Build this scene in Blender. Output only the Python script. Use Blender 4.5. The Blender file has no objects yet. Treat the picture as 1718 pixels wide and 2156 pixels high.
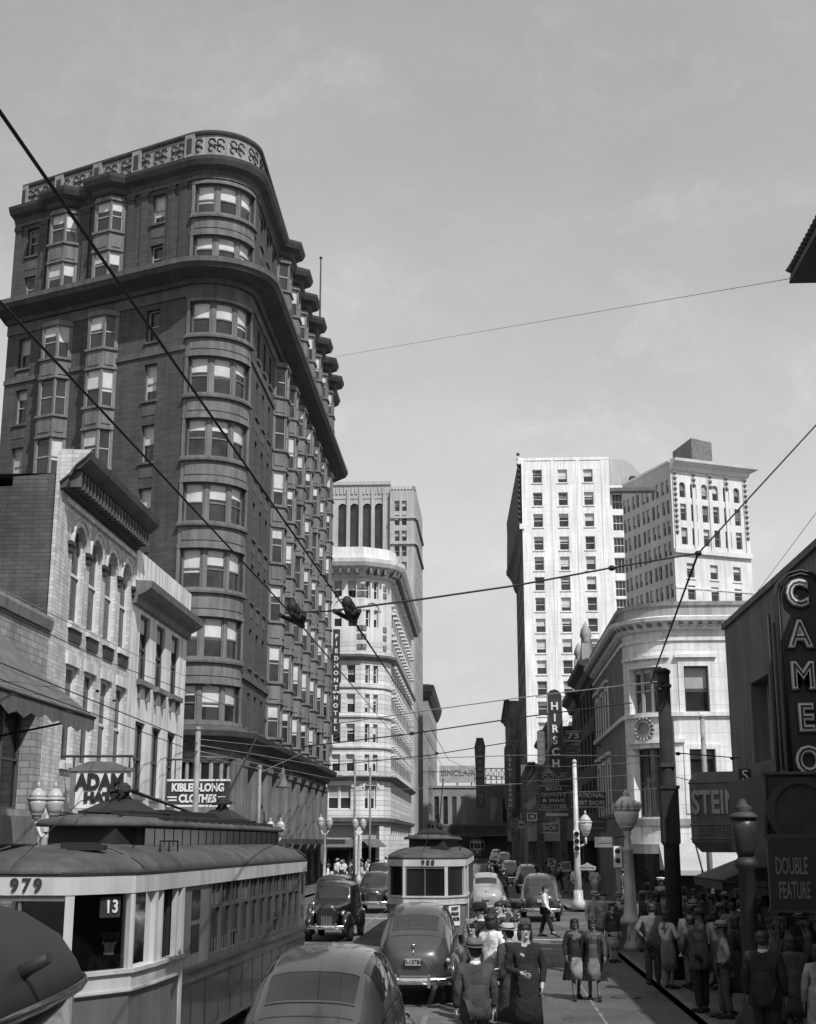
import bpy, bmesh, math, random
from mathutils import Vector, Matrix
R = math.radians
PI = math.pi
random.seed(11)
scene = bpy.context.scene
col = scene.collection

# ------------------------------------------------------------------ survey of the street
# The street runs along +Y, the eye stands 3.3 m above the roadway at the origin.
F = 2800.0; CX = 859.0; CY = 1078.0; EYE = 3.3; HOR = 1773.0
PITCH = math.atan((HOR - CY) / F)
CP, SP = math.cos(PITCH), math.sin(PITCH)
YAW = math.atan((1015 - CX) / F / (CP + (HOR - CY) / F * SP))
def ray(u, v):
    a = (u - CX) / F; b = -(v - CY) / F
    x, y, z = a, CP - b * SP, SP + b * CP
    c, s = math.cos(YAW), math.sin(YAW)
    return x * c - y * s, x * s + y * c, z
def at(u, v, Y):
    x, y, z = ray(u, v); t = Y / y
    return Vector((x * t, Y, EYE + z * t))
def atX(u, v, X):
    x, y, z = ray(u, v); t = X / x
    return Vector((X, y * t, EYE + z * t))
def atZ(u, v, Z=0.0):
    x, y, z = ray(u, v); t = (Z - EYE) / z
    return Vector((x * t, y * t, Z))

# ------------------------------------------------------------------ materials (all neutral greys)
MATS = {}
def nd(nt, t, **kw):
    n = nt.nodes.new(t)
    for k, v in kw.items(): setattr(n, k, v)
    return n
def mat(name, g, rough=0.8, var=0.25, scale=3.0, streak=0.0, bump=0.0, metal=0.0, spec=0.4,
        brick=None, coat=0.0, fine=0.0):
    if name in MATS: return MATS[name]
    m = bpy.data.materials.new(name); m.use_nodes = True
    nt = m.node_tree; b = nt.nodes['Principled BSDF']; L = nt.links.new
    b.inputs['Roughness'].default_value = rough
    b.inputs['Metallic'].default_value = metal
    b.inputs['Specular IOR Level'].default_value = spec
    if coat: b.inputs['Coat Weight'].default_value = coat; b.inputs['Coat Roughness'].default_value = 0.06
    geo = nd(nt, 'ShaderNodeNewGeometry')
    src = geo.outputs['Position']
    val = None
    def mul(a, bb):
        n = nd(nt, 'ShaderNodeMath', operation='MULTIPLY')
        for i, q in enumerate((a, bb)):
            if isinstance(q, (int, float)): n.inputs[i].default_value = q
            else: L(q, n.inputs[i])
        return n.outputs[0]
    def rng(sock, lo, hi, a=0.3, bb=0.7):
        n = nd(nt, 'ShaderNodeMapRange'); L(sock, n.inputs[0])
        n.inputs[1].default_value = a; n.inputs[2].default_value = bb
        n.inputs[3].default_value = lo; n.inputs[4].default_value = hi
        return n.outputs[0]
    n1 = nd(nt, 'ShaderNodeTexNoise'); n1.inputs['Scale'].default_value = scale; n1.inputs['Detail'].default_value = 5
    L(src, n1.inputs['Vector'])
    val = mul(rng(n1.outputs['Fac'], 1 - var, 1 + var), g)
    if streak:
        mp = nd(nt, 'ShaderNodeMapping'); mp.inputs['Scale'].default_value = (2.2, 2.2, 0.10)
        L(src, mp.inputs['Vector'])
        n2 = nd(nt, 'ShaderNodeTexNoise'); n2.inputs['Scale'].default_value = 1.6; n2.inputs['Detail'].default_value = 6
        L(mp.outputs[0], n2.inputs['Vector'])
        val = mul(val, rng(n2.outputs['Fac'], 1 - streak, 1 + streak * 0.5))
    if fine:
        n3 = nd(nt, 'ShaderNodeTexNoise'); n3.inputs['Scale'].default_value = scale * 14; n3.inputs['Detail'].default_value = 3
        L(src, n3.inputs['Vector'])
        val = mul(val, rng(n3.outputs['Fac'], 1 - fine, 1 + fine))
    hgt = n1.outputs['Fac']
    if brick:
        bw, bh, mo = brick[:3]; vv_ = brick[3] if len(brick) > 3 else .18
        sx = nd(nt, 'ShaderNodeSeparateXYZ'); L(src, sx.inputs[0])
        ad = nd(nt, 'ShaderNodeMath', operation='ADD'); L(sx.outputs[0], ad.inputs[0]); L(sx.outputs[1], ad.inputs[1])
        cb = nd(nt, 'ShaderNodeCombineXYZ'); L(ad.outputs[0], cb.inputs[0]); L(sx.outputs[2], cb.inputs[1])
        bt = nd(nt, 'ShaderNodeTexBrick'); L(cb.outputs[0], bt.inputs['Vector'])
        bt.inputs['Scale'].default_value = 1.0; bt.inputs['Brick Width'].default_value = bw
        bt.inputs['Row Height'].default_value = bh; bt.inputs['Mortar Size'].default_value = min(bh * 0.10, .03)
        bt.inputs['Mortar Smooth'].default_value = 0.2
        bt.inputs['Color1'].default_value = (1 + vv_, 1 + vv_, 1 + vv_, 1); bt.inputs['Color2'].default_value = (1 - vv_, 1 - vv_, 1 - vv_, 1)
        bt.inputs['Mortar'].default_value = (mo, mo, mo, 1)
        rb = nd(nt, 'ShaderNodeRGBToBW'); L(bt.outputs['Color'], rb.inputs[0])
        val = mul(val, rb.outputs[0])
    cc = nd(nt, 'ShaderNodeCombineColor'); 
    for i in range(3): L(val, cc.inputs[i])
    L(cc.outputs[0], b.inputs['Base Color'])
    if bump:
        bp = nd(nt, 'ShaderNodeBump'); bp.inputs['Strength'].default_value = bump; bp.inputs['Distance'].default_value = 0.05
        L(hgt, bp.inputs['Height']); L(bp.outputs[0], b.inputs['Normal'])
    MATS[name] = m
    return m
def glassmat(name, g, rough=0.06, spec=0.6, wav=0.25):
    if name in MATS: return MATS[name]
    m = bpy.data.materials.new(name); m.use_nodes = True
    nt = m.node_tree; b = nt.nodes['Principled BSDF']; L = nt.links.new
    b.inputs['Roughness'].default_value = rough; b.inputs['Specular IOR Level'].default_value = spec
    geo = nd(nt, 'ShaderNodeNewGeometry')
    n1 = nd(nt, 'ShaderNodeTexNoise'); n1.inputs['Scale'].default_value = 0.9; n1.inputs['Detail'].default_value = 2
    L(geo.outputs['Position'], n1.inputs['Vector'])
    mr = nd(nt, 'ShaderNodeMapRange'); L(n1.outputs['Fac'], mr.inputs[0])
    mr.inputs[1].default_value = .3; mr.inputs[2].default_value = .7; mr.inputs[3].default_value = g * .5; mr.inputs[4].default_value = g * 1.5
    cc = nd(nt, 'ShaderNodeCombineColor')
    for i in range(3): L(mr.outputs[0], cc.inputs[i])
    L(cc.outputs[0], b.inputs['Base Color'])
    bp = nd(nt, 'ShaderNodeBump'); bp.inputs['Strength'].default_value = wav; bp.inputs['Distance'].default_value = 0.02
    L(n1.outputs['Fac'], bp.inputs['Height']); L(bp.outputs[0], b.inputs['Normal'])
    MATS[name] = m
    return m

GL = glassmat('window_glass', 0.03)
GLD = glassmat('dark_glass', 0.012, rough=0.12, spec=0.35)
def clearglass(name):
    m = bpy.data.materials.new(name); m.use_nodes = True; nt = m.node_tree; nt.nodes.clear(); L = nt.links.new
    out = nd(nt, 'ShaderNodeOutputMaterial'); mx = nd(nt, 'ShaderNodeMixShader'); tr = nd(nt, 'ShaderNodeBsdfTransparent'); gl = nd(nt, 'ShaderNodeBsdfGlossy')
    tr.inputs[0].default_value = (.8, .8, .8, 1); gl.inputs['Roughness'].default_value = .05
    fr = nd(nt, 'ShaderNodeFresnel'); fr.inputs[0].default_value = 1.5
    n = nd(nt, 'ShaderNodeTexNoise'); n.inputs['Scale'].default_value = 3; mth = nd(nt, 'ShaderNodeMath', operation='MULTIPLY_ADD'); L(n.outputs['Fac'], mth.inputs[0]); mth.inputs[1].default_value = .08; L(fr.outputs[0], mth.inputs[2])
    L(mth.outputs[0], mx.inputs[0]); L(tr.outputs[0], mx.inputs[1]); L(gl.outputs[0], mx.inputs[2]); L(mx.outputs[0], out.inputs[0])
    return m
CLEARGL = clearglass('clear_glass')
CARGL = glassmat('car_glass', 0.02, rough=0.04, spec=0.8, wav=0.05)
BLIND = mat('window_blind', 0.52, 0.9, 0.15, 1.2)
BLINDS = [BLIND, BLIND, BLIND, mat('grey_blind', 0.34, 0.9, 0.2, 1.2), mat('dim_curtain', 0.17, 0.9, 0.3, 2.5, streak=0.5)]
SASH = mat('window_sash', 0.30, 0.6, 0.15, 2)
SASHD = mat('dark_sash', 0.07, 0.6, 0.15, 2)
SASHW = mat('white_sash', 0.62, 0.6, 0.12, 2)
FBRICK = mat('brown_brick', 0.074, 0.9, 0.16, 0.5, streak=0.22, brick=(0.42, 0.14, 0.75), bump=0.1)
FTERRA = mat('weathered_terracotta', 0.155, 0.8, 0.18, 0.8, streak=0.35, fine=0.1)
FTERRAD = mat('sooty_terracotta', 0.10, 0.85, 0.2, 0.8, streak=0.35, fine=0.1)
FCORN = mat('sooty_cornice', 0.066, 0.85, 0.25, 0.9, streak=0.2)
FLATT = mat('pierced_parapet_stone', 0.26, 0.85, 0.2, 1.5, streak=0.3)
CREAM = mat('cream_paint', 0.60, 0.8, 0.14, 0.8, streak=0.38, fine=0.06)
CREAMB = mat('painted_brick', 0.50, 0.85, 0.16, 0.9, streak=0.28, brick=(0.42, 0.13, 0.7), bump=0.15)
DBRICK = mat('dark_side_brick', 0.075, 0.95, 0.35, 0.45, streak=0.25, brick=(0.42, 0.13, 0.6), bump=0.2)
LBRICK = mat('light_shop_brick', 0.27, 0.9, 0.2, 0.9, streak=0.2, brick=(0.5, 0.2, 0.6))
DTRIM = mat('dark_trim', 0.04, 0.7, 0.25, 1.5)
MTRIM = mat('mid_trim', 0.16, 0.75, 0.25, 1.5, streak=0.2)
WHITE = mat('white_render', 0.76, 0.85, 0.08, 0.25, streak=0.24, fine=0.05, brick=(2.4, 1.1, .86, .025))
PIED = mat('white_terracotta', 0.60, 0.7, 0.12, 0.5, streak=0.2)
PIEDR = mat('rusticated_white_brick', 0.58, 0.8, 0.12, 0.5, brick=(60.0, 0.5, 0.5), streak=0.12)
TOWER = mat('tower_brick', 0.40, 0.85, 0.12, 0.3, streak=0.18, fine=0.08)
CANDL = mat('pale_marble', 0.62, 0.7, 0.12, 0.3, streak=0.15)
BANK = mat('bank_limestone', 0.70, 0.8, 0.12, 0.7, streak=0.24, fine=0.05, brick=(1.8, .75, .82, .035))
BANKP = mat('stained_parapet', 0.30, 0.85, 0.15, 0.6, streak=0.3)
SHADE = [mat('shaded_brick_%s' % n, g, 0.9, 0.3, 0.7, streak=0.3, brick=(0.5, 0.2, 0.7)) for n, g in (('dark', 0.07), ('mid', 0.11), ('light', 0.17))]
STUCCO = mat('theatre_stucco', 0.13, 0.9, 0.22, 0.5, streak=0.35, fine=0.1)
ASPH = mat('asphalt', 0.088, 0.8, 0.38, 0.45, bump=0.15, fine=0.22, spec=0.3)
CONC = mat('pavement_concrete', 0.085, 0.9, 0.2, 0.8, bump=0.1, fine=0.15)
KERB = mat('granite_kerb', 0.13, 0.85, 0.3, 2.5)
SETT = mat('granite_setts', 0.115, 0.85, 0.25, 1.3, bump=0.3, fine=0.3)
RAIL = mat('worn_rail', 0.42, 0.35, 0.2, 2, metal=0.7)
PAINTF = mat('faded_road_paint', 0.16, 0.85, 0.5, 2.2, fine=0.3)
PAINTW = mat('road_paint', 0.45, 0.8, 0.4, 2.2, fine=0.3)
WOODP = mat('creosote_pole', 0.022, 0.9, 0.3, 2, streak=0.3)
STEELP = mat('grey_pole_paint', 0.22, 0.6, 0.25, 2, streak=0.2)
LAMPP = mat('silver_lamp_paint', 0.44, 0.5, 0.2, 3, streak=0.2, metal=0.1)
GLOBE = mat('milk_glass', 0.42, 0.3, 0.06, 2)
WIRE = mat('copper_wire', 0.015, 0.7, 0.1, 2)
WIREL = mat('thin_grey_wire', 0.2, 0.7, 0.1, 2)
CANVAS = mat('awning_canvas', 0.115, 0.95, 0.18, 1.1, streak=0.3)
CANVASL = mat('pale_awning_canvas', 0.36, 0.95, 0.12, 1.1)
BLACKP = mat('black_enamel', 0.02, 0.45, 0.2, 3)
SIGND = mat('dark_sign_enamel', 0.035, 0.5, 0.2, 2)
SIGNW = mat('white_sign_enamel', 0.72, 0.5, 0.12, 2, streak=0.12)
LETW = mat('white_lettering', 0.66, 0.6, 0.1, 3)
LETG = mat('grey_lettering', 0.34, 0.6, 0.2, 3)
LETDIM = mat('dim_lettering', 0.13, 0.6, 0.2, 3)
LETD = mat('dark_lettering', 0.025, 0.6, 0.1, 3)
CHROME = mat('chrome', 0.72, 0.12, 0.05, 3, metal=1.0)
RUBBER = mat('tyre_rubber', 0.018, 0.85, 0.2, 4)
CARP = [mat('car_paint_%s' % n, g, 0.32, 0.3, 1.6, coat=1.0, spec=0.6, fine=0.06) for n, g in (('black', 0.010), ('charcoal', 0.022), ('slate', 0.040), ('grey', 0.042), ('pale', 0.28))]
TLIGHT = mat('tram_cream', 0.45, 0.55, 0.14, 1.5, streak=0.22)
TMID = mat('tram_grey', 0.125, 0.5, 0.18, 1.4, streak=0.25)
TDARK = mat('tram_side_green', 0.038, 0.32, 0.25, 1.2, streak=0.3, coat=0.35)
TPOST = mat('tram_sash_paint', 0.06, 0.5, 0.2, 1.5, streak=0.2)
TROOF = mat('tram_canvas_roof', 0.066, 0.75, 0.38, 1.8, streak=0.3, fine=0.15)
TROOFD = mat('tram_monitor', 0.016, 0.8, 0.25, 1.6)
TINT = mat('tram_interior', 0.012, 0.9, 0.3, 2)

# ------------------------------------------------------------------ mesh buffer
class MB:
    def __init__(s): s.v = []; s.f = []; s.m = []; s.sm = []
    def vert(s, p): s.v.append((p[0], p[1], p[2])); return len(s.v) - 1
    def face(s, pts, m=0, smooth=False):
        s.f.append([s.vert(p) for p in pts]); s.m.append(m); s.sm.append(smooth)
    def idx(s, ids, m=0, smooth=False):
        s.f.append(list(ids)); s.m.append(m); s.sm.append(smooth)
    def box(s, x0, x1, y0, y1, z0, z1, m=0, M=None):
        P = [(x, y, z) for z in (z0, z1) for y in (y0, y1) for x in (x0, x1)]
        if M is not None: P = [M @ Vector(p) for p in P]
        i = [s.vert(p) for p in P]
        for q in ((0, 2, 3, 1), (4, 5, 7, 6), (0, 1, 5, 4), (2, 6, 7, 3), (0, 4, 6, 2), (1, 3, 7, 5)):
            s.idx([i[k] for k in q], m)
    def rings(s, rings, m=0, smooth=True, closed=True, cap0=True, cap1=True):
        n = len(rings[0]); ids = [[s.vert(p) for p in r] for r in rings]
        for a, b in zip(ids[:-1], ids[1:]):
            for k in range(n if closed else n - 1):
                s.idx((a[k], a[(k + 1) % n], b[(k + 1) % n], b[k]), m, smooth)
        if cap0: s.idx(ids[0][::-1], m)
        if cap1: s.idx(ids[-1], m)
    def lathe(s, prof, n=12, c=(0, 0, 0), m=0, smooth=True, caps=True, sq=1.0):
        s.rings([[(c[0] + r * math.cos(2 * PI * k / n), c[1] + sq * r * math.sin(2 * PI * k / n), c[2] + z) for k in range(n)] for r, z in prof], m, smooth, True, caps, caps)
    def tube(s, pts, r, n=6, m=0, smooth=True, caps=True):
        pts = [Vector(p) for p in pts]
        rr = r if isinstance(r, (list, tuple)) else [r] * len(pts)
        rings = []
        for i, p in enumerate(pts):
            t = (pts[min(i + 1, len(pts) - 1)] - pts[max(i - 1, 0)]).normalized()
            up = Vector((0, 0, 1)) if abs(t.z) < 0.9 else Vector((1, 0, 0))
            a = t.cross(up).normalized(); b = a.cross(t).normalized()
            rings.append([p + (a * math.cos(2 * PI * k / n) + b * math.sin(2 * PI * k / n)) * rr[i] for k in range(n)])
        s.rings(rings, m, smooth, True, caps, caps)
    def ell(s, c, r, n=10, k=7, m=0, M=None):
        rings = []
        for j in range(k + 1):
            th = PI * j / k; rad = max(math.sin(th), 0.02)
            ring = []
            for i in range(n):
                a = 2 * PI * i / n
                p = Vector((r[0] * rad * math.cos(a), r[1] * rad * math.sin(a), -r[2] * math.cos(th)))
                if M is not None: p = M @ p
                ring.append(p + Vector(c))
            rings.append(ring)
        s.rings(rings, m)
    def prism(s, poly, axis, a, b, m=0):
        def P(q, t):
            return {'x': (t, q[0], q[1]), 'y': (q[0], t, q[1]), 'z': (q[0], q[1], t)}[axis]
        s.rings([[P(q, a) for q in poly], [P(q, b) for q in poly]], m, False)
    def mesh(s, name, mats, off=(0, 0, 0)):
        me = bpy.data.meshes.new(name)
        ox, oy, oz = off
        me.from_pydata([(x - ox, y - oy, z - oz) for x, y, z in s.v], [], s.f)
        for mm in (mats if isinstance(mats, (list, tuple)) else [mats]): me.materials.append(mm)
        me.polygons.foreach_set('material_index', s.m)
        me.polygons.foreach_set('use_smooth', s.sm)
        bm = bmesh.new(); bm.from_mesh(me)
        bmesh.ops.recalc_face_normals(bm, faces=bm.faces[:]) if getattr(s, 'recalc', True) else None
        bm.to_mesh(me); bm.free(); me.update()
        return me
    def build(s, name, mats, parent=None, off=(0, 0, 0)):
        o = bpy.data.objects.new(name, s.mesh(name, mats, off)); col.objects.link(o)
        if parent is not None: o.parent = parent
        else: o.location = off
        return o
def build_each(mb, name, mats, parent=None, off=(0, 0, 0), cap=100, fix=None):
    """one object for every separate solid collected in the buffer"""
    key = {}; par = []
    def find(i):
        while par[i] != i: par[i] = par[par[i]]; i = par[i]
        return i
    vid = []
    for v in mb.v:
        k = (round(v[0], 3), round(v[1], 3), round(v[2], 3))
        if k not in key: key[k] = len(par); par.append(len(par))
        vid.append(key[k])
    for f in mb.f:
        a = find(vid[f[0]])
        for q in f[1:]:
            b = find(vid[q])
            if a != b: par[b] = a
    comps = {}
    for i, f in enumerate(mb.f): comps.setdefault(find(vid[f[0]]), []).append(i)
    groups = list(comps.values()); out = []
    if len(groups) > cap:
        rest = [i for g in groups[cap - 1:] for i in g]; groups = groups[:cap - 1] + [rest]
    for gi, g in enumerate(groups):
        s = MB(); mp = {}
        for i in g:
            ids = []
            for v in mb.f[i]:
                if v not in mp: mp[v] = s.vert(mb.v[v])
                ids.append(mp[v])
            s.idx(ids, mb.m[i], mb.sm[i])
        o = s.build(name, mats, parent, off)
        if fix is not None: o.data.transform(fix)
        if len(comps) > cap and gi == len(groups) - 1: o['kind'] = 'stuff'
        out.append(o)
    return out
def tag(o, label=None, cat=None, group=None, kind=None):
    if label: o['label'] = label
    if cat: o['category'] = cat
    if group: o['group'] = group
    if kind: o['kind'] = kind
    return o
def thing(name, label, cat, loc=(0, 0, 0), rz=0.0, group=None):
    o = bpy.data.objects.new(name, None); col.objects.link(o)
    o.empty_display_size = 0.3
    o.location = loc; o.rotation_euler = (0, 0, rz)
    return tag(o, label, cat, group)
def inst(src_mesh, name, parent, loc=(0, 0, 0), rot=(0, 0, 0), sc=(1, 1, 1)):
    o = bpy.data.objects.new(name, src_mesh); col.objects.link(o)
    o.parent = parent; o.location = loc; o.rotation_euler = rot; o.scale = sc
    return o
def children(o): return list(o.children)
def copy_tree(o, parent=None):
    c = o.copy(); col.objects.link(c); c.parent = parent
    for ch in children(o): copy_tree(ch, c)
    return c
TXT = {}
def textmesh(s, size, m, depth=0.02, bold=0.0, spacing=1.0):
    key = (s, size, m.name, depth, bold, spacing)
    if key in TXT: return TXT[key]
    cu = bpy.data.curves.new('lettering', 'FONT'); cu.body = s; cu.size = size; cu.extrude = depth / 2
    cu.align_x = 'CENTER'; cu.align_y = 'CENTER'; cu.offset = bold; cu.space_character = spacing
    cu.resolution_u = 3
    o = bpy.data.objects.new('lettering', cu); col.objects.link(o)
    dg = bpy.context.evaluated_depsgraph_get(); dg.update()
    me = bpy.data.meshes.new_from_object(o.evaluated_get(dg))
    me.name = 'lettering'
    me.materials.clear(); me.materials.append(m)
    bpy.data.objects.remove(o); bpy.data.curves.remove(cu)
    TXT[key] = me
    return me
def lettering(s, size, m, parent, loc, rz=0.0, depth=0.02, bold=0.0, spacing=1.0, name='lettering', sx=1.0, tilt=90):
    """upright text facing -Y when rz=0"""
    return inst(textmesh(s, size, m, depth, bold, spacing), name, parent, loc, (R(tilt), 0, rz), (sx, 1, 1))

# ------------------------------------------------------------------ facade kit
class Path:
    """polyline in plan; outside lies to the right of travel. u = metres along it, d = metres inward."""
    def __init__(s, pts):
        s.p = [Vector((a[0], a[1])) for a in pts]; s.u = [0.0]; s.n = []
        for a, b in zip(s.p[:-1], s.p[1:]):
            d = b - a; s.u.append(s.u[-1] + d.length); d.normalize(); s.n.append(Vector((d.y, -d.x)))
        s.L = s.u[-1]
    def seg(s, u):
        for i in range(len(s.n)):
            if u <= s.u[i + 1] + 1e-6: return i
        return len(s.n) - 1
    def pos(s, u, z, d=0.0, seg=None):
        i = s.seg(u) if seg is None else seg
        t = (u - s.u[i]) / (s.u[i + 1] - s.u[i])
        q = s.p[i].lerp(s.p[i + 1], t)
        # mitred normal at vertices so pieces on curves join up
        n = s.n[i]
        if t < 1e-5 and i > 0: n = s.mit(i)
        elif t > 1 - 1e-5 and i < len(s.n) - 1: n = s.mit(i + 1)
        q = q - n * d
        return (q.x, q.y, z)
    def mit(s, k):
        a, b = s.n[k - 1], s.n[k]; h = (a + b)
        if h.length < 1e-6: return a
        h.normalize(); return h / max(h.dot(a), 0.35)
    def breaks(s, a, b): return [a] + [x for x in s.u if a + 1e-5 < x < b - 1e-5] + [b]
def wall(mb, P, z0, z1, ops=(), m=0, rev=None):
    """ops: (u0,u1,za,zb,depth)"""
    rev = m if rev is None else rev
    U = sorted(set([round(x, 4) for x in s_all(P, ops)])); Z = sorted(set([z0, z1] + [round(q, 4) for o in ops for q in (o[2], o[3])]))
    for i in range(len(U) - 1):
        uc = (U[i] + U[i + 1]) / 2
        if U[i + 1] - U[i] < 1e-4: continue
        sg = P.seg(uc)
        loc = [o for o in ops if o[0] < uc < o[1]]
        zz = sorted(set([z0, z1] + [round(q, 4) for o in loc for q in (o[2], o[3]) if z0 < q < z1]))
        for a, b in zip(zz[:-1], zz[1:]):
            zc = (a + b) / 2
            if any(o[2] < zc < o[3] for o in loc): continue
            mb.face([P.pos(U[i], a, 0, sg), P.pos(U[i + 1], a, 0, sg), P.pos(U[i + 1], b, 0, sg), P.pos(U[i], b, 0, sg)], m)
    for o in ops:
        u0, u1, a, b, d = o[:5]
        for x in (u0, u1):
            mb.face([P.pos(x, a, 0), P.pos(x, a, d), P.pos(x, b, d), P.pos(x, b, 0)], rev)
        bk = P.breaks(u0, u1)
        for x, y in zip(bk[:-1], bk[1:]):
            sg = P.seg((x + y) / 2)
            for z in (a, b):
                mb.face([P.pos(x, z, 0, sg), P.pos(y, z, 0, sg), P.pos(y, z, d, sg), P.pos(x, z, d, sg)], rev)
def s_all(P, ops):
    return list(P.u) + [q for o in ops for q in (o[0], o[1])]
def slab(mb, P, u0, u1, za, zb, d0, d1, m=0):
    """solid strip on the facade; d0 = front (negative is proud), d1 = back"""
    bk = P.breaks(u0, u1)
    for k, (x, y) in enumerate(zip(bk[:-1], bk[1:])):
        sg = P.seg((x + y) / 2)
        q = lambda u, z, d: P.pos(u, z, d, sg)
        mb.face([q(x, za, d0), q(y, za, d0), q(y, zb, d0), q(x, zb, d0)], m)
        mb.face([q(x, zb, d0), q(y, zb, d0), q(y, zb, d1), q(x, zb, d1)], m)
        mb.face([q(x, za, d0), q(x, za, d1), q(y, za, d1), q(y, za, d0)], m)
        if k == 0: mb.face([q(x, za, d0), q(x, zb, d0), q(x, zb, d1), q(x, za, d1)], m)
        if k == len(bk) - 2: mb.face([q(y, za, d0), q(y, za, d1), q(y, zb, d1), q(y, zb, d0)], m)
def sweep(mb, P, prof, m=0, u0=None, u1=None):
    """profile [(out, z)] swept along the whole path with mitred corners"""
    n = len(P.p)
    rings = []
    for k in range(n):
        nn = P.n[0] if k == 0 else (P.n[-1] if k == n - 1 else P.mit(k))
        rings.append([(P.p[k].x + nn.x * o, P.p[k].y + nn.y * o, z) for o, z in prof])
    for a, b in zip(rings[:-1], rings[1:]):
        for i in range(len(prof) - 1):
            mb.face([a[i], b[i], b[i + 1], a[i + 1]], m)
    mb.face(rings[0], m); mb.face(rings[-1][::-1], m)
def arch_fill(mb, P, u0, u1, zs, d, m=0, rev=None, n=10, proud=0.0):
    """turn the top of a rectangular opening (u0..u1, up to zs+half width) into a round arch"""
    r = (u1 - u0) / 2; c = (u0 + u1) / 2; zt = zs + r; rev = m if rev is None else rev
    pts = [(c + r * math.cos(PI * k / n), zs + r * math.sin(PI * k / n)) for k in range(n + 1)]
    for (ua, za), (ub, zb) in zip(pts[:-1], pts[1:]):
        mb.face([P.pos(ua, za, 0), P.pos(ub, zb, 0), P.pos(ub, zt, 0), P.pos(ua, zt, 0)], m)
        mb.face([P.pos(ua, za, 0), P.pos(ub, zb, 0), P.pos(ub, zb, d), P.pos(ua, za, d)], rev)
def archivolt(mb, P, u0, u1, zs, w, out, m=0, n=12):
    r = (u1 - u0) / 2; c = (u0 + u1) / 2
    for k in range(n):
        a, b = PI * k / n, PI * (k + 1) / n
        q = lambda t, rr, d: P.pos(c + rr * math.cos(t), zs + rr * math.sin(t), d)
        mb.face([q(a, r, -out), q(b, r, -out), q(b, r + w, -out), q(a, r + w, -out)], m)
        mb.face([q(a, r + w, -out), q(b, r + w, -out), q(b, r + w, 0), q(a, r + w, 0)], m)
        mb.face([q(a, r, -out), q(b, r, -out), q(b, r, .05), q(a, r, .05)], m)
def window(P, u0, u1, za, zb, d, root, off, lights=1, sash=None, glass=None, blind=None, fw=0.07, meet=0.5, name='window', mull=0.09, sill=None, bars=0, sub=True):
    """one window as a part: panes of glass with blinds; its sash frame a sub-part"""
    sash = sash or SASH; glass = glass or GL
    g = MB(); f = MB()
    W = (u1 - u0 - (lights - 1) * mull) / lights
    zm = za + (zb - za) * meet
    for k in range(lights):
        a = u0 + k * (W + mull); b = a + W
        bk = P.breaks(a, b)
        bl = random.choice((0, .25, .5, .5, .55, .7, .35)) if blind is None else blind
        if name == 'curved_window' and blind is None: bl = random.choice((.4, .5, .5, .55, .6, .3))
        bl = max(0, min(1, bl))
        zz = zb - (zb - za) * bl
        for x, y in zip(bk[:-1], bk[1:]):
            sg = P.seg((x + y) / 2); q = lambda u, z, dd: P.pos(u, z, dd, sg)
            g.face([q(x, za, d), q(y, za, d), q(y, zz, d), q(x, zz, d)], 0)
            if bl > 0.01: g.face([q(x, zz, d), q(y, zz, d), q(y, zb, d), q(x, zb, d)], 1)
        slab(f, P, a, a + fw, za, zb, d - .08, d + .01); slab(f, P, b - fw, b, za, zb, d - .08, d + .01)
        slab(f, P, a + fw, b - fw, za, za + fw, d - .078, d + .01); slab(f, P, a + fw, b - fw, zb - fw, zb, d - .078, d + .01)
        slab(f, P, a + fw, b - fw, zm - fw * .45, zm + fw * .45, d - .06, d + .01)
        for t in range(bars):
            x = a + W * (t + 1) / (bars + 1)
            slab(f, P, x - .018, x + .018, za + fw, zb - fw, d - .04, d + .01)
        if k: slab(f, P, a - mull, a, za, zb, d - .12, d + .02)
    if sub:
        o = g.build(name, [glass, BLIND if name == 'curved_window' else random.choice(BLINDS)], root, off)
        fo = f.build('sash_frame', sash, o)
        fo.data.transform(Matrix.Translation((-off[0], -off[1], -off[2])))
    else:
        nb = len(g.v)
        g.v += f.v; g.f += [[i + nb for i in q] for q in f.f]; g.m += [2] * len(f.f); g.sm += f.sm
        o = g.build(name, [glass, random.choice(BLINDS), sash], root, off)
    return o
def arc(cx, cy, r, a0, a1, n):
    return [(cx + r * math.cos(R(a0 + (a1 - a0) * k / n)), cy + r * math.sin(R(a0 + (a1 - a0) * k / n))) for k in range(n + 1)]
def roofcap(mb, pts, z, m=0): mb.face([(p[0], p[1], z) for p in pts], m)

# ------------------------------------------------------------------ camera, sun, sky
cam = bpy.data.cameras.new('camera'); co = bpy.data.objects.new('camera', cam); col.objects.link(co)
co.location = (0, 0, EYE); co.rotation_euler = (PI / 2 + PITCH, 0, YAW)
cam.sensor_fit = 'HORIZONTAL'; cam.sensor_width = 36.0; cam.lens = 36.0 * F / 1718.0
cam.clip_start = 0.1; cam.clip_end = 3000
scene.camera = co
SUN_EL = 50.0; SUN_AZ = math.atan2(0.55, -0.83)      # compass bearing from +Y towards +X
w = bpy.data.worlds.new('World'); scene.world = w; w.use_nodes = True
nt = w.node_tree; bg = nt.nodes['Background']
sky = nd(nt, 'ShaderNodeTexSky', sky_type='NISHITA'); sky.sun_disc = False
sky.sun_elevation = R(SUN_EL); sky.sun_rotation = SUN_AZ; sky.air_density = 1.0; sky.dust_density = 2.0; sky.altitude = 300
bw = nd(nt, 'ShaderNodeRGBToBW'); nt.links.new(sky.outputs[0], bw.inputs[0])
tc = nd(nt, 'ShaderNodeTexCoord')
cn = nd(nt, 'ShaderNodeTexNoise'); cn.inputs['Scale'].default_value = 2.2; cn.inputs['Detail'].default_value = 6; cn.inputs['Roughness'].default_value = 0.62
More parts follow.
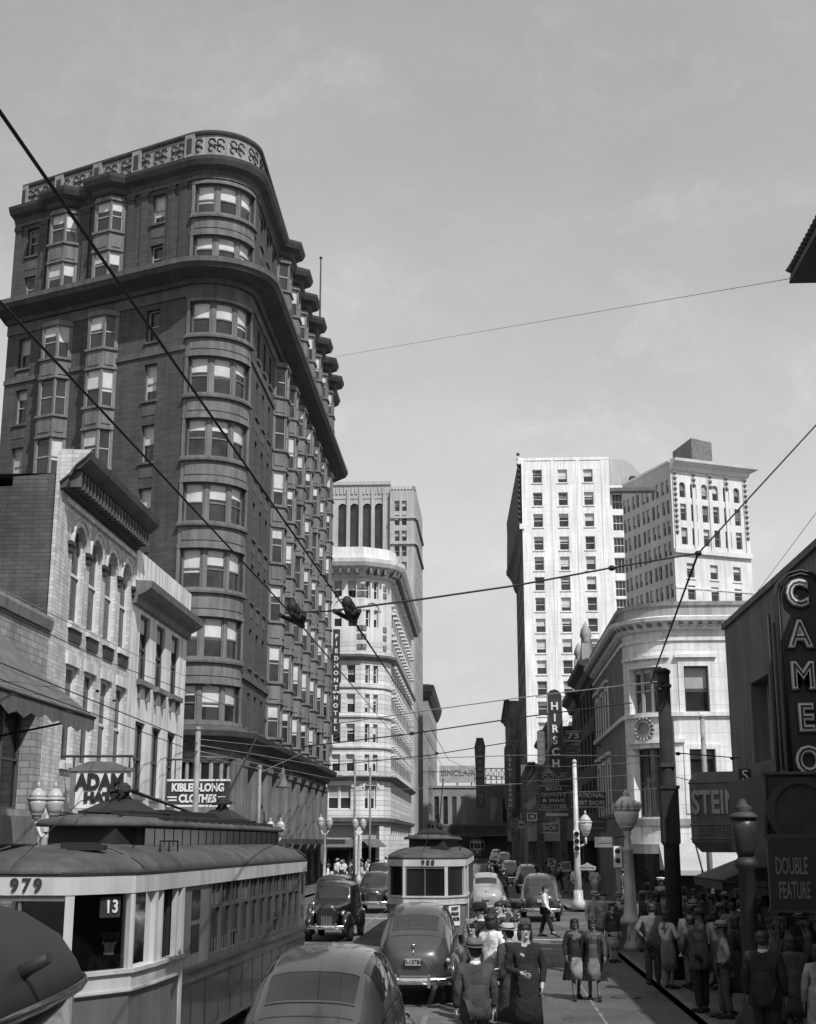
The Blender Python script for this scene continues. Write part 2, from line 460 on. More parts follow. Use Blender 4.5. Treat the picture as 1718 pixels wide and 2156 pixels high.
mpn = nd(nt, 'ShaderNodeMapping'); mpn.inputs['Scale'].default_value = (1.0, 1.0, 1.6)
nt.links.new(tc.outputs['Generated'], mpn.inputs[0]); nt.links.new(mpn.outputs[0], cn.inputs['Vector'])
cr = nd(nt, 'ShaderNodeMapRange'); nt.links.new(cn.outputs['Fac'], cr.inputs[0])
cr.inputs[1].default_value = .35; cr.inputs[2].default_value = .75; cr.inputs[3].default_value = 0.93; cr.inputs[4].default_value = 1.17
gn = nd(nt, 'ShaderNodeMapRange'); gn.interpolation_type = 'SMOOTHSTEP'
for i_, v_ in enumerate((0.7, 3.6, 2.4, 4.55)): gn.inputs[i_ + 1].default_value = v_
nt.links.new(bw.outputs[0], gn.inputs[0])
cn2 = nd(nt, 'ShaderNodeTexNoise'); cn2.inputs['Scale'].default_value = 9.0; cn2.inputs['Detail'].default_value = 8; cn2.inputs['Roughness'].default_value = 0.75; cn2.inputs['Distortion'].default_value = 0.6
nt.links.new(mpn.outputs[0], cn2.inputs['Vector'])
cr2 = nd(nt, 'ShaderNodeMapRange'); nt.links.new(cn2.outputs['Fac'], cr2.inputs[0])
for i_, v_ in enumerate((.52, .78, 1.0, 1.16)): cr2.inputs[i_ + 1].default_value = v_
mk2 = nd(nt, 'ShaderNodeMath', operation='MULTIPLY'); nt.links.new(cr.outputs[0], mk2.inputs[0]); nt.links.new(cr2.outputs[0], mk2.inputs[1])
mm = nd(nt, 'ShaderNodeMath', operation='MULTIPLY'); nt.links.new(gn.outputs[0], mm.inputs[0]); nt.links.new(mk2.outputs[0], mm.inputs[1])
nt.links.new(mm.outputs[0], bg.inputs['Color'])
bg.inputs['Strength'].default_value = 0.15
sl = bpy.data.lights.new('sun', 'SUN'); sl.energy = 4.5; sl.angle = R(0.53); sl.color = (1.0, 0.985, 0.965)
so = bpy.data.objects.new('sun', sl); col.objects.link(so); so.location = (40, -60, 80)
sd = Vector((math.sin(SUN_AZ) * math.cos(R(SUN_EL)), math.cos(SUN_AZ) * math.cos(R(SUN_EL)), math.sin(R(SUN_EL))))
so.rotation_euler = sd.to_track_quat('Z', 'Y').to_euler()
scene.view_settings.view_transform = 'Standard'; scene.view_settings.look = 'None'
scene.view_settings.exposure = 0; scene.view_settings.gamma = 1
# ================================================================== GROUND
g = MB(); g.box(-600, 600, -60, 1500, -0.5, 0.0); o = g.build('road', ASPH); tag(o, kind='structure')
def pavement(name, poly):
    mb = MB(); mb.prism(poly, 'z', 0.002, 0.14); mb2 = MB()
    o = mb.build(name, CONC); tag(o, kind='structure'); return o
XR = 8.0; XL = -13.0
rcorner = [(4.0, -20), (4.0, 41.6)] + [(5.6 - 1.6 * math.cos(R(a)), 41.6 + 2.4 * math.sin(R(a))) for a in range(15, 91, 15)] + [(40, 44.0), (40, -20)]
pavement('pavement', rcorner)
pavement('pavement', [(4.2, 260), (4.2, 69.5)] + [(6.0 - 1.8 * math.cos(R(a)), 69.5 - 2.0 * math.sin(R(a))) for a in range(15, 91, 15)] + [(40, 67.5), (40, 260)])
pavement('pavement', [(-9.8, -20), (-9.8, 57), (-11.5, 60), (-50, 60), (-50, -20)])
pavement('pavement', [(-11.2, 75.5), (-10.8, 77), (-10.8, 127), (-50, 127), (-50, 88), (-18, 71.0), (-13, 72.5)])
pavement('pavement', [(-8.2, 136), (-7.2, 140), (-7.2, 262), (-60, 262), (-60, 136)])
mb = MB()
for (pts) in (rcorner[:8],):
    for a, b in zip(pts[:-1], pts[1:]):
        A = Vector(a); B = Vector(b); d = (B - A).normalized(); n = Vector((d.y, -d.x)) * .16
        mb.prism([(A.x, A.y), (B.x, B.y), (B.x + n.x, B.y + n.y), (A.x + n.x, A.y + n.y)], 'z', 0.001, 0.148)
mb.box(4.2, 4.36, 69.5, 258, .001, .148)
tag(mb.build('kerb', KERB), kind='structure')
mb = MB(); mb.box(-9.96, -9.8, -20, 57, .001, .148); mb.box(-10.96, -10.8, 77, 127, .001, .148); mb.box(-7.36, -7.2, 140, 258, .001, .148)
tag(mb.build('kerb', KERB), kind='structure')
# tram tracks: setts between and beside worn rails
mb = MB()
for xc in (-1.85, -5.55): mb.box(xc - 1.25, xc + 1.25, -10, 330, -0.02, 0.004)
tag(mb.build('sett_paving', SETT), kind='structure')
for xc in (-1.85, -5.55):
    mb = MB()
    for s in (-.72, .72): mb.box(xc + s - .04, xc + s + .04, -10, 330, -.01, .010); mb.box(xc + s * .93 - .015, xc + s * .93 + .015, -10, 330, -.01, .008)
    tag(mb.build('tram_rails', RAIL), kind='structure')
mb = MB()
mb.box(-.3, 4.0, 44.5, 44.75, -.01, .006); mb.box(-.3, 4.0, 48.6, 48.8, -.01, .006)
mb.box(-9.5, -.9, 61.5, 61.8, -.01, .006)
tag(mb.build('road_marking', PAINTW), kind='structure')
mb = MB(); mb.box(2.25, 2.31, 12, 38, -.01, .006); tag(mb.build('road_marking', PAINTF), kind='structure')
def patch(name, pts, m, z=.006):
    mb = MB(); mb.prism(pts, 'z', -.02, z); return tag(mb.build(name, m), kind='structure')
rp = random.Random(4)
PATCH = [mat('tar_patch', .05, .75, .3, 1.2, fine=.25), mat('worn_patch', .12, .9, .3, 1.2, fine=.25)]
for k in range(14):
    x = rp.uniform(-.2, 3.6); y = rp.uniform(20, 66); w_ = rp.uniform(.3, .9); l_ = rp.uniform(.6, 2.6); n = 9
    patch('road_patch', [(x + w_ * math.cos(2 * PI * j / n) * rp.uniform(.75, 1.1), y + l_ * math.sin(2 * PI * j / n) * rp.uniform(.75, 1.1)) for j in range(n)], PATCH[k % 2], .006 + .0007 * k)
for x, y in ((1.6, 38.5), (3.1, 31.0), (.9, 52.0), (2.6, 47.5)):
    mb = MB(); mb.lathe([(.33, -.02), (.33, .018), (.27, .02), (.26, .016)], 18, (x, y, 0)); mh = tag(mb.build('manhole_cover', DTRIM), kind='structure')
pavement('traffic_island', [(.5, 18.2), (1.72, 18.2), (1.25, 30.5), (.4, 30.5)])

# ================================================================== LEFT ROW
def box_building(mb, x0, x1, y0, y1, z1, m=0, faces='fblrt'):
    if 'f' in faces: mb.face([(x0, y0, 0), (x1, y0, 0), (x1, y0, z1), (x0, y0, z1)], m)
    if 'b' in faces: mb.face([(x0, y1, 0), (x1, y1, 0), (x1, y1, z1), (x0, y1, z1)], m)
    if 'l' in faces: mb.face([(x0, y0, 0), (x0, y1, 0), (x0, y1, z1), (x0, y0, z1)], m)
    if 'r' in faces: mb.face([(x1, y0, 0), (x1, y1, 0), (x1, y1, z1), (x1, y0, z1)], m)
    if 't' in faces: mb.face([(x0, y0, z1), (x1, y0, z1), (x1, y1, z1), (x0, y1, z1)], m)

# --- shop with the big awning (near left)
off = (-19, 30, 0)
sh = thing('brick_shop', 'low light brick shop with coping and huge dark canvas awning, at the left edge', 'building', off)
P = Path([(XL, 22), (XL, 39.3)])
Zs = atX(124, 1311, XL).z
mb = MB()
ops = [(2.0, 16.3, 0.3, 3.2, 1.2), (1.5, 6.0, 4.2, 7.0, .5), (6.6, 11.2, 4.2, 7.0, .5), (11.8, 16.6, 4.2, 7.0, .5)]
wall(mb, P, 0, Zs - .4, ops, 0)
box_building(mb, -24, XL, 22, 39.3, Zs - .4, 0, 'fblt')
mb.build('wall', [LBRICK], sh, off)
mb = MB(); sweep(mb, P, [(0, Zs - .42), (.10, Zs - .40), (.14, Zs - .12), (.10, Zs), (-.3, Zs)]); mb.build('coping', MTRIM, sh, off)
for (a, b, c, d, e) in ops[1:]: window(P, a, b, c, d, e, sh, off, lights=3, sash=SASHD, glass=GLD, blind=0)
mb = MB(); slab(mb, P, 2.0, 16.3, .3, 3.2, 1.15, 1.25); mb.build('shop_window', GLD, sh, off)
mb = MB(); slab(mb, P, .5, 17.0, 3.25, 4.0, -.12, .05); mb.build('fascia', MTRIM, sh, off)
mb = MB(); slab(mb, P, .5, 17.0, 7.02, 7.25, -.06, .05); mb.build('lintel', DTRIM, sh, off)
# awning: starts high on the wall, falls out over the pavement, scalloped hem
zt = atX(0, 1330, XL).z
A0 = 22.5; A1 = 34.3; out = 3.0; zb = 6.45; ztop = 9.0
mb = MB(); N = 24
up = [(XL + .02, A0 + (A1 - A0) * k / N, ztop) for k in range(N + 1)]
lo = [(XL + out, A0 + (A1 - A0) * k / N, zb - .10 * math.sin(PI * k / N * 3) ** 2) for k in range(N + 1)]
md = [(XL + out * .55, A0 + (A1 - A0) * k / N, (ztop * .45 + zb * .55) - .12) for k in range(N + 1)]
mb.rings([up, md, lo], 0, True, False, False, False)
hem = [(x, y, z - .3 - .12 * abs(math.sin(k * PI / 2 + .01))) for k, (x, y, z) in enumerate(lo)]
mb.rings([lo, hem], 0, False, False, False, False)
for yy in (A0, A1): mb.face([(XL + .02, yy, ztop), (XL + out * .55, yy, ztop * .45 + zb * .55 - .12), (XL + out, yy, zb), (XL + .02, yy, zb + .2)])
aw = mb.build('awning', CANVAS, sh, off)
mb = MB(); mb.tube([(XL + out, A0 - .05, zb - .02), (XL + out, A1 + .05, zb - .02)], .04)
for yy in (A0 + .1, A1 - .1): mb.tube([(XL, yy, zb - .6), (XL + out, yy, zb)], .03)
ao = mb.build('awning_frame', DTRIM, aw); ao.data.transform(Matrix.Translation((19, -30, 0)))

# --- arched building
off = (-19, 44, 0)
ab = thing('arched_building', 'three storey painted brick building with four round arched windows and a bracketed cornice', 'building', off)
P = Path([(XL, 39.4), (XL, 48.6)])
ZC = atX(130, 955, XL).z            # top of the gable parapet
mb = MB(); ops = []
cols_u = [2.35, 4.32, 6.29, 8.26]; HWA = .70; zAb = 10.1; zspring = 12.6
for c in cols_u:
    ops.append((c - HWA, c + HWA, zAb, zspring + HWA, .2))
    ops.append((c - .58, c + .58, 5.7, 8.75, .16))
ops.append((.9, 8.7, .3, 3.4, 1.0))
wall(mb, P, 0, 14.6, ops, 0)
for c in cols_u: arch_fill(mb, P, c - HWA, c + HWA, zspring, .2)
mb.build('wall', [CREAMB], ab, off)
mb = MB()
for c in cols_u: archivolt(mb, P, c - HWA, c + HWA, zspring, .2, .06); archivolt(mb, P, c - HWA - .2, c + HWA + .2, zspring, .05, .11)
mb.build('archivolts', [CREAM], ab, off)
mb = MB()
for c in cols_u:
    slab(mb, P, c - .72, c + .72, zAb - .2, zAb, -.12, .03)
    slab(mb, P, c - .7, c + .7, 5.5, 5.7, -.10, .03); slab(mb, P, c - .70, c + .70, 8.75, 9.1, -.08, .03)
build_each(mb, 'sill', [CREAM], ab, off)
mb = MB()
for a_ in [.0] + cols_u:
    u = a_ + .98 if a_ else 1.36
    slab(mb, P, u - .26, u + .26, zspring - .13, zspring, -.13, .02); slab(mb, P, u - .18, u + .18, zspring - .34, zspring - .13, -.09, .02)
build_each(mb, 'arch_bracket', [DTRIM], ab, off)
mb = MB(); slab(mb, P, .6, 9.2, 13.72, 13.86, -.10, .02); slab(mb, P, .6, 9.2, 3.6, 4.5, -.10, .02); build_each(mb, 'string_course', [CREAM], ab, off)
mb = MB()
for c in cols_u: slab(mb, P, c - .6, c + .6, zAb - .6, zAb - .2, -.06, .01)
build_each(mb, 'recessed_panel', [DTRIM], ab, off)
for k, c in enumerate(cols_u):
    window(P, c - HWA, c + HWA, zAb, zspring + HWA, .2, ab, off, lights=1, sash=SASHW, glass=GLD, blind=[0, .15, .1, .2][k], fw=.10, name='arched_window')
    window(P, c - .58, c + .58, 5.7, 8.75, .16, ab, off, lights=1, sash=SASHW, glass=GLD, blind=[.3, 0, .2, 0][k], fw=.10)
mb = MB(); sweep(mb, P, [(0, 14.0), (.2, 14.05), (.25, 14.2), (.28, 14.55), (.6, 14.65), (.75, 14.78), (.9, 14.95), (.95, 15.15), (0, 15.2)])
mb.build('cornice', [FCORN], ab, off)
mb = MB()
for k in range(24):
    u = .2 + k * 9.0 / 24
    slab(mb, P, u, u + .14, 14.1, 14.6, -.60, -.26)
build_each(mb, 'cornice_bracket', [FTERRAD], ab, off)
mb = MB(); box_building(mb, -26, XL - .04, 39.4, 48.6, 14.5, 0, 'lt')
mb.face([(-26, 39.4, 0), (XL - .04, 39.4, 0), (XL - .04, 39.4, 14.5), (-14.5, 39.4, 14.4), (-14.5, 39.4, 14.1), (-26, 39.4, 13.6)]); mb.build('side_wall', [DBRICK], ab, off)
mb = MB()
mb.rings([[(XL - .10, 39.3, 4.5), (XL + .01, 39.3, 4.5), (XL + .01, 40.6, 4.5), (XL - .10, 40.6, 4.5)], [(XL - .10, 39.3, 15.2), (XL + .01, 39.3, 15.2), (XL + .01, 40.6, 15.2), (XL - .10, 40.6, 15.2)]], 0, False)
mb.prism([(XL + .01, 14.2), (XL + .3, 14.45), (XL + .5, 14.75), (XL + .78, 14.98), (XL + .98, 15.2), (XL + .01, 15.25)], 'y', 39.28, 39.5)
mb.build('corner_pier', [CREAMB], ab, off)

# --- three-bay cream building
off = (-19, 53, 0)
cb = thing('cream_building', 'cream painted three storey building with three tall window bays beside the arched one', 'building', off)
P = Path([(XL + .002, 48.62), (XL + .002, 58.2)])
zc = atX(283, 1169, XL).z; 
ops = []
z1t = atX(300, 1300, XL).z
U = [1.35, 4.0, 6.65]
for u in U:
    ops += [(u, u + 1.5, 9.3, 11.85, .2), (u, u + 1.5, 5.0, 7.75, .2)]
ops.append((.5, 9.0, .3, 3.6, .9))
mb = MB(); wall(mb, P, 0, zc, ops, 0); mb.build('wall', [CREAM], cb, off)
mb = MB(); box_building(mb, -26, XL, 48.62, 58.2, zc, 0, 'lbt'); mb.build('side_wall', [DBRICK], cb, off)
for u in U:
    window(P, u, u + 1.5, 9.3, 11.85, .2, cb, off, sash=SASHD, glass=GLD, blind=.25, fw=.09)
    window(P, u, u + 1.5, 5.0, 7.75, .2, cb, off, sash=SASHD, glass=GLD, blind=0, fw=.09)
mb = MB()
for u in U:
    slab(mb, P, u - .18, u + 1.68, 9.1, 9.3, -.22, .03)
    for q in (u + .05, u + 1.25): slab(mb, P, q, q + .2, 8.6, 9.098, -.16, .02)
    slab(mb, P, u - .1, u + 1.6, 4.85, 5.0, -.12, .03)
build_each(mb, 'window_ledge', [MTRIM], cb, off)
mb = MB(); sweep(mb, P, [(0, 12.0), (.15, 12.05), (.2, 12.3), (.5, 12.45), (.7, 12.6), (.75, 12.85), (0, 12.9)]); mb.build('cornice', [FTERRA], cb, off)
mb = MB(); slab(mb, P, 0, 9.58, 12.9, zc + .25, -.12, .3); slab(mb, P, 0, 9.58, 3.7, 4.5, -.14, .02); build_each(mb, 'parapet_band', [CREAM], cb, off)
mb = MB(); slab(mb, P, .5, 9.0, .3, 3.6, .85, .95); mb.build('shop_window', [GLD], cb, off)

# ================================================================== FLATIRON
off = (-20, 92, 0)
fl = thing('flatiron_tower', 'eleven storey wedge tower of dark brick with rounded corner and stacked bay windows', 'building', off)
CXF, CYF, RF = -16.45, 77.0, 2.55
NL = Vector((-0.41, -0.912)).normalized()
TL = Vector((CXF, CYF)) + NL * RF               # tangent on the left face
dl = Vector((-NL.y, NL.x)); dl = dl if dl.x < 0 else -dl
LW = 14.5
LE = TL + dl * LW
angL = math.degrees(math.atan2(NL.y, NL.x))      # about -114
XF = CXF + RF
YE = 121.0
FLOORS = [9.9, 13.5, 17.5, 21.45, 25.4, 29.3, 33.1, 37.85, 41.0]
WH = [2.1, 2.35, 2.35, 2.35, 2.35, 2.35, 2.1, 1.7, 2.0]
ZTOP = 44.3
nose = arc(CXF, CYF, RF, angL, 0, 14)
P = Path([(LE.x, LE.y)] + nose + [(XF, YE)])
uN0 = P.u[1]; uN1 = P.u[15]
# oriels are separate columns standing on the wall
orl_L = [(4.35, 2.4), (8.1, 2.4)]              # distance of centre from the left end
single_L = [1.55, 11.95]
orl_R = [uN1 + 10.3 + 4.65 * k for k in range(7)]
slits_R = [uN1 + 2.6, uN1 + 5.0, uN1 + 7.4]
ops = []; win = []
for z, h in zip(FLOORS, WH):
    for c in single_L: win.append((c - .5, c + .5, z, z + h, .35, 1))
    win.append((uN0 + .25, uN1 - .35, z, z + h, .3, 3))
    for c in slits_R: win.append((c - .45, c + .45, z, z + h, .4, 1))
ops = [w_[:5] for w_ in win]
# base storeys
base_ops = [(uN0 + .4, uN1 - .9, 5.4, 7.9, .35)]
for k in range(9): base_ops.append((uN1 + 1.6 + k * 4.6, uN1 + 4.4 + k * 4.6, 3.9, 8.0, .5))
for k in range(9): base_ops.append((uN1 + 1.6 + k * 4.6, uN1 + 4.4 + k * 4.6, .4, 3.1, .6))
for k in range(3): base_ops.append((1.2 + k * 4.2, 4.2 + k * 4.2, 3.9, 8.0, .5))
mb = MB(); wall(mb, P, 9.4, ZTOP, ops, 0)
back = [(LE.x, LE.y), (LE.x + 6, YE), (XF, YE)]
mb.face([(back[0][0], back[0][1], 0), (back[1][0], back[1][1], 0), (back[1][0], back[1][1], ZTOP), (back[0][0], back[0][1], ZTOP)])
mb.face([(back[1][0], back[1][1], 0), (back[2][0], back[2][1], 0), (back[2][0], back[2][1], ZTOP), (back[1][0], back[1][1], ZTOP)])
roofcap(mb, [(p.x, p.y) for p in P.p] + [back[1]], 44.9)
mb.build('wall', [FBRICK], fl, off)
mb = MB(); wall(mb, P, 0, 9.4, base_ops, 0); mb.build('base_wall', [FTERRA], fl, off)
for (a, b, c, d, e, n) in win:
    if n == 3: window(P, a, b, c, d, e, fl, off, lights=3, sash=FTERRA, fw=.10, mull=.24, name='curved_window')
    else: window(P, a, b, c, d, e, fl, off, lights=1, sash=SASH if a < uN0 else SASHD, fw=.08)
window(P, *base_ops[0][:4], .35, fl, off, lights=5, sash=SASH, glass=GLD, blind=.1, fw=.07, name='curved_window')
mb = MB()
for (a, b, c, d, e) in base_ops[1:]: slab(mb, P, a, b, c, d, e - .04, e + .04)
build_each(mb, 'base_window', [GLD], fl, off)
# nose trim: spandrel panels, mouldings above and below each bow
mb = MB(); dk = MB()
for i, (z, h) in enumerate(zip(FLOORS, WH)):
    slab(mb, P, uN0 + .05, uN1 - .12, z - .20, z, -.16, .02)
    slab(mb, P, uN0 + .05, uN1 - .12, z + h, z + h + .22, -.10, .02)
    top = z - .20; bot = (FLOORS[i - 1] + WH[i - 1] + .22) if i else 9.4
    if i != 7 and top - bot > .35:
        slab(mb, P, uN0 + .05, uN1 - .12, bot, top, -.03, .02)
        slab(mb, P, uN0 + .35, uN1 - .45, bot + .25, top - .30, -.07, -.02)
        slab(dk, P, uN0 + .0, uN1 - .08, top - .10, top + .02, -.24, .02)
    slab(mb, P, uN0 + .05, uN0 + .25, z, z + h, -.08, .3); slab(mb, P, uN1 - .35, uN1 - .12, z, z + h, -.08, .3)
build_each(mb, 'bow_spandrel', [FTERRA], fl, off)
build_each(dk, 'bow_moulding', [FTERRAD], fl, off)
# sills, lintel panels of the flat windows
mb = MB()
for i, (z, h) in enumerate(zip(FLOORS, WH)):
    for c in single_L + slits_R:
        slab(mb, P, c - .62, c + .62, z - .14, z, -.12, .02)
        if i not in (7,) : slab(mb, P, c - .5, c + .5, z - .95, z - .35, -.03, .015)
build_each(mb, 'sill', [FTERRAD], fl, off)
# pilasters of the top storeys
mb = MB()
for u in [.3, 2.6, 6.2, 9.8, 10.9, 13.0, 13.9] + [uN1 + .35, uN1 + 3.7, uN1 + 6.2, uN1 + 8.4]:
    slab(mb, P, u - .26, u + .26, 37.6, 43.0, -.09, .02); slab(mb, P, u - .32, u + .32, 43.0, 43.3, -.14, .02)
build_each(mb, 'pilaster', [FBRICK], fl, off)
mb = MB()
for u0, u1 in ((0, uN0), (uN1, P.L)): slab(mb, P, u0, u1, 43.3, 44.2, -.12, .02)
slab(mb, P, uN0, uN1, 43.3, 44.2, -.14, .02)
slab(mb, P, 0, uN0, 35.55, 36.4, -.10, .02); slab(mb, P, uN1, P.L, 35.55, 36.4, -.10, .02); slab(mb, P, uN0, uN1, 35.4, 36.4, -.12, .02)
slab(mb, P, 0, uN0, 32.15, 32.45, -.10, .02); slab(mb, P, uN1, P.L, 32.15, 32.45, -.10, .02)
slab(mb, P, 0, uN0, 12.6, 12.95, -.14, .02); slab(mb, P, uN1, P.L, 12.6, 12.95, -.14, .02)
build_each(mb, 'string_course', [FTERRAD], fl, off)
# oriel columns
def oriel(c, w, dep, side, first):
    root = fl
    a, b = c - w / 2, c + w / 2; k = .55
    P4 = Path([P.pos(a, 0, 0)[:2], P.pos(a + k, 0, -dep)[:2], P.pos(b - k, 0, -dep)[:2], P.pos(b, 0, 0)[:2]])
    L = P4.u
    for grp, (i0, i1, zb_, zt_) in enumerate(((0, 7, 9.35, 35.6), (7, 9, 38.9 - 1.3, 43.4))):
        zlist = list(zip(FLOORS, WH))[i0:i1]
        if grp == 0 : zlist = zlist; 
        mb = MB(); ops = []
        for z, h in zlist:
            ops += [(L[0] + .16, L[1] - .08, z, z + h, .12), (L[1] + .12, L[2] - .12, z, z + h, .14), (L[2] + .08, L[3] - .16, z, z + h, .12)]
        wall(mb, P4, zb_, zt_, ops, 0)
        for i, (z, h) in enumerate(zlist):
            slab(mb, P4, 0, P4.L, z - .16, z, -.12, .02); slab(mb, P4, 0, P4.L, z + h + .05, z + h + .2, -.08, .02)
            if i: slab(mb, P4, L[1] + .2, L[2] - .2, z - 1.15, z - .38, -.05, .01); slab(mb, P4, L[2] + .15, L[3] - .2, z - 1.15, z - .38, -.05, .01); slab(mb, P4, .15, L[1] - .15, z - 1.15, z - .38, -.05, .01)
        mb.face([(p.x, p.y, zb_) for p in P4.p]); mb.face([(p.x, p.y, zt_) for p in P4.p])
        ob = mb.build('oriel', [FTERRA], fl, off)
        for z, h in zlist:
            m2 = MB()
            for (a_, b_, c_, d_, e_) in [(L[0] + .16, L[1] - .08, z, z + h, .12), (L[1] + .12, L[2] - .12, z, z + h, .14), (L[2] + .08, L[3] - .16, z, z + h, .12)]:
                bl = random.choice((0, .4, .5, .6, .3)); zz = d_ - (d_ - c_) * bl; sg = P4.seg((a_ + b_) / 2)
                q = lambda u, zq, dd: P4.pos(u, zq, dd, sg)
                m2.face([q(a_, c_, e_), q(b_, c_, e_), q(b_, zz, e_), q(a_, zz, e_)], 0)
                if bl: m2.face([q(a_, zz, e_), q(b_, zz, e_), q(b_, d_, e_), q(a_, d_, e_)], 1)
                slab(m2, P4, a_, b_, (c_ + d_) / 2 - .04, (c_ + d_) / 2 + .04, e_ - .05, e_ + .01, 2)
                slab(m2, P4, a_, a_ + .05, c_, d_, e_ - .05, e_ + .01, 2); slab(m2, P4, b_ - .05, b_, c_, d_, e_ - .05, e_ + .01, 2)
            wo = m2.build('window', [GL, BLIND, SASH], ob)
            wo.data.transform(Matrix.Translation((-off[0], -off[1], -off[2])))
for c, w_ in orl_L: oriel(c, w_, .75, 'L', True)
for c in orl_R: oriel(c, 2.3, .85, 'R', True)
# cornices follow the bays: zigzag plan
def zig(dep_add=0.0):
    pts = [P.p[0]]
    for c, w_ in orl_L:
        a, b, k = c - w_ / 2 - .1, c + w_ / 2 + .1, .6
        pts += [Vector(P.pos(a, 0, 0)[:2]), Vector(P.pos(a + k, 0, -.75)[:2]), Vector(P.pos(b - k, 0, -.75)[:2]), Vector(P.pos(b, 0, 0)[:2])]
    pts += P.p[1:16]
    for c in orl_R:
        a, b, k = c - 1.25, c + 1.25, .6
        pts += [Vector(P.pos(a, 0, 0)[:2]), Vector(P.pos(a + k, 0, -.85)[:2]), Vector(P.pos(b - k, 0, -.85)[:2]), Vector(P.pos(b, 0, 0)[:2])]
    pts.append(P.p[-1])
    return Path(pts)
mb = MB(); sweep(mb, zig(), [(0, 43.45), (.15, 43.55), (.25, 43.8), (.65, 44.0), (.8, 44.3), (.85, 44.5), (.5, 44.6), (-.4, 44.62)]); mb.build('top_cornice', [FCORN], fl, off)
mb = MB(); sweep(mb, P, [(0, 36.2), (.3, 36.25), (.4, 36.5), (1.45, 36.8), (1.6, 37.05)], 0)
sweep(mb, P, [(1.57, 37.04), (1.66, 37.08), (1.66, 37.4), (1.4, 37.5), (.0, 37.75)], 1)
mb.build('main_cornice', [FCORN, FTERRAD], fl, off)
PA = Path([tuple(Vector(q)) for q in [P.pos(0.3, 0, .15)[:2]] + [P.pos(u, 0, -.25)[:2] for u in P.u[1:16]] + [P.pos(P.L - .5, 0, .15)[:2]]])
mb = MB(); wall(mb, PA, 44.6, 46.25, (), 0); wall(mb, Path([PA.pos(u, 0, .45)[:2] for u in PA.u]), 44.6, 46.25, (), 0)
sweep(mb, PA, [(-.5, 46.2), (.1, 46.2), (.16, 46.32), (.16, 46.45), (-.5, 46.48)], 1)
sweep(mb, PA, [(0, 44.6), (.1, 44.62), (.1, 44.8), (0, 44.85)], 1)
# pierced scroll panels: raised rings and bars in relief with dark recesses
u = .7; npan = 0
def scroll(mbx, uc, zc_, r):
    for k in range(4):
        t = PI / 4 + k * PI / 2
        cu, cz = uc + r * .62 * math.cos(t), zc_ + r * .52 * math.sin(t)
        pts = [PA.pos(cu + r * .34 * math.cos(a), cz + r * .34 * math.sin(a), -.02) for a in [2 * PI * j / 8 for j in range(7)]]
        mbx.tube(pts, .055, 4, 2)
    mbx.tube([PA.pos(uc - r * .3, zc_, -.02), PA.pos(uc + r * .3, zc_, -.02)], .06, 4, 2)
pc = MB(); ped = MB()
uu = .9
while uu < PA.L - 1:
    if uu > uN1 + 6: break
    on_nose = PA.u[1] - .1 < uu < PA.u[15] + .1
    scroll(mb, uu, 45.5, .62); uu += 1.36
for pu in [.15, 3.3, 6.6, 9.9, PA.u[1] - .05]:
    if pu + .3 < PA.L: slab(mb, PA, max(pu - .35, 0.02), pu + .35, 44.6, 46.3, -.18, 0, 0); slab(mb, PA, max(pu - .18, .05), pu + .18, 45.0, 46.0, -.21, -.16, 2)
mb.build('pierced_parapet', [FLATT, FCORN, DTRIM], fl, off)
# mezzanine ledge with deep moulding, base pilasters
mb = MB(); sweep(mb, P, [(0, 8.35), (.3, 8.4), (.35, 8.75), (.9, 9.05), (1.0, 9.35), (.6, 9.5), (0, 9.75)]); mb.build('base_cornice', [FCORN], fl, off)
mb = MB()
for k in range(10):
    u = uN1 + .75 + k * 4.6
    slab(mb, P, u - .75, u + .75, .3, 7.95, -.28, .02); slab(mb, P, u - .85, u + .85, 7.6, 8.0, -.36, .02); slab(mb, P, u - .85, u + .85, 0, .5, -.36, .02)
for k in range(4):
    u = .8 + k * 4.0; slab(mb, P, u - .7, u + .7, .3, 7.95, -.28, .02)
slab(mb, P, uN1 - .75, uN1 - .05, .3, 7.95, -.2, .02); slab(mb, P, uN0 + .02, uN0 + .4, .3, 7.95, -.2, .02)
slab(mb, P, uN0, uN1, 4.6, 5.3, -.12, .02)
build_each(mb, 'base_pilaster', [FTERRA], fl, off)
mb = MB(); slab(mb, P, uN1 + 12, uN1 + 40, 3.15, 3.5, -2.2, -.3); mb.build('entrance_canopy', [DTRIM], fl, off)
p0 = atX(674, 640, -15.2); p1_ = atX(674, 537, -15.2)
mb = MB(); mb.tube([(-15.2, p0.y, 44.5), (-15.2, p0.y, p1_.z)], [.13, .08]); mb.ell((-15.2, p0.y, p1_.z), (.16, .16, .16)); mb.build('flagpole', [DTRIM], fl, off)

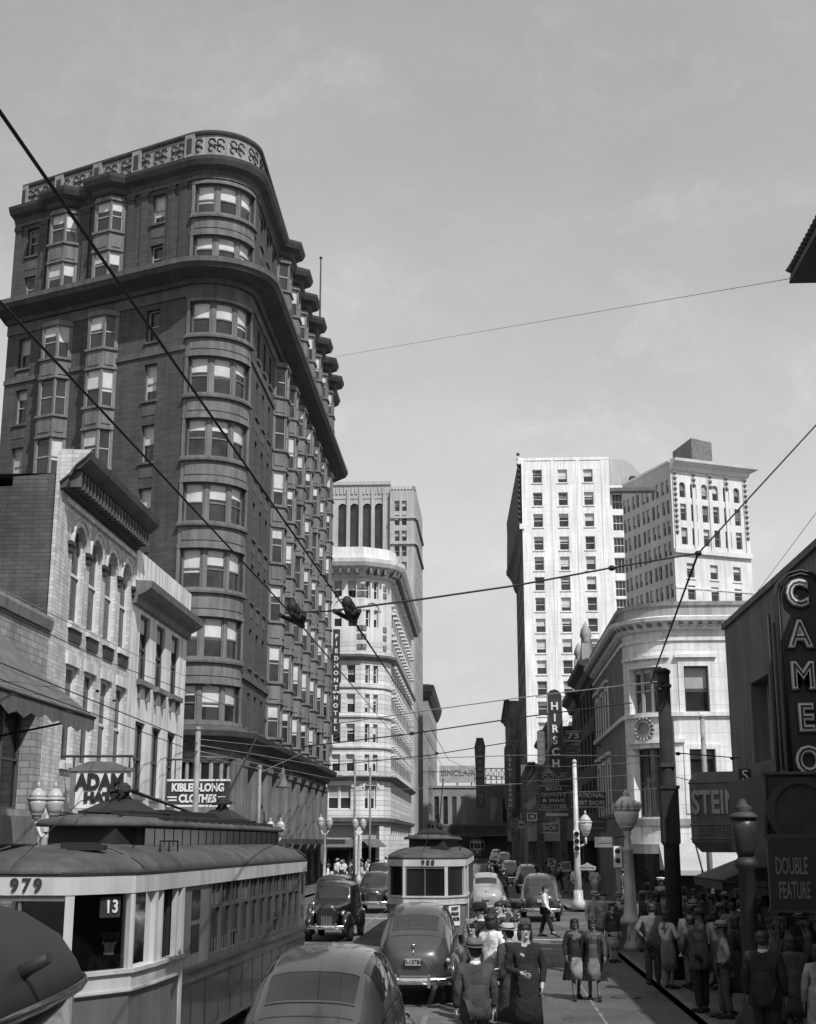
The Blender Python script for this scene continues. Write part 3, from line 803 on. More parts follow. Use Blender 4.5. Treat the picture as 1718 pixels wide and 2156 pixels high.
# ================================================================== PIEDMONT HOTEL (white, behind the wedge)
off = (-17, 160, 0)
ph = thing('white_hotel', 'white banded stone hotel with chamfered corner and deep bracketed cornice, past the wedge tower', 'building', off)
P = Path([(-26, 140), (-12.5, 140), (-10.2, 141.6), (-9.6, 143.2), (-9.6, 186)])
Zp = 31.6
fz = [12.2, 15.9, 19.5, 23.2]
uf = P.u[1]; uch = P.u[2]
rows = [(10.2, 1.9), (13.3, 2.1), (16.9, 2.1), (20.1, 2.1), (25.9, 2.0), (28.6, 1.9)]
rows = [(10.4, 1.8), (13.4, 1.95), (16.5, 1.95), (19.6, 1.95), (22.8, 1.9), (25.6, 1.9), (28.7, 1.9)]
ops = []; colu = []
for (z, h) in rows:
    for c in (uf - 1.1, uf - 2.6, uf - 5.2, uf - 6.7): ops.append((c - .45, c + .45, z, z + h, .35))
    for c in (uf + .75, uf + 1.75): ops.append((c - .28, c + .28, z, z + h, .35))
    for k in range(13):
        c = P.u[3] + 2.0 + k * 3.1; ops.append((c - .6, c + .6, z, z + h, .35))
low = [(uf - 3.4, uf - 1.0, 6.6, 9.0, .4), (uf + .55, uf + 1.9, 6.6, 9.0, .4)]
gnd = [(uf - 8.5, uf - 4.2, .4, 5.0, .8), (uf - 3.7, uf - .5, .4, 5.0, .8), (uf + .2, uf + 2.3, .4, 5.0, .8)] + [(P.u[3] + 1.2 + k * 4.2, P.u[3] + 4.4 + k * 4.2, .4, 5.0, .8) for k in range(9)]
mb = MB(); wall(mb, P, 0, 24.0, [o_ for o_ in ops if o_[2] < 22] + low + gnd, 0)
mb.build('wall', [PIEDR], ph, off)
mb = MB(); wall(mb, P, 24.0 - 2.0, Zp, [o_ for o_ in ops if o_[2] > 22], 0) if False else wall(mb, P, 24.0, Zp, [o_ for o_ in ops if o_[2] > 24], 0)
roofcap(mb, [(p.x, p.y) for p in P.p] + [(-26, 186)], Zp)
mb.build('upper_wall', [PIED], ph, off)
cnt = 0
for (a, b, c, d, e) in ops:
    if a < P.u[3]: window(P, a, b, c, d, e, ph, off, sash=SASHW, fw=.08, sub=False); cnt += 1
sm = MB()
for (a, b, c, d, e) in ops:
    if a >= P.u[3]:
        slab(sm, P, a, b, c, (c + d) / 2, e - .02, e + .02, 0); slab(sm, P, a, b, (c + d) / 2, d, e - .02, e + .02, 1)
build_each(sm, 'side_window', [GL, BLIND], ph, off)
for (a, b, c, d, e) in low: window(P, a, b, c, d, e, ph, off, lights=2, sash=SASHW, fw=.1, blind=.5, sub=False)
mb = MB()
for (a, b, c, d, e) in ops:
    if a >= P.u[3]: slab(mb, P, a - .3, b + .3, d + .05, d + .3, -.55, .02); slab(mb, P, a - .25, b + .25, c - .2, c - .02, -.35, .02)
build_each(mb, 'window_hood', [PIED], ph, off, cap=300 if False else 100)
mb = MB()
archivolt(mb, P, uf - 3.1, uf - .6, 27.4, .3, .12); archivolt(mb, P, uf + .4, uf + 2.1, 27.4, .25, .12)
for (a, b, c, d, e) in low: archivolt(mb, P, a - .1, b + .1, d - .2, .25, .12)
for z in (12.8, 16.0, 19.1): sweep(mb, P, [(0, z), (.18, z + .05), (.2, z + .25), (0, z + .3)])
build_each(mb, 'string_course', [PIED], ph, off)
mb = MB(); sweep(mb, P, [(0, 22.0), (.3, 22.1), (.6, 22.35), (.65, 22.6), (0, 22.7)]); sweep(mb, P, [(0, 9.5), (.35, 9.6), (.7, 9.9), (0, 10.05)]); sweep(mb, P, [(0, 5.2), (.4, 5.35), (.5, 5.7), (0, 5.8)]); build_each(mb, 'ledge', [MTRIM], ph, off)
mb = MB(); sweep(mb, P, [(0, 30.9), (.3, 31.0), (.5, 31.5), (1.3, 32.0), (1.5, 32.4), (1.55, 32.8), (.6, 32.85), (.5, 34.2), (.1, 34.25)]); mb.build('cornice', [PIED], ph, off)
mb = MB()
k = .3
while k < P.L - 1:
    slab(mb, P, k, k + .3, 31.2, 32.0, -1.15, -.3); k += .9
build_each(mb, 'cornice_bracket', [MTRIM], ph, off)
mb = MB()
for u in (uf - .2, uf - 3.9, uch + .1, uf + .25):
    for z in (23.2, 24.3, 25.2, 28.9, 29.7): slab(mb, P, u - .28, u + .28, z, z + .55, -.10, .02)
build_each(mb, 'carved_swag', [MTRIM], ph, off)
mb = MB()
for (a, b, c, d, e) in gnd: slab(mb, P, a, b, c, d - 1.6, e - .04, e + .04, 0); slab(mb, P, a, b, d - 1.55, d, e - .08, e + .04, 1)
build_each(mb, 'shop_window', [GLD, LETG], ph, off)
mb = MB()
for (a, b, c, d, e) in gnd[:3]:
    zq = 3.3
    mb.face([P.pos(a, zq + .3, 0), P.pos(b, zq + .3, 0), P.pos(b, zq - .5, -1.6), P.pos(a, zq - .5, -1.6)])
build_each(mb, 'shop_awning', [CANVAS], ph, off)
lettering('LEROY', .75, LETD, ph, (P.pos(uf - 2.1, 0, 0)[0] - off[0], 140 - off[1] + .70, 4.25), 0, .03, .02) if False else None
# vertical hotel sign hung in front of the white hotel
pt = at(709, 1325, 138.6); pb = at(707, 1547, 138.6)
vs = thing('hanging_sign', 'narrow dark upright sign with small light letters against the white hotel', 'sign', (pt.x, 138.6, pb.z))
H_ = pt.z - pb.z
mb = MB(); mb.box(-.32, .32, -.12, .12, 0, H_ * .39); mb.box(-.32, .32, -.12, .12, H_ * .41, H_); build_each(mb, 'sign_box', SIGND, vs)
mb = MB(); mb.box(-.36, -.33, -.14, .14, 0, H_); mb.box(.33, .36, -.14, .14, 0, H_); mb.tube([(0, 0, H_ * .4), (0, 1.6, H_ * .4)], .06); mb.tube([(0, 0, H_ * .95), (0, 1.6, H_ * .95)], .06); mb.build('sign_frame', DTRIM, vs)
for i, ch in enumerate('PIEDMONT'): lettering(ch, .62, LETW, vs, (0, -.13, H_ * .97 - .45 - i * H_ * .07), 0, .03, .02)
for i, ch in enumerate('HOTEL'): lettering(ch, .62, LETW, vs, (0, -.13, H_ * .37 - .3 - i * H_ * .072), 0, .03, .02)

# ================================================================== ART DECO TOWER BEHIND
off = (-20, 235, 0)
tw = thing('setback_tower', 'light brick tower with four long arched windows and stepped shoulder, behind the white hotel', 'building', off)
Yt = 220.0
xs = [at(u, 1080, Yt).x for u in (640, 725, 760, 822)]; ztm = at(740, 1015, Yt).z; zsh = at(850, 1032, Yt).z
xl, xr = at(640, 1080, Yt).x, at(822, 1080, Yt).x; xs2 = at(872, 1080, Yt).x
mb = MB(); P = Path([(xl, Yt), (xr, Yt)]); za = at(760, 1140, Yt).z; zat = at(760, 1060, Yt).z
ac = [at(u, 1100, Yt).x - xl for u in (713, 737, 767, 799)]; acs = [at(u, 1100, Yt).x - xl for u in (721, 746, 773, 798)]
aw_ = .75
ops = [(c - aw_, c + aw_, za - 3.5, zat, .6) for c in acs]
wall(mb, P, 0, ztm - 3, ops, 0)
for c in acs: arch_fill(mb, P, c - aw_, c + aw_, zat - aw_, .6)
for k, (a, b) in enumerate(zip([0] + acs, acs + [P.L])):
    c = (a + b) / 2
    slab(mb, P, c - .3, c + .3, za - 4, ztm - 1.2, -.35, .02)
slab(mb, P, 0, P.L, ztm - 3.0, ztm - .6, -.1, .6); slab(mb, P, 0, P.L, ztm - .6, ztm, -.4, .6)
for k in range(22): slab(mb, P, .2 + k * P.L / 22.5, .55 + k * P.L / 22.5, ztm - 2.2, ztm - 1.0, -.28, -.05)
box_building(mb, xl, xr, Yt, 250, ztm - .3, 0, 'lrbt')
mb.build('wall', [TOWER], tw, off)
mb = MB()
for c in acs: slab(mb, P, c - aw_, c + aw_, za - 3.5, zat, .55, .65)
build_each(mb, 'arched_window', [GL], tw, off)
P2 = Path([(xr, Yt - .8), (xs2, Yt - .8), (xs2 + .3, Yt + .4), (xs2 + .5, 241)])
mb = MB(); ops = []; wz = [at(850, v, Yt - .8).z for v in (1065, 1095, 1128, 1160, 1194, 1226, 1262, 1300, 1340, 1380, 1420, 1460, 1500)]
wc = [at(u, 1100, Yt - .8).x - xr for u in (836, 851)]
for z in wz:
    for c in wc: ops.append((c - .42, c + .42, z - .9, z + .9, .4))
    for k in range(4): ops.append((P2.u[2] + 2 + k * 5, P2.u[2] + 3.3 + k * 5, z - .9, z + .9, .4))
zsh2 = zsh
wall(mb, P2, 0, zsh2, ops, 0); roofcap(mb, [(p.x, p.y) for p in P2.p] + [(xr, 241)], zsh2 - .1)
for z in (zsh2 - 5.2, at(850, 1148, Yt).z): slab(mb, P2, 0, P2.L, z, z + .4, -.3, .02)
for k in range(9): slab(mb, P2, .2 + k * .55, .5 + k * .55, zsh2 - .1, zsh2 + .5, -.15, .3)
mb.build('shoulder_wall', [TOWER], tw, off)
for (a, b, c, d, e) in ops:
    if a < P2.u[1]: window(P2, a, b, c, d, e, tw, off, sash=SASH, fw=.08, sub=False)
mb = MB()
for (a, b, c, d, e) in ops:
    if a > P2.u[1]: slab(mb, P2, a, b, c, d, e - .02, e + .02)
build_each(mb, 'side_window', [GL], tw, off)

# dark edge building beyond the tower
p = at(903, 1440, 275)
off = (p.x - 6, 285, 0)
db = thing('corniced_block', 'dark narrow block with a projecting cornice at the far left street line', 'building', off)
mb = MB(); box_building(mb, p.x - 14, p.x - .2, 275, 330, p.z, 0); mb.build('wall', [mat('hazy_mid_wall', .26, .9, .15, .4, streak=.2)], db, off)
Pd = Path([(p.x - 14, 275), (p.x - .2, 275), (p.x - .2, 330)])
mb = MB(); sweep(mb, Pd, [(0, p.z - 3.2), (.4, p.z - 3), (1.0, p.z - 1.6), (1.3, p.z - .4), (0, p.z)]); mb.build('cornice', [DTRIM], db, off)
mb = MB()
for z in range(5, int(p.z) - 5, 4):
    for k in range(12): slab(mb, Pd, Pd.u[1] + 2 + k * 4.4, Pd.u[1] + 4 + k * 4.4, z, z + 2.2, -.05, .02)
build_each(mb, 'side_window', [GL], db, off)

# ================================================================== END OF THE STREET
pa = at(905, 1668, 300); pb = at(1012, 1655, 300)
off = ((pa.x + pb.x) / 2, 305, 0)
lb = thing('pilastered_building', 'low grey building with a row of tall pilasters across the end of the street', 'building', off)
P = Path([(pa.x, 300), (pb.x, 300)]); mb = MB()
zt_ = pb.z
ops = [(1.0 + k * 1.95, 2.0 + k * 1.95, zt_ - 9, zt_ - 2.2, .5) for k in range(int((P.L - 2) / 1.95))]
wall(mb, P, 0, zt_, ops, 0); box_building(mb, pa.x, pb.x, 300, 320, zt_, 0, 'lrbt'); slab(mb, P, 0, P.L, zt_ - .4, zt_ + .1, -.25, .02)
mb.build('wall', [mat('hazy_brick', .23, .9, .15, .4)], lb, off)
mb = MB()
for o_ in ops: slab(mb, P, *o_[:4], .42, .5)
build_each(mb, 'tall_window', [GL], lb, off)
mb = MB(); slab(mb, P, 0, P.L, 1, zt_ - 10.5, -1.5, 0); mb.build('shopfronts', [SHADE[0]], lb, off)
pa = at(1012, 1650, 290); pb = at(1105, 1648, 290)
off = ((pa.x + pb.x) / 2, 295, 0)
td = thing('dark_theatre_block', 'dark flat topped theatre block closing the street, with a long marquee', 'building', off)
P = Path([(pa.x, 290), (pb.x + 6, 290)]); mb = MB(); zt_ = pa.z
wall(mb, P, 0, zt_, [(2 + k * 2.6, 3.4 + k * 2.6, zt_ - 8, zt_ - 3, .4) for k in range(5)], 0); box_building(mb, pa.x, pb.x + 6, 290, 315, zt_, 0, 'lrbt')
mb.build('wall', [mat('hazy_dark_wall', .15, .9, .2, .4)], td, off)
mb = MB()
for k in range(5): slab(mb, P, 2 + k * 2.6, 3.4 + k * 2.6, zt_ - 8, zt_ - 3, .36, .4)
build_each(mb, 'window', [GL], td, off)
mb = MB(); mb.box(pa.x - 9, pb.x - 1, 284, 290, 4.6, 6.8); mb.build('marquee', [SHADE[1]], td, off)
mb = MB(); mb.box(pa.x - 9.1, pb.x - .9, 283.9, 284.1, 6.5, 6.9); mb.box(pa.x - 9.1, pb.x - .9, 283.9, 284.1, 4.5, 4.8); build_each(mb, 'marquee_trim', [MTRIM], td, off)
# roof truss sign
pa = at(1000, 1650, 300); pb = at(1090, 1615, 300)
rs = thing('roof_truss_frame', 'open steel truss frame standing on the far roofs across the street end', 'frame', ((pa.x + pb.x) / 2, 300, pa.z - .3))
mb = MB(); hw = (pb.x - pa.x) / 2; hh = pb.z - pa.z
mb.tube([(-hw, 0, hh), (hw, 0, hh)], .16); mb.tube([(-hw, 0, hh * .35), (hw, 0, hh * .35)], .12)
for k in range(9):
    x = -hw + k * hw / 4
    mb.tube([(x, 0, 0), (x, 0, hh)], .11)
    if k < 8: mb.tube([(x, 0, hh * .35), (x + hw / 4, 0, hh)], .09); mb.tube([(x + hw / 4, 0, hh * .35), (x, 0, hh)], .09)
mb.build('truss', [MTRIM], rs)
pa = at(925, 1648, 330); pb = at(1000, 1612, 330)
bbd = thing('roof_signboard', 'white board sign on a far roof, left of the dark upright theatre sign', 'sign', ((pa.x + pb.x) / 2, 330, pa.z - 1))
mb = MB(); hw = (pb.x - pa.x) / 2; hh = pb.z - pa.z
mb.box(-hw, hw, -.2, .2, 1, hh + 1); mb.build('board', [mat('hazy_board', .34, .8, .15, .5, streak=.3)], bbd)
mb = MB(); [mb.tube([(x, .3, -14), (x, .3, hh)], .2) for x in (-hw * .8, 0, hw * .8)]; build_each(mb, 'post', [MTRIM], bbd)
lettering('SINCLAIR', 2.0, LETDIM, bbd, (hw * .05, -.24, 1 + hh * .55), 0, .05, .03)
# vertical theatre signs far away
def upright_sign(label, u0, u1, v0, v1, Y, text, name='upright_sign', m=SIGND, lm=LETW, cap=True, ls=.8):
    a = at(u0, v1, Y); b = at(u1, v1, Y); t = at((u0 + u1) / 2, v0, Y)
    W = b.x - a.x; H = t.z - a.z; cx = (a.x + b.x) / 2
    r = thing(name, label, 'sign', (cx, Y, a.z))
    mb = MB(); pr = [(-W * .36, 0), (W * .36, 0), (W * .42, H * .55), (W * .5, H * .88), (W * .3, H), (-W * .3, H), (-W * .5, H * .88), (-W * .42, H * .55)] if cap else [(-W / 2, H * .04), (0, -H * .03), (W / 2, H * .04), (W / 2, H * .93)] + [(W / 2 * math.cos(R(q)), H * .93 + W * .5 * math.sin(R(q))) for q in (30, 60, 90, 120, 150)] + [(-W / 2, H * .93)]
    mb.prism(pr, 'y', -.3, .3); mb.build('sign_body', [m], r)
    mb = MB(); q = pr + [pr[0]]; mb.tube([(x, -.32, z) for x, z in q], W * .035, 5); mb.build('edge_tube', [LETG], r)
    n = len(text); st = H * .84 / n
    for i, ch in enumerate(text): lettering(ch, min(W * ls, st * .95), lm, r, (0, -.33, H * .88 - st * (i + .5)), 0, .06, .02)
    return r
upright_sign('dark upright theatre sign with a crown top, left of the two far ones', 1001, 1023, 1554, 1702, 262, 'PARAMOUNT', m=mat('hazy_sign', .11, .6, .2, .6), lm=LETG)
upright_sign('far upright theatre sign with white letters and pointed foot, against a dark wall', 1064, 1086, 1568, 1706, 238, 'LOEWS GRAND', m=mat('hazy_sign', .11, .6, .2, .6), cap=False)
# ================================================================== RIGHT: WHITE TOWER
Yw = 200.0
a = at(1097, 966, Yw); b = at(1281, 966, Yw); zt_ = a.z
off = ((a.x + b.x) / 2, 215, 0)
wb = thing('white_tower', 'plain white slab tower with three columns of small windows and dark street front', 'building', off)
XW0, XW1 = a.x, b.x
P = Path([(XW0, Yw), (XW1, Yw)])
rows = [at(1140, v, Yw).z for v in (1002.6, 1050.8, 1095.8, 1144, 1186.5, 1229, 1272.5, 1317, 1360.5, 1405, 1449, 1492, 1536, 1580)]
cs = [at(u, 1150, Yw).x - XW0 for u in (1134.5, 1188.5, 1243)]
ops = [(c - .74, c + .74, z - 1.05, z + 1.05, .35) for z in rows for c in cs]
mb = MB(); wall(mb, P, 0, zt_, ops, 0)
box_building(mb, XW0, XW1, Yw, 240, zt_ - .6, 0, 'rbt')
slab(mb, P, 0, P.L, zt_ - .35, zt_ + .1, -.10, .5)
for f_ in (0.30, .585, .87): slab(mb, P, P.L * f_ + .5, P.L * f_ + 1.1, 10, zt_ - .35, -.07, .02)
slab(mb, P, 0, .8, 10, zt_ - .35, -.06, .02); slab(mb, P, P.L - .8, P.L, 10, zt_ - .35, -.06, .02)
mb.build('wall', [WHITE], wb, off)
for o_ in ops: window(P, *o_[:5], wb, off, sash=SASHW, fw=.09, sub=False)
mb = MB()
for o_ in ops: slab(mb, P, o_[0] - .15, o_[1] + .15, o_[2] - .18, o_[2], -.12, .02)
build_each(mb, 'sill', [WHITE], wb, off)
# dark street front seen edge on, with ornate projecting upper storeys
PS = Path([(XW0, 240), (XW0, Yw + .02)])
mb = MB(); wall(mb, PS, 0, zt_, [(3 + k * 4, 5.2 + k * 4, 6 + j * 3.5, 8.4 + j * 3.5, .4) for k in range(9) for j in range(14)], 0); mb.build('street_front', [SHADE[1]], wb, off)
mb = MB(); zc_ = at(1085, 1105, Yw).z
for k in range(9):
    for j in range(14): slab(mb, PS, 3 + k * 4, 5.2 + k * 4, 6 + j * 3.5, 8.4 + j * 3.5, .35, .4)
build_each(mb, 'street_window', [GL], wb, off)
mb = MB()
PS2 = Path([(XW0, 240), (XW0, Yw + 3.0)])
mb.rings([[(XW0 + .02, Yw + .3, z), (XW0 - w_ * .35, Yw + .5, z), (XW0 - w_, 240, z), (XW0 + .02, 240, z)] for z, w_ in ((zc_ - 3.4, .15), (zc_ - 2.6, .5), (zc_ - 1.6, .7), (zc_ - .8, 1.1), (zc_, 1.75), (zc_ + .6, 1.8), (zc_ + .7, 1.65), (zt_ - 3, 1.5), (zt_ - .8, 1.55))], 0, False)
for k in range(13):
    z = zc_ + 1.2 + k * .85
    mb.ell((XW0 - .45, Yw + .35, z), (.28, .28, .3), 6, 4)
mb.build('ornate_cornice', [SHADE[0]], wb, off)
mb = MB(); mb.box(XW0 - .55, XW0 + .05, Yw - .25, Yw + .6, zt_ - .9, zt_ + .12); mb.box(XW0 - .45, XW0 + .3, Yw - .3, Yw + .5, zc_ - .7, zc_ + .1); build_each(mb, 'corner_scroll', [WHITE], wb, off)
# recessed light court, with wide tenant windows, and the blank block above
Yr = 203.5
xa, xb_ = XW1, at(1311, 1100, Yr).x
PR = Path([(xa, Yr), (xb_, Yr)]); rz = [at(1300, v, Yr).z for v in (1055, 1100, 1147, 1190, 1238, 1277, 1320)]
ops = [(at(1287, 1100, Yr).x - xa + .2 + .012 * k, at(1309, 1100, Yr).x - xa + .3, z - 1.35, z + 1.2, .3) for k, z in enumerate(rz)]
zlow = at(1300, 1022, Yr).z
mb = MB(); wall(mb, PR, 0, zlow, ops, 0); mb.build('light_court_wall', [WHITE], wb, off)
for o_ in ops: window(PR, *o_[:5], wb, off, sash=SASHW, fw=.12, blind=0, sub=False, bars=2, name='court_window')
mb = MB(); sweep(mb, Path([(xa, Yr), (at(1378, 1045, Yr).x, Yr)]), [(0, rz[0] + 1.2), (1.4, rz[0] + 1.3), (1.5, rz[0] + 1.8), (0, rz[0] + 2.0)]); mb.build('ledge', [MTRIM], wb, off)
Yq = 233.0; q = [at(1272, 966, Yq).x, at(1318, 968, Yq).x, at(1356, 990, Yq).x]; zq = at(1290, 966, Yq).z; zq2 = at(1345, 985, Yq).z
mb = MB(); mb.rings([[(q[0], Yq, 0), (q[1], Yq, 0), (q[2], Yq + 4, 0), (q[2], 260, 0), (q[0], 260, 0)], [(q[0], Yq, zq), (q[1], Yq, zq - .2), (q[2], Yq + 4, zq2), (q[2], 260, zq2), (q[0], 260, zq)]], 0, False)
mb.box(q[1] + .6, q[1] + 1.6, Yq + .2, Yq + 1.5, zq - 5.2, zq - 3.2, 1)
mb.build('penthouse_block', [mat('pale_blank_wall', .42, .85, .08, .3, streak=.2), DTRIM], wb, off)

# ================================================================== RIGHT: MARBLE TOWER
K = 1.17
cF = at(1410, 970, 180 * K); cL = at(1306, 1022, 193.6 * K); cR = at(1570, 992, 185.2 * K); zt_ = cF.z
cL.z = cR.z = zt_
off = (cF.x + 3, 188 * K, 0)
ct = thing('marble_tower', 'pale ornate tower with arched top windows, paired side windows and a boxy penthouse', 'building', off)
dv = (Vector((cR.x - cF.x, cR.y - cF.y)).length, Vector((cF.x - cL.x, cF.y - cL.y)).length)
PL_ = Path([(cL.x, cL.y), (cF.x, cF.y)]); PF = Path([(cF.x, cF.y), (cR.x, cR.y)])
rowz = [at(1412, v, 180 * K).z for v in (1012, 1052, 1089, 1128, 1164, 1203, 1238)]
step = 3.0
rowz = [zt_ - 3.4 * K - k * 2.95 * K for k in range(15)]
opsL = []
for z in rowz:
    for k in range(5):
        c = PL_.L - K * (1.7 + k * 2.85)
        for d_ in (-.62 * K, .62 * K):
            if c + d_ > .6: opsL.append((c + d_ - .46, c + d_ + .46, z - 1.05 * K, z + .9 * K, .3))
mb = MB(); wall(mb, PL_, 0, zt_, opsL, 0); mb.build('side_wall', [mat('shaded_side_marble', .40, .8, .1, .3, streak=.15)], ct, off)  # same marble as the front, darkened in colour to carry the side's shade
for o_ in opsL[:90]: window(PL_, *o_[:5], ct, off, sash=SASH, fw=.07, sub=False, name='side_window')
mb = MB()
for o_ in opsL[90:]: slab(mb, PL_, *o_[:4], .26, .3)
if opsL[90:]: build_each(mb, 'lower_side_window', [GL], ct, off)
W3 = PF.L
opsF = []; arches = []
fc = [W3 * (.5 + q) for q in (-.355, -.215, -.07, .07, .215, .355)]
for c in fc:
    for z, h in ((zt_ - 5.1 * K, 2.2 * K), (zt_ - 8.4 * K, 2.4 * K), (zt_ - 11.8 * K, 2.4 * K)):
        opsF.append((c - .58, c + .58, z, z + h, .4))
        if h < 2.3 * K: arches.append((c, z + h - .58))
low = []
for c in [W3 * q for q in (.2, .5, .8)]:
    for k in range(10):
        z = zt_ - K * (16.4 + k * 3.1); low.append((c - .72, c + .72, z, z + 2.0 * K, .35))
mb = MB(); wall(mb, PF, 0, zt_, opsF + low, 0)
for c, z in arches: arch_fill(mb, PF, c - .58, c + .58, z, .4)
slab(mb, PF, 0, W3, zt_ - 13.1 * K, zt_ - 12.5 * K, -.5, .02); slab(mb, PF, 0, W3, zt_ - 18.0 * K, zt_ - 17.75 * K, -.12, .02)
for q in (0.04, .285, .5, .715, .96):
    c = W3 * q; slab(mb, PF, max(c - .3, 0), min(c + .3, W3), zt_ - 12.5 * K, zt_ - 1.6, -.25, .02)
for q in (.35, .65): c = W3 * q; slab(mb, PF, c - .08, c + .08, 0, zt_ - 13.1 * K, -.08, .02)
for (a_, b_, c_, d_, e_) in low: slab(mb, PF, a_ - .2, b_ + .2, c_ - .3, c_ - .1, -.15, .02)
mb.build('front_wall', [CANDL], ct, off)
for o_ in opsF + low: window(PF, *o_[:5], ct, off, sash=SASH, fw=.08, sub=False)
mb = MB()
for q in (0.04, .285, .5, .715, .96):
    c = W3 * q
    for k in range(12): 
        if q in (.04, .96) or k < 3:
            p_ = PF.pos(min(max(c, .3), W3 - .3), zt_ - 2.0 - k * .9, -.3); mb.ell(p_, (.34, .3, .34), 6, 4)
build_each(mb, 'carved_drop', [MTRIM], ct, off)
PCC = Path([(cL.x, cL.y), (cF.x, cF.y), (cR.x, cR.y), (cR.x + (cL.x - cF.x), cR.y + (cL.y - cF.y))])
mb = MB(); sweep(mb, Path([(cF.x, cF.y), (cR.x, cR.y), (cR.x - 2, cR.y + 5)]), [(0, zt_ - 1.6), (.3, zt_ - 1.5), (.5, zt_ - .8), (1.6, zt_ - .3), (1.7, zt_ + .15), (0, zt_ + .3)])
sweep(mb, PL_, [(0, zt_ - .3), (.3, zt_ - .25), (.3, zt_ + .1), (0, zt_ + .15)]); mb.build('cornice', [CANDL], ct, off)
mb = MB(); mb.face([(q.x, q.y, zt_ - .1) for q in PCC.p]); mb.face([PCC.pos(PCC.u[2], 0, 0), PCC.pos(PCC.L, 0, 0), PCC.pos(PCC.L, zt_, 0), PCC.pos(PCC.u[2], zt_, 0)]); 
mb.build('roof', [MTRIM], ct, off)
n0 = at(1457, 968, 186 * K); n1 = at(1500, 972, 188.5 * K); n2 = at(1416, 955, 193 * K); hgt = at(1462, 922, 186 * K).z
mb = MB(); pl = [(n0.x, n0.y), (n1.x, n1.y), (n1.x - 2.6, n1.y + 7.5), (n2.x, n2.y)]
mb.prism(pl, 'z', zt_ - .5, hgt); mb.box(n0.x + 1.2, n0.x + 1.8, 189 * K, 189 * K + .6, hgt, hgt + .5); mb.build('penthouse', [MTRIM], ct, off)

# ================================================================== RIGHT: ROUNDED CORNER BANK
YB = 73.0; XB = XR + .05
RB = 2.9
off = (12, 84, 0)
bk = thing('corner_bank', 'cream stone building with rounded corner, round medallion and tall blank parapet', 'building', off)
curve = arc(XB + RB, YB + RB, RB, 180, 270, 16)
P = Path([(XB, 95)] + curve + [(22, YB)])
ua, ub = P.u[1], P.u[17]
uc = lambda x: ub + (x - (XB + RB))
zsill = at(1440, 1503, YB).z; zwt = at(1440, 1402, YB).z; zl0 = at(1510, 1655, YB).z; zl1 = at(1455, 1577, YB).z
zband = at(1430, 1345, YB).z; zcor = at(1430, 1315, YB).z; zpt = at(1400, 1268, YB).z
xw0, xw1 = at(1441, 1450, YB).x, at(1493, 1450, YB).x
uw0 = ua + (ub - ua) * .28; uw1 = ua + (ub - ua) * .765
ops = [(uc(xw0), uc(xw1), zsill + .12, zwt, .35), (uw0, uw1, zsill + .12, zwt, .4), (uc(xw0) + .1, uc(xw1) + .15, zl0 - 1.4, zl1, .4), (uw0, uw1, 4.6, zl1 + .1, .5)]
ops += [(1.5 + k * 3.6, 3.0 + k * 3.6, zsill + .12, zwt, .35) for k in range(3)] + [(1.5 + k * 3.6, 3.0 + k * 3.6, 5.0, zl1, .35) for k in range(3)]
ops += [(uc(xw0) + k * 3.6, uc(xw1) + k * 3.6, zsill + .12, zwt, .35) for k in (1, 2)]
mb = MB(); PSt = Path([(XB, 95)] + curve[:3]); uS = PSt.L; wall(mb, Path([(XB, 95)] + curve[:2]), 0, zcor, [o_ for o_ in ops if o_[1] < ua], 0); mb.build('street_wall', [mat('shaded_limestone', .17, .9, .25, .6, streak=.35)], bk, off)  # street side's shade is put into the colour: a darker copy of the limestone
mb = MB(); PC_ = Path(curve[1:] + [(22, YB)]); dU = P.u[2]; wall(mb, PC_, 0, zcor, [(o_[0] - dU, o_[1] - dU) + tuple(o_[2:]) for o_ in ops if o_[0] > ua], 0); roofcap(mb, [(q.x, q.y) for q in P.p] + [(22, 95)], zcor + .2)
mb.face([(22, YB, 0), (22, 95, 0), (22, 95, zcor), (22, YB, zcor)]); mb.face([(XB, 95, 0), (22, 95, 0), (22, 95, zpt), (XB, 95, zpt)])
mb.build('wall', [BANK], bk, off)
for i, o_ in enumerate(ops):
    window(P, *o_[:5], bk, off, lights=(3 if i in (1, 3) else 1), sash=SASHD if i != 1 else SASH, fw=.08, blind=[.55, .1, .15, 0][i] if i < 4 else .3, mull=.10)
mb = MB()
for i, o_ in enumerate(ops[:3] + ops[4:]):
    slab(mb, P, o_[0] - .30, o_[0], o_[2] - .02, o_[3] + .28, -.06, .02); slab(mb, P, o_[1], o_[1] + .30, o_[2] - .02, o_[3] + .28, -.06, .02); slab(mb, P, o_[0], o_[1], o_[3], o_[3] + .28, -.06, .02)
    if i != 2: slab(mb, P, o_[0] - .45, o_[1] + .45, o_[3] + .45, o_[3] + .62, -.22, .02)
slab(mb, P, 0, P.L, zsill - .12, zsill + .10, -.16, .02)
slab(mb, P, ua + .9, ub, zl1 + .35, zl1 + .55, -.14, .02)
slab(mb, P, 0, P.L, zband - .1, zband + .1, -.10, .02)
build_each(mb, 'window_surround', [BANK], bk, off)
mb = MB(); sweep(mb, P, [(0, zcor - .35), (.25, zcor - .25), (.35, zcor), (.65, zcor + .15), (.7, zcor + .35), (.1, zcor + .5)]); mb.build('cornice', [BANK], bk, off)
mb = MB()
k = .2
while k < P.L: slab(mb, P, k, k + .2, zcor - .12, zcor + .12, -.5, -.2); k += .52
build_each(mb, 'dentil', [MTRIM], bk, off)
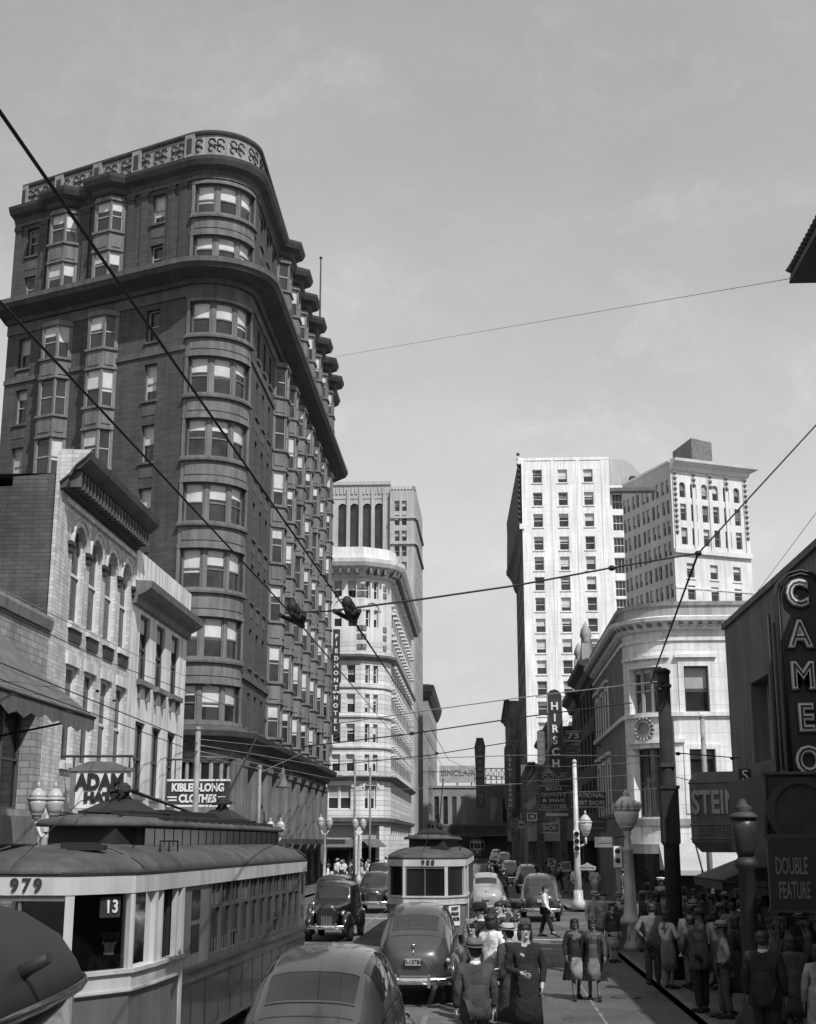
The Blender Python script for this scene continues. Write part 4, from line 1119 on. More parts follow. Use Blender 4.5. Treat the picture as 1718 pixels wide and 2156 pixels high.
mb = MB(); slab(mb, P, 0, P.L, zcor + .45, zpt - .2, -.1, .4); sweep(mb, P, [(-.4, zpt - .2), (.2, zpt - .2), (.25, zpt), (-.4, zpt + .02)], 0); mb.build('parapet', [BANKP], bk, off)
# medallion on the curve
mb = MB(); um = (uw0 + uw1) / 2 - .05; zm = at(1350, 1533, YB).z
for r0, r1, o_ in ((.0, .36, .05), (.36, .5, .14), (.5, .62, .08)):
    for k in range(16):
        a0, a1 = 2 * PI * k / 16, 2 * PI * (k + 1) / 16
        q = lambda r, t, d: P.pos(um + r * math.cos(t), zm + r * math.sin(t), d)
        mb.face([q(r0 + .001, a0, -o_), q(r1, a0, -o_), q(r1, a1, -o_), q(r0 + .001, a1, -o_)]); mb.face([q(r1, a0, -o_), q(r1, a1, -o_), q(r1, a1, .02), q(r1, a0, .02)])
for k in range(16): mb.ell(P.pos(um + .58 * math.cos(k * PI / 8), zm + .58 * math.sin(k * PI / 8), -.12), (.09, .09, .09), 6, 4)
mb.build('medallion', [BANKP], bk, off)
# ground floor: dark shopfront, band, pale awnings
mb = MB(); slab(mb, P, ua - 1, P.L - .5, 4.15, 4.5, -.10, .02); slab(mb, P, ua - 1, P.L - .5, 2.7, 3.2, -.14, .02, 0); build_each(mb, 'shop_fascia', [BANKP], bk, off)
mb = MB(); slab(mb, P, ua + .8, P.L - .5, .2, 2.7, -.04, .02); mb.build('shop_window', [GLD], bk, off)
sup = at(1350, 1782, 72.6)
def awning(parent, off, x0, x1, y, z0, z1, out, m, name='awning'):
    mb = MB(); mb.face([(x0, y, z1), (x1, y, z1), (x1, y - out, z0), (x0, y - out, z0)]); mb.face([(x0, y - out, z0), (x1, y - out, z0), (x1, y - out, z0 - .25), (x0, y - out, z0 - .25)])
    mb.face([(x0, y, z1), (x0, y - out, z0), (x0, y, z0)]); mb.face([(x1, y, z1), (x1, y - out, z0), (x1, y, z0)])
    return mb.build(name, m, parent, off)
awning(bk, off, 9.3, 11.15, YB - .15, 1.9, 3.25, 1.9, CANVASL); awning(bk, off, 11.25, 13.2, YB - .15, 1.9, 3.25, 1.9, CANVASL); awning(bk, off, 13.4, 15.6, YB - .15, 1.9, 3.25, 1.9, CANVASL)

# ================================================================== RIGHT: SHADED ROW BEHIND THE BANK
def row_building(name, label, y0, y1, z, x=XR, m=1, floors=3, bays=3, cornice=True, corn=DTRIM, ground=True, h0=4.6, win=.45):
    off = (x + 5, (y0 + y1) / 2, 0)
    r = thing(name, label, 'building', off)
    P = Path([(x, y1), (x, y0)]); mb = MB(); ops = []
    W = (y1 - y0) / bays; H = (z - h0 - 1.2) / floors
    for j in range(floors):
        for k in range(bays): ops.append((W * (k + .5 - win / 1.5), W * (k + .5 + win / 1.5), h0 + j * H + .8, h0 + j * H + H - .3, .35))
    wall(mb, P, 0, z, ops + ([(.4, P.L - .4, .3, 3.4, .8)] if ground else []), 0)
    box_building(mb, x, x + 14, y0, y1, z, 0, 'fbrt')
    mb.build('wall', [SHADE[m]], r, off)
    for o_ in ops: window(P, *o_[:5], r, off, sash=SASHD, sub=False, fw=.09)
    if ground:
        mb = MB(); slab(mb, P, .4, P.L - .4, .3, 3.4, .75, .8); mb.build('shop_window', [GLD], r, off)
    if cornice:
        mb = MB(); sweep(mb, P, [(0, z - 1.0), (.25, z - .9), (.4, z - .4), (.9, z - .15), (.95, z + .15), (0, z + .2)]); mb.build('cornice', [corn], r, off)
    return r, off, P
zr1 = atX(1243, 1330, XR).z
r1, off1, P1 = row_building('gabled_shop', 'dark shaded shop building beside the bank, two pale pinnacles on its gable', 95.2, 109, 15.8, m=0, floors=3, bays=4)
mb = MB(); mb.prism([(97, 15.7), (108.8, 15.7), (107.2, 17.0), (105.6, 18.2), (104.2, 18.9), (102.8, 18.2), (100.5, 16.8)], 'x', XR, XR + .7); mb.build('gable', [SHADE[0]], r1, off1)
for yy, z0, s in ((100.8, 16.6, .62), (108.6, 16.4, .52)):
    mb = MB(); mb.box(XR - .32 , XR + .42, yy - .4, yy + .4, 15.8, z0 + 1.3); mb.lathe([(.45 * s, 0), (.62 * s, .2 * s), (.50 * s, .5 * s), (.74 * s, .9 * s), (.62 * s, 1.6 * s), (.3 * s, 2.2 * s), (.05, 2.7 * s)], 10, (XR + .05, yy, z0 + 1.3)); mb.build('pinnacle', [BANKP], r1, off1)
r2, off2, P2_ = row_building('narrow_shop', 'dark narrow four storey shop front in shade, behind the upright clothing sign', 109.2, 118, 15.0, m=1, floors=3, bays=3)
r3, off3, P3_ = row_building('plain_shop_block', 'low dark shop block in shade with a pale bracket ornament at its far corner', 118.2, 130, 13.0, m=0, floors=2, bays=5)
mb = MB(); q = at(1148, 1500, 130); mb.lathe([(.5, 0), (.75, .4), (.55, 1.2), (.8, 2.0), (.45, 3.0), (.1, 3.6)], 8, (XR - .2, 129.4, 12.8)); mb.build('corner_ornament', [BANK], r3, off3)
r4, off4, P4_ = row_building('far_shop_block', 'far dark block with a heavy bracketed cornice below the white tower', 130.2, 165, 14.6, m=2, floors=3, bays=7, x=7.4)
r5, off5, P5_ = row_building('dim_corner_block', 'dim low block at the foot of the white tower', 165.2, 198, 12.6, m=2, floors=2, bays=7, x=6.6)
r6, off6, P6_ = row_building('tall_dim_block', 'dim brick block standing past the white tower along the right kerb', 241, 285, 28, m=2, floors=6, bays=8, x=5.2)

# ---- signs over the right pavement
upright_sign('large upright clothing sign with arched top, spelling HIRSCH down its face', 1155, 1186, 1456, 1628, 92, 'HIRSCH', cap=False, lm=LETW, ls=.85)
def board_sign(label, u0, u1, v0, v1, Y, lines, m=SIGND, lm=LETG, name='shop_sign', frame=None, th=.15, sx=1.0, fit=.92, rod=True, cat='sign'):
    a = at(u0, v1, Y); b = at(u1, v1, Y); t = at((u0 + u1) / 2, v0, Y); W = b.x - a.x; H = t.z - a.z
    r = thing(name, label, cat, ((a.x + b.x) / 2, Y, a.z))
    mb = MB(); mb.box(-W / 2, W / 2, -th, th, 0, H); mb.build('board', [m], r)
    fm = frame or lm
    mb = MB()
    for z in (0.0, H): mb.box(-W / 2 - .02, W / 2 + .02, -th - .03, th + .03, z - .03, z + .03)
    build_each(mb, 'edging', [fm], r)
    n = len(lines)
    for i, s in enumerate(lines):
        sz = H / n * .82
        me = textmesh(s, sz, lm, .03, .012)
        wid = max(v.co.x for v in me.vertices) - min(v.co.x for v in me.vertices)
        lettering(s, sz, lm, r, (0, -th - .015, H * (1 - (i + .5) / n)), 0, .03, .012, sx=min(fit * W / wid, 1.6))
    return r
board_sign('dark shop sign reading NATIONAL SHIRT SHOPS between two pale lines', 1204, 1276, 1667, 1699, 82, ['NATIONAL', 'SHIRT SHOPS'])
board_sign('dark four line shop sign reading BON QUALITY & MAX CLOTHES', 1136, 1196, 1655, 1704, 94, ['BON', 'QUALITY', '& MAX', 'CLOTHES'])
board_sign('small dark sign with the number 73 high on the shaded shop fronts', 1192, 1222, 1540, 1560, 90, ['73'], fit=.8)
board_sign('small dark slanting shop sign above the long pale ledge', 1140, 1196, 1628, 1645, 99, ['CLOTHES'])
board_sign('white bordered square box sign hanging low over the pavement', 1110, 1131, 1710, 1730, 118, ['D'], m=SIGNW, lm=LETD)
board_sign('low dark strip sign with pale upright letters under the box sign', 1142, 1175, 1735, 1752, 100, ['SHOES'], lm=LETW)
board_sign('small square pale sign standing among the far crowd, left one of two', 1154, 1168, 1806, 1826, 92, ['S'], m=LETG, lm=LETD)
board_sign('square pale sign near the traffic signal pole, right one of two', 1182, 1201, 1812, 1836, 86, ['PARK'], m=LETG, lm=LETD)
mb = MB(); p = at(1150, 1716, 98); q = at(1196, 1716, 98)
lg = thing('pale_ledge_sign', 'thin pale horizontal strip on the dark fronts beside the box sign', 'sign', ((p.x + q.x) / 2, 98, p.z)); mb.box(-(q.x - p.x) / 2, (q.x - p.x) / 2, -.1, .3, -.06, .12); mb.build('strip', [LETW], lg)

def plain_sign(label, u0, u1, v0, v1, Y, m, bars=2, bm=None):
    a = at(u0, v1, Y); b = at(u1, v0, Y); W = b.x - a.x; H = b.z - a.z
    r = thing('shop_sign', label, 'sign', ((a.x + b.x) / 2, Y, a.z))
    mb = MB(); mb.box(-W / 2, W / 2, -.12, .12, 0, H); mb.build('board', m, r)
    mb = MB()
    for i in range(bars): z = H * (i + .6) / (bars + .2); mb.box(-W * .4, W * .4, -.14, -.121, z - H * .12 / bars, z + H * .12 / bars)
    build_each(mb, 'painted_band', bm or LETDIM, r)
    mb = MB(); mb.tube([(W / 2, 0, H * .9), (max(W / 2 + .4, XR - r.location.x), 0, H * .9 + .1)], .04); mb.tube([(-W / 2, 0, H), (max(W / 2 + .4, XR - r.location.x), 0, H + 1.0)], .02); mb.build('sign_arm', DTRIM, r)
plain_sign('dark oblong sign with two faint bands under the HIRSCH upright', 1178, 1206, 1638, 1662, 96, SIGND)
plain_sign('dark square sign with three bands beside the upright clothing sign, near the 73 sign', 1190, 1214, 1570, 1600, 90, SIGND, 3)
plain_sign('narrow tall dark sign on the row left of the HIRSCH upright', 1132, 1146, 1540, 1610, 124, MTRIM, 5)
plain_sign('pale small sign over the far shopfronts near the white bordered box', 1092, 1104, 1728, 1744, 140, LETG, 1, LETD)
plain_sign('dark wide sign low over the shaded pavement, right of the signal pole', 1236, 1276, 1722, 1752, 80, SIGND, 2)
plain_sign('second low dark sign over the shaded pavement, nearer the bank corner', 1252, 1292, 1762, 1784, 76.5, MTRIM, 1)
plain_sign('tall dim sign at the foot of the white tower', 1098, 1108, 1610, 1690, 170, SHADE[2], 5)
plain_sign('dim block sign with bands far down the right row', 1076, 1092, 1722, 1746, 190, SHADE[2], 2)
# ================================================================== RIGHT: THEATRE
off = (14, 38, 0)
th = thing('theatre', 'dark stucco theatre front in shade along the right pavement, tiled roof behind', 'building', off)
YT0, YT1 = 5.0, 43.6
P = Path([(XR, YT1), (XR, YT0)]); zt_ = 10.15
wn = [atX(1580, 1440, XR), atX(1628, 1590, XR)]
ops = [(YT1 - wn[0].y, YT1 - wn[1].y, wn[1].z - .1, wn[0].z, .55), (12.0, 14.2, 5.4, 7.8, .5), (19, 21.2, 5.4, 7.8, .5), (.8, 9.5, .3, 3.0, 1.0), (11, 20, .3, 3.0, 1.6), (21, 37, .3, 3.0, 1.0)]
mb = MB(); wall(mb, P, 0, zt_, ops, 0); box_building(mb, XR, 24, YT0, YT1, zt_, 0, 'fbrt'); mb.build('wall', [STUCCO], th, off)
window(P, *ops[0][:5], th, off, sash=SASH, glass=GLD, blind=0, fw=.10)
for o_ in ops[1:3]: window(P, *o_[:5], th, off, sash=SASH, glass=GLD, blind=.2, fw=.10)
mb = MB()
for o_ in ops[3:]: slab(mb, P, *o_[:4], o_[4] - .06, o_[4])
build_each(mb, 'shop_window', [GLD], th, off)
mb = MB(); slab(mb, P, 0, P.L, zt_ - .12, zt_ + .06, -.10, .3); slab(mb, P, 0, P.L, 4.6, 5.1, -.35, .02); build_each(mb, 'coping', [STUCCO], th, off)
# rear block with overhanging tile roof (its eave tip shows top right)
tip = atX(1661, 597, 8.5); ztip = tip.z
xe, ye = tip.x, tip.y
mb = MB(); mb.box(xe + 1.25, 24, 26.5, ye - 1.3, zt_ + .01, ztip - .02); mb.build('rear_block', [STUCCO], th, off)
mb = MB()
# soffit, fascia and two stepped slopes of clay tiles
N = 12
yn = 25.5
mb.rings([[(xe, ye, ztip), (xe, yn, ztip), (24, yn, ztip), (24, ye, ztip)], [(xe + .05, ye - .05, ztip + .25), (xe + .05, yn, ztip + .25), (24, yn, ztip + .25), (24, ye - .05, ztip + .25)]], 0, False)
sl = 1.05; 
mb.rings([[(xe + .05, ye - .05, ztip + .25), (xe + .05, yn, ztip + .25), (24, yn, ztip + .25), (24, ye - .05, ztip + .25)], [(xe + 2.6, ye - 2.6, ztip + 2.9), (xe + 2.6, yn + .5, ztip + 2.9), (22, yn + .5, ztip + 2.9), (22, ye - 2.6, ztip + 2.9)]], 0, False)
mb.build('tile_roof', [DTRIM], th, off)
mb = MB()
for k in range(14):
    f_ = k / 13
    for (x0, y0, dx, dy) in ((xe, ye, 0, 0),):
        px, py, pz = xe + .05 + f_ * 2.5, ye - .05 - f_ * 2.5, ztip + .28 + f_ * 2.6
        mb.tube([(px, py, pz), (px + .14, py - .14, pz + .28)], [.16, .11], 6)
for k in range(28):
    y = ye - .4 - k * .26
    if y < yn: break
    mb.tube([(xe + .0, y, ztip + .32), (xe + 2.5, y - min(2.3, 0), ztip + 2.85)], .09, 6)
build_each(mb, 'roof_tile', [DTRIM], th, off)
# blade sign
sgY = 30.0
sl_ = at(1640, 1250, sgY); sb = at(1650, 1640, sgY); stp = at(1680, 1198, sgY)
cs_ = thing('blade_sign', 'tall dark blade sign spelling CAMEO in glowing tube outlined letters', 'sign', (sl_.x + .50, sgY, sb.z))
W = 1.12; H = stp.z - sb.z
pr = [(-W / 2, 0), (W / 2, 0), (W / 2, H - W / 2)] + [(W / 2 * math.cos(R(q)), H - W / 2 + W / 2 * math.sin(R(q))) for q in (30, 60, 90, 120, 150)] + [(-W / 2, H - W / 2)]
mb = MB(); mb.prism(pr, 'y', 0, .45); mb.build('sign_body', [SIGND], cs_)
mb = MB()
for ins in (.03, .11):
    q = [(x * (1 - ins * 1.4 / W * .9), z - (ins if z > H / 2 else -ins)) for x, z in pr]; mb.tube([(x, -.03, z) for x, z in q + [q[0]]], .028, 6)
build_each(mb, 'edge_tube', [BLACKP], cs_)
mb = MB(); mb.tube([(-W / 2 - .06, .2, .2), (-W / 2 - .06, .2, H - 1.2)], .035); mb.tube([(-W / 2 - .16, .25, .0), (-W / 2 - .16, .25, H - 1.0)], .05); mb.tube([(W / 2, .2, .6), (1.6, .2, .6)], .05); mb.tube([(W / 2, .2, H - 1), (1.6, .2, H - 1)], .05); mb.build('brackets', [DTRIM], cs_)
for i, ch in enumerate('CAMEO'):
    lz = H - .60 - i * .925
    l = lettering(ch, .80, BLACKP, cs_, (-.12, -.03, lz), 0, .10, .075, name='letter', sx=.86)
    inst(textmesh(ch, .80, LETG, .14, .042), 'letter_face', l, (0, 0, .02))
    inst(textmesh(ch, .80, LETW, .17, .018), 'letter_tube', l, (0, 0, .03))
    inst(textmesh(ch, .80, SIGND, .19, -.012), 'letter_core', l, (0, 0, .035))
# shop marquee with STEIN lettering
mk = at(1513, 1790, 34.5)
sm_ = thing('shop_marquee', 'rounded grey metal marquee with large faded letters STEIN over the pavement', 'sign', (mk.x + .38, 34.9, 3.05), R(-24))
pl = [(2.2, 1.6), (2.2, -.45), (.85, -.45), (-.55, -.45)] + [(-.55 - .42 * math.sin(R(a_)), -.03 - .42 * math.cos(R(a_))) for a_ in (25, 50, 75, 90)] + [(-.97, 1.6)]
mb = MB(); mb.prism(pl, 'z', .25, 1.75); mb.rings([[(x * .88 + .1, y * .86 + .1, 0) for x, y in pl], [(x, y, .25) for x, y in pl]], 0, False); mb.rings([[(x, y, 1.75) for x, y in pl], [(x * .92 + .05, y * .9, 1.98) for x, y in pl]], 0, False); mb.build('marquee_body', [mat('marquee_metal', .13, .6, .2, 1.5, streak=.3)], sm_)
mb = MB()
for z in (.33, .68, 1.72): mb.tube([(x * 1.01, y * 1.02 - .004, z) for x, y in pl[1:]], .022, 5)
build_each(mb, 'trim_line', [LETDIM], sm_)
mt = textmesh('STEIN', .80, LETG, .04, .02); wd = max(v.co.x for v in mt.vertices) * 2
lettering('STEIN', .80, LETG, sm_, (-.22, -.475, 1.20), 0, .04, .02, sx=1.16 / wd)
mt = textmesh('CLOTHES', .26, LETG, .03, 0); wd = max(v.co.x for v in mt.vertices) * 2
lettering('CLOTHES', .26, LETDIM, sm_, (-.2, -.475, .52), 0, .03, .0, sx=.95 / wd)
vv = at(1572, 1690, 33.0)
sv = thing('small_neon_sign', 'small narrow upright neon sign spelling STEIN beside the marquee', 'sign', (vv.x, 33.0, vv.z - .95))
mb = MB(); mb.box(-.13, .13, 0, .2, -.1, 1.75); mb.build('sign_box', [BLACKP], sv)
mb = MB(); mb.box(.14, .62, .02, .18, -.55, 1.85); mb.build('pale_panel', [mat('pale_panel', .16, .7, .2, 2)], sv)
for i, ch in enumerate('STEIN'): lettering(ch, .36, LETW, sv, (0, -.02, 1.58 - i * .34), 0, .03, .0)
# theatre marquee under the blade sign: dark box with a round boss, and a letter board
tmp_ = at(1665, 1700, 27.0)
tm = thing('theatre_marquee', 'black theatre marquee with a large round boss in its end panel', 'sign', (tmp_.x + .62, 27.0, at(1660, 1795, 27).z))
mb = MB(); mb.box(-1.08, 1.2, 0, 4.0, 0, 1.5); mb.build('marquee_box', [BLACKP], tm)
mb = MB(); M_ = Matrix.Translation((-.45, -.02, .78)) @ Matrix.Rotation(R(90), 4, 'X')
for r0, r1, d_ in ((0, .52, .04), (.52, .66, .12)):
    n = 24; rr = [[(r0 + .001, 0), (r0 + .001, d_), (r1, d_), (r1, 0)]]
    mb.rings([[M_ @ Vector((r * math.cos(2 * PI * k / n), r * math.sin(2 * PI * k / n), z)) for k in range(n)] for r, z in rr[0]], 0, False, True, False, False)
mb.build('round_boss', [mat('boss_paint', .03, .5, .3, 3)], tm)
mb = MB(); mb.tube([(-1.15, -.02, 1.5), (1.2, -.02, 1.5)], .05); mb.tube([(-1.15, -.02, 0), (1.2, -.02, 0)], .05); mb.tube([(-1.1, -.02, 0), (-1.1, -.02, 1.5)], .05); mb.build('marquee_edge', [BLACKP], tm)
dfp = at(1664, 1902, 25.0); dft = at(1664, 1812, 25.0)
df = thing('letter_board', 'dark theatre letter board reading DOUBLE FEATURE in grey letters', 'sign', (dfp.x + .12, 25.0, dfp.z - .1))
Hd = dft.z - dfp.z + .2
mb = MB(); mb.box(-.46, .95, 0, .12, 0, Hd + .3); mb.build('board', [BLACKP], df)
mb = MB(); mb.box(-.5, .99, .01, .15, Hd + .3, Hd + .36); mb.box(-.5, .99, .01, .15, -.06, 0); mb.box(-.4, -.34, .02, .1, -1.6, -.05); mb.box(.8, .86, .02, .1, -1.6, -.05); build_each(mb, 'frame_bar', [DTRIM], df)
lettering('DOUBLE', .42, LETDIM, df, (-.06, -.02, Hd * .78), 0, .02, .006, sx=.36); lettering('FEATURE', .42, LETDIM, df, (-0.03, -.02, Hd * .33), 0, .02, .006, sx=.33)
# dark sloping awning under the marquee
aw2 = thing('dark_awning', 'dark sloping shop awning under the rounded marquee', 'awning', (7.3, 37.5, 2.35))
mb = MB(); mb.face([(.7, -2.2, .75), (.7, 2.4, .75), (-1.25, 2.4, 0), (-1.25, -2.2, 0)]); mb.face([(-1.25, -2.2, 0), (-1.25, 2.4, 0), (-1.25, 2.4, -.22), (-1.25, -2.2, -.22)]); mb.face([(.7, -2.2, .75), (-1.25, -2.2, 0), (.7, -2.2, 0)]); mb.face([(.7, 2.4, .75), (-1.25, 2.4, 0), (.7, 2.4, 0)]); mb.build('canvas', [DTRIM], aw2)
mb = MB(); mb.tube([(-1.25, -2.2, 0), (-1.25, 2.4, 0)], .03); mb.tube([(.7, -2.2, -.3), (-1.25, -2.2, 0)], .025); mb.tube([(.7, 2.4, -.3), (-1.25, 2.4, 0)], .025); mb.build('awning_frame', [DTRIM], aw2)
# ================================================================== TRAMS
def tram(label, number, loc, rz, sign13=False, seed=1, ad=False, simple=False, poles=True, hs=1.0):
    rnd = random.Random(seed)
    r = thing('tram', label, 'tram', loc, rz)
    HW = 1.25; LEN = 15.9
    plan = [(-HW, 3.4), (-HW, 1.9), (-1.20, .95), (-.66, .03), (.66, .03), (1.20, .95), (HW, 1.9), (HW, 3.4)]
    back = [(HW, LEN - 1.4), (.7, LEN), (-.7, LEN), (-HW, LEN - 1.4)]
    full = plan + back
    PF = Path(plan); PS = [Path([(HW, 3.4), (HW, LEN - 1.4)]), Path([(-HW, LEN - 1.4), (-HW, 3.4)])]
    PA = Path(full + [full[0]])
    # lower panels
    mb = MB(); slab(mb, PF, 0, PF.L, .42, 1.36, 0, .08); mb.build('front_apron', TMID, r)
    mb = MB()
    for p in PS: slab(mb, p, 0, p.L, .38, 1.42, 0, .08); slab(mb, p, 0, p.L, 1.36, 1.42, -.04, .02); slab(mb, p, 0, p.L, .38, .46, -.03, .02); slab(mb, p, 0, p.L, 1.18, 1.22, -.02, .02)
    slab(mb, Path(back), 0, Path(back).L, .38, 1.4, 0, .08)
    build_each(mb, 'side_panel', TDARK, r)
    # dash band under the front windows, belt rail
    mb = MB(); slab(mb, PF, 0, PF.L, 1.36, 1.62, -.02, .08); slab(mb, PF, 0, PF.L, 1.60, 1.65, -.06, .08); slab(mb, PF, .3, PF.L - .3, 1.38, 1.41, -.05, .0)
    mb.build('dash_band', TLIGHT, r)
    mb = MB(); slab(mb, PA, 0, PA.L, 2.57, 2.79, -.03, .09); mb.build('letter_board', TLIGHT, r)
    # corner and front posts
    mb = MB()
    vs = [PF.u[2], PF.u[3], PF.u[4], PF.u[5]]
    for u in [PF.u[1], PF.u[6], PF.u[2], PF.u[5], PF.u[3], PF.u[4]]: slab(mb, PF, u - .055, u + .055, 1.62, 2.62, -.02, .09)
    for u in (.35, 1.15, PF.L - .35, PF.L - 1.15): slab(mb, PF, u - .04, u + .04, 1.62, 2.62, -.005, .07)
    for u in (.0, PF.L - .14): slab(mb, PF, u, u + .14, .5, 2.62, -.025, .07)
    build_each(mb, 'front_post', TLIGHT, r)
    mb = MB()
    for a, b in ((PF.u[3] + .06, PF.u[4] - .06),): slab(mb, PF, a, b, 2.50, 2.56, .0, .05); slab(mb, PF, a, a + .04, 1.65, 2.5, .0, .05); slab(mb, PF, (a + b) / 2 - .02, (a + b) / 2 + .02, 1.65, 2.5, .02, .06)
    build_each(mb, 'front_sash', TMID, r)
    for i, (a, b) in enumerate(((PF.u[2] + .06, PF.u[3] - .06), (PF.u[3] + .06, PF.u[4] - .06), (PF.u[4] + .06, PF.u[5] - .06), (PF.u[1] + .06, PF.u[2] - .06), (PF.u[5] + .06, PF.u[6] - .06))):
        mb = MB(); slab(mb, PF, a, b, 1.63, 2.61, .055, .065); mb.build('front_window', CLEARGL if sign13 else GLD, r)
    # side windows : pair of sashes per bay
    for s, p in enumerate(PS):
        d0 = .02 if s == 0 else p.L - 1.72
        # door / end panels
        mb = MB()
        for (a, b) in ((d0, d0 + 1.7),): slab(mb, p, a, b, 1.42, 2.61, .01, .08)
        e0 = p.L - .75 if s == 0 else .0
        slab(mb, p, e0, e0 + .75, 1.42, 2.61, .01, .08)
        build_each(mb, 'end_panel', TMID, r)
        for (a, b, c, d) in ((d0 + .55, d0 + 1.05, 1.6, 2.0), (d0 + .55, d0 + 1.05, 2.08, 2.5), (e0 + .25, e0 + .5, 1.6, 1.95), (e0 + .25, e0 + .5, 2.1, 2.5)):
            mb = MB(); slab(mb, p, a, b, c, d, .0, .03); mb.build('door_light', GLD, r)
        a0 = d0 + 1.75 if s == 0 else .8; a1 = p.L - .8 if s == 0 else p.L - 1.75
        nb = 11; wd = (a1 - a0) / nb
        post = MB()
        for k in range(nb + 1): u = a0 + k * wd; slab(post, p, u - .045, u + .045, 1.42, 2.61, .0, .08)
        slab(post, p, a0, a1, 2.18, 2.24, .01, .07); slab(post, p, a0, a1, 1.42, 1.50, .0, .08)
        for k in range(nb):
            u = a0 + k * wd
            slab(post, p, u + wd / 2 - .015, u + wd / 2 + .015, 2.22, 2.6, .02, .06)
        post.build('window_posts', TPOST, r)
        for k in range(nb):
            u = a0 + k * wd
            mb = MB(); slab(mb, p, u + .045, u + wd - .045, 2.23, 2.61, .05, .06, 2 if rnd.random() < .35 else 0)
            lo = 1.50 if rnd.random() < .55 else rnd.choice((1.5, 1.75))
            if lo > 1.5: slab(mb, p, u + .045, u + wd - .045, lo - .03, lo, .03, .07, 1)
            slab(mb, p, u + .045, u + wd - .045, lo, 2.19, .05, .06, 0)
            for t in range(3): slab(mb, p, u + .1 + t * wd / 3.4, u + .12 + t * wd / 3.4, 1.5, 1.72, .03, .05, 1)
            mb.build('side_window', [GLD, TPOST, TMID], r)
    # dark cabin inside
    mb = MB(); ins = [(x * .9, 1.1 + (y - 1.1) * .97 if y > 3 else y + .9) for x, y in full]
    if sign13: ins = [(x * .96, max(y, 2.6)) for x, y in full[:1] + full[7:]] + []; ins = [(-1.15, 2.9), (1.15, 2.9), (1.12, LEN - 1.5), (.65, LEN - .2), (-.65, LEN - .2), (-1.12, LEN - 1.5)]
    mb.prism(ins, 'z', .5, 2.7)
    if sign13: mb.box(-1.1, 1.1, .7, 2.9, .36, .42); mb.box(-1.1, 1.1, .9, 2.9, 2.66, 2.7)
    mb.build('cabin', TINT, r)
    if sign13:
        mb = MB(); mb.lathe([(.09, .4), (.07, 1.45), (.16, 1.5), (.16, 1.62), (.03, 1.66)], 12, (-.25, .75, 0)); mb.tube([(-.25, .75, 1.66), (-.05, .7, 1.72)], .02); mb.build('controller', BLACKP, r)
    # turtle back roof with rounded hood ends
    mb = MB(); rings = []
    for sc, z in ((1.0, 2.80), (1.015, 2.83), (.985, 2.91), (.86, 3.04), (.64, 3.14), (.4, 3.19)):
        yc = LEN / 2
        rings.append([(x * sc, yc + (y - yc) * (1.0 + (sc - 1) * .45), z) for x, y in [PA.pos(u, 0, 0)[:2] for u in [PA.L * k / 60 for k in range(60)]]])
    mb.rings(rings, 0, True, True, False, True); mb.build('roof', TROOF, r)
    mb = MB(); sweep(mb, PA, [(.0, 2.785), (.035, 2.79), (.035, 2.825), (.0, 2.84)]); mb.build('roof_gutter', TROOFD, r)
    rib = MB()
    for k in range(15):
        y = 1.3 + k * (LEN - 2.6) / 14
        for sx in (-1, 1): rib.tube([(sx * 1.245, y, 2.885), (sx * 1.08, y, 3.0), (sx * .8, y, 3.105), (sx * .66, y, 3.15)], .012, 4)
    for a_ in (-50, -22, 0, 22, 50):
        rib.tube([(1.12 * math.sin(R(a_)), .12 + 1.05 * (1 - math.cos(R(a_))), 2.88), (.95 * math.sin(R(a_)), .75 + .5 * (1 - math.cos(R(a_))), 3.05), (.6 * math.sin(R(a_)), 1.8, 3.18)], .012, 4)
    build_each(rib, 'roof_seam', TROOF, r)
    bt = MB()
    for p in PS:
        k = .7
        while k < p.L - .3: slab(bt, p, k, k + .035, .46, 1.18, -.012, .01); k += .92
    build_each(bt, 'side_batten', TDARK, r)
    gz = MB()
    for yy in (5.9, 6.9, 7.9, 8.9): gz.box(-.30, .30, yy, yy + .7, 3.58, 3.70); gz.box(-.26, .26, yy + .05, yy + .65, 3.70, 3.73)
    build_each(gz, 'roof_box', TROOFD, r)
    gz = MB()
    for (pa_, pb_) in (((-.45, 2.6, 3.58), (-.45, 12.5, 3.62)), ((.45, 2.6, 3.58), (.45, 12.5, 3.62)), ((.0, 2.4, 3.62), (.3, 5.9, 3.66))): gz.tube([pa_, pb_], .022, 5)
    gz.box(.25, .75, 1.0, 1.14, 3.10, 3.17); build_each(gz, 'roof_cable', TROOFD, r)
    # clerestory monitor
    m0, m1 = 2.3, LEN - 1.8; mw = .66
    PM = Path([(-mw, m0 + .5), (-mw * .75, m0), (mw * .75, m0), (mw, m0 + .5), (mw, m1), (-mw, m1), (-mw, m0 + .5)])
    mb = MB(); wall(mb, PM, 3.0, 3.44, (), 0); mb.build('monitor', TROOFD, r)
    mb = MB()
    k = m0 + .9
    while k < m1 - .6:
        for sx in (-1, 1): mb.box(sx * (mw + .005) - .01, sx * (mw + .005) + .01, k, k + .50, 3.1, 3.40)
        k += .56
    build_each(mb, 'monitor_light', GLD, r)
    mb = MB(); rings = []
    for sc, z in ((1.24, 3.42), (1.26, 3.46), (1.15, 3.52), (.8, 3.57), (.3, 3.59)):
        rings.append([(x * sc, (m0 + m1) / 2 + (y - (m0 + m1) / 2) * (1.03 if sc > 1 else .98), z) for x, y in [PM.pos(u, 0, 0)[:2] for u in [PM.L * k / 40 for k in range(40)]]])
    mb.rings(rings, 0, True, True, True, True); mb.build('monitor_roof', TROOF, r)
    mb = MB()
    k = m0 + 1.6
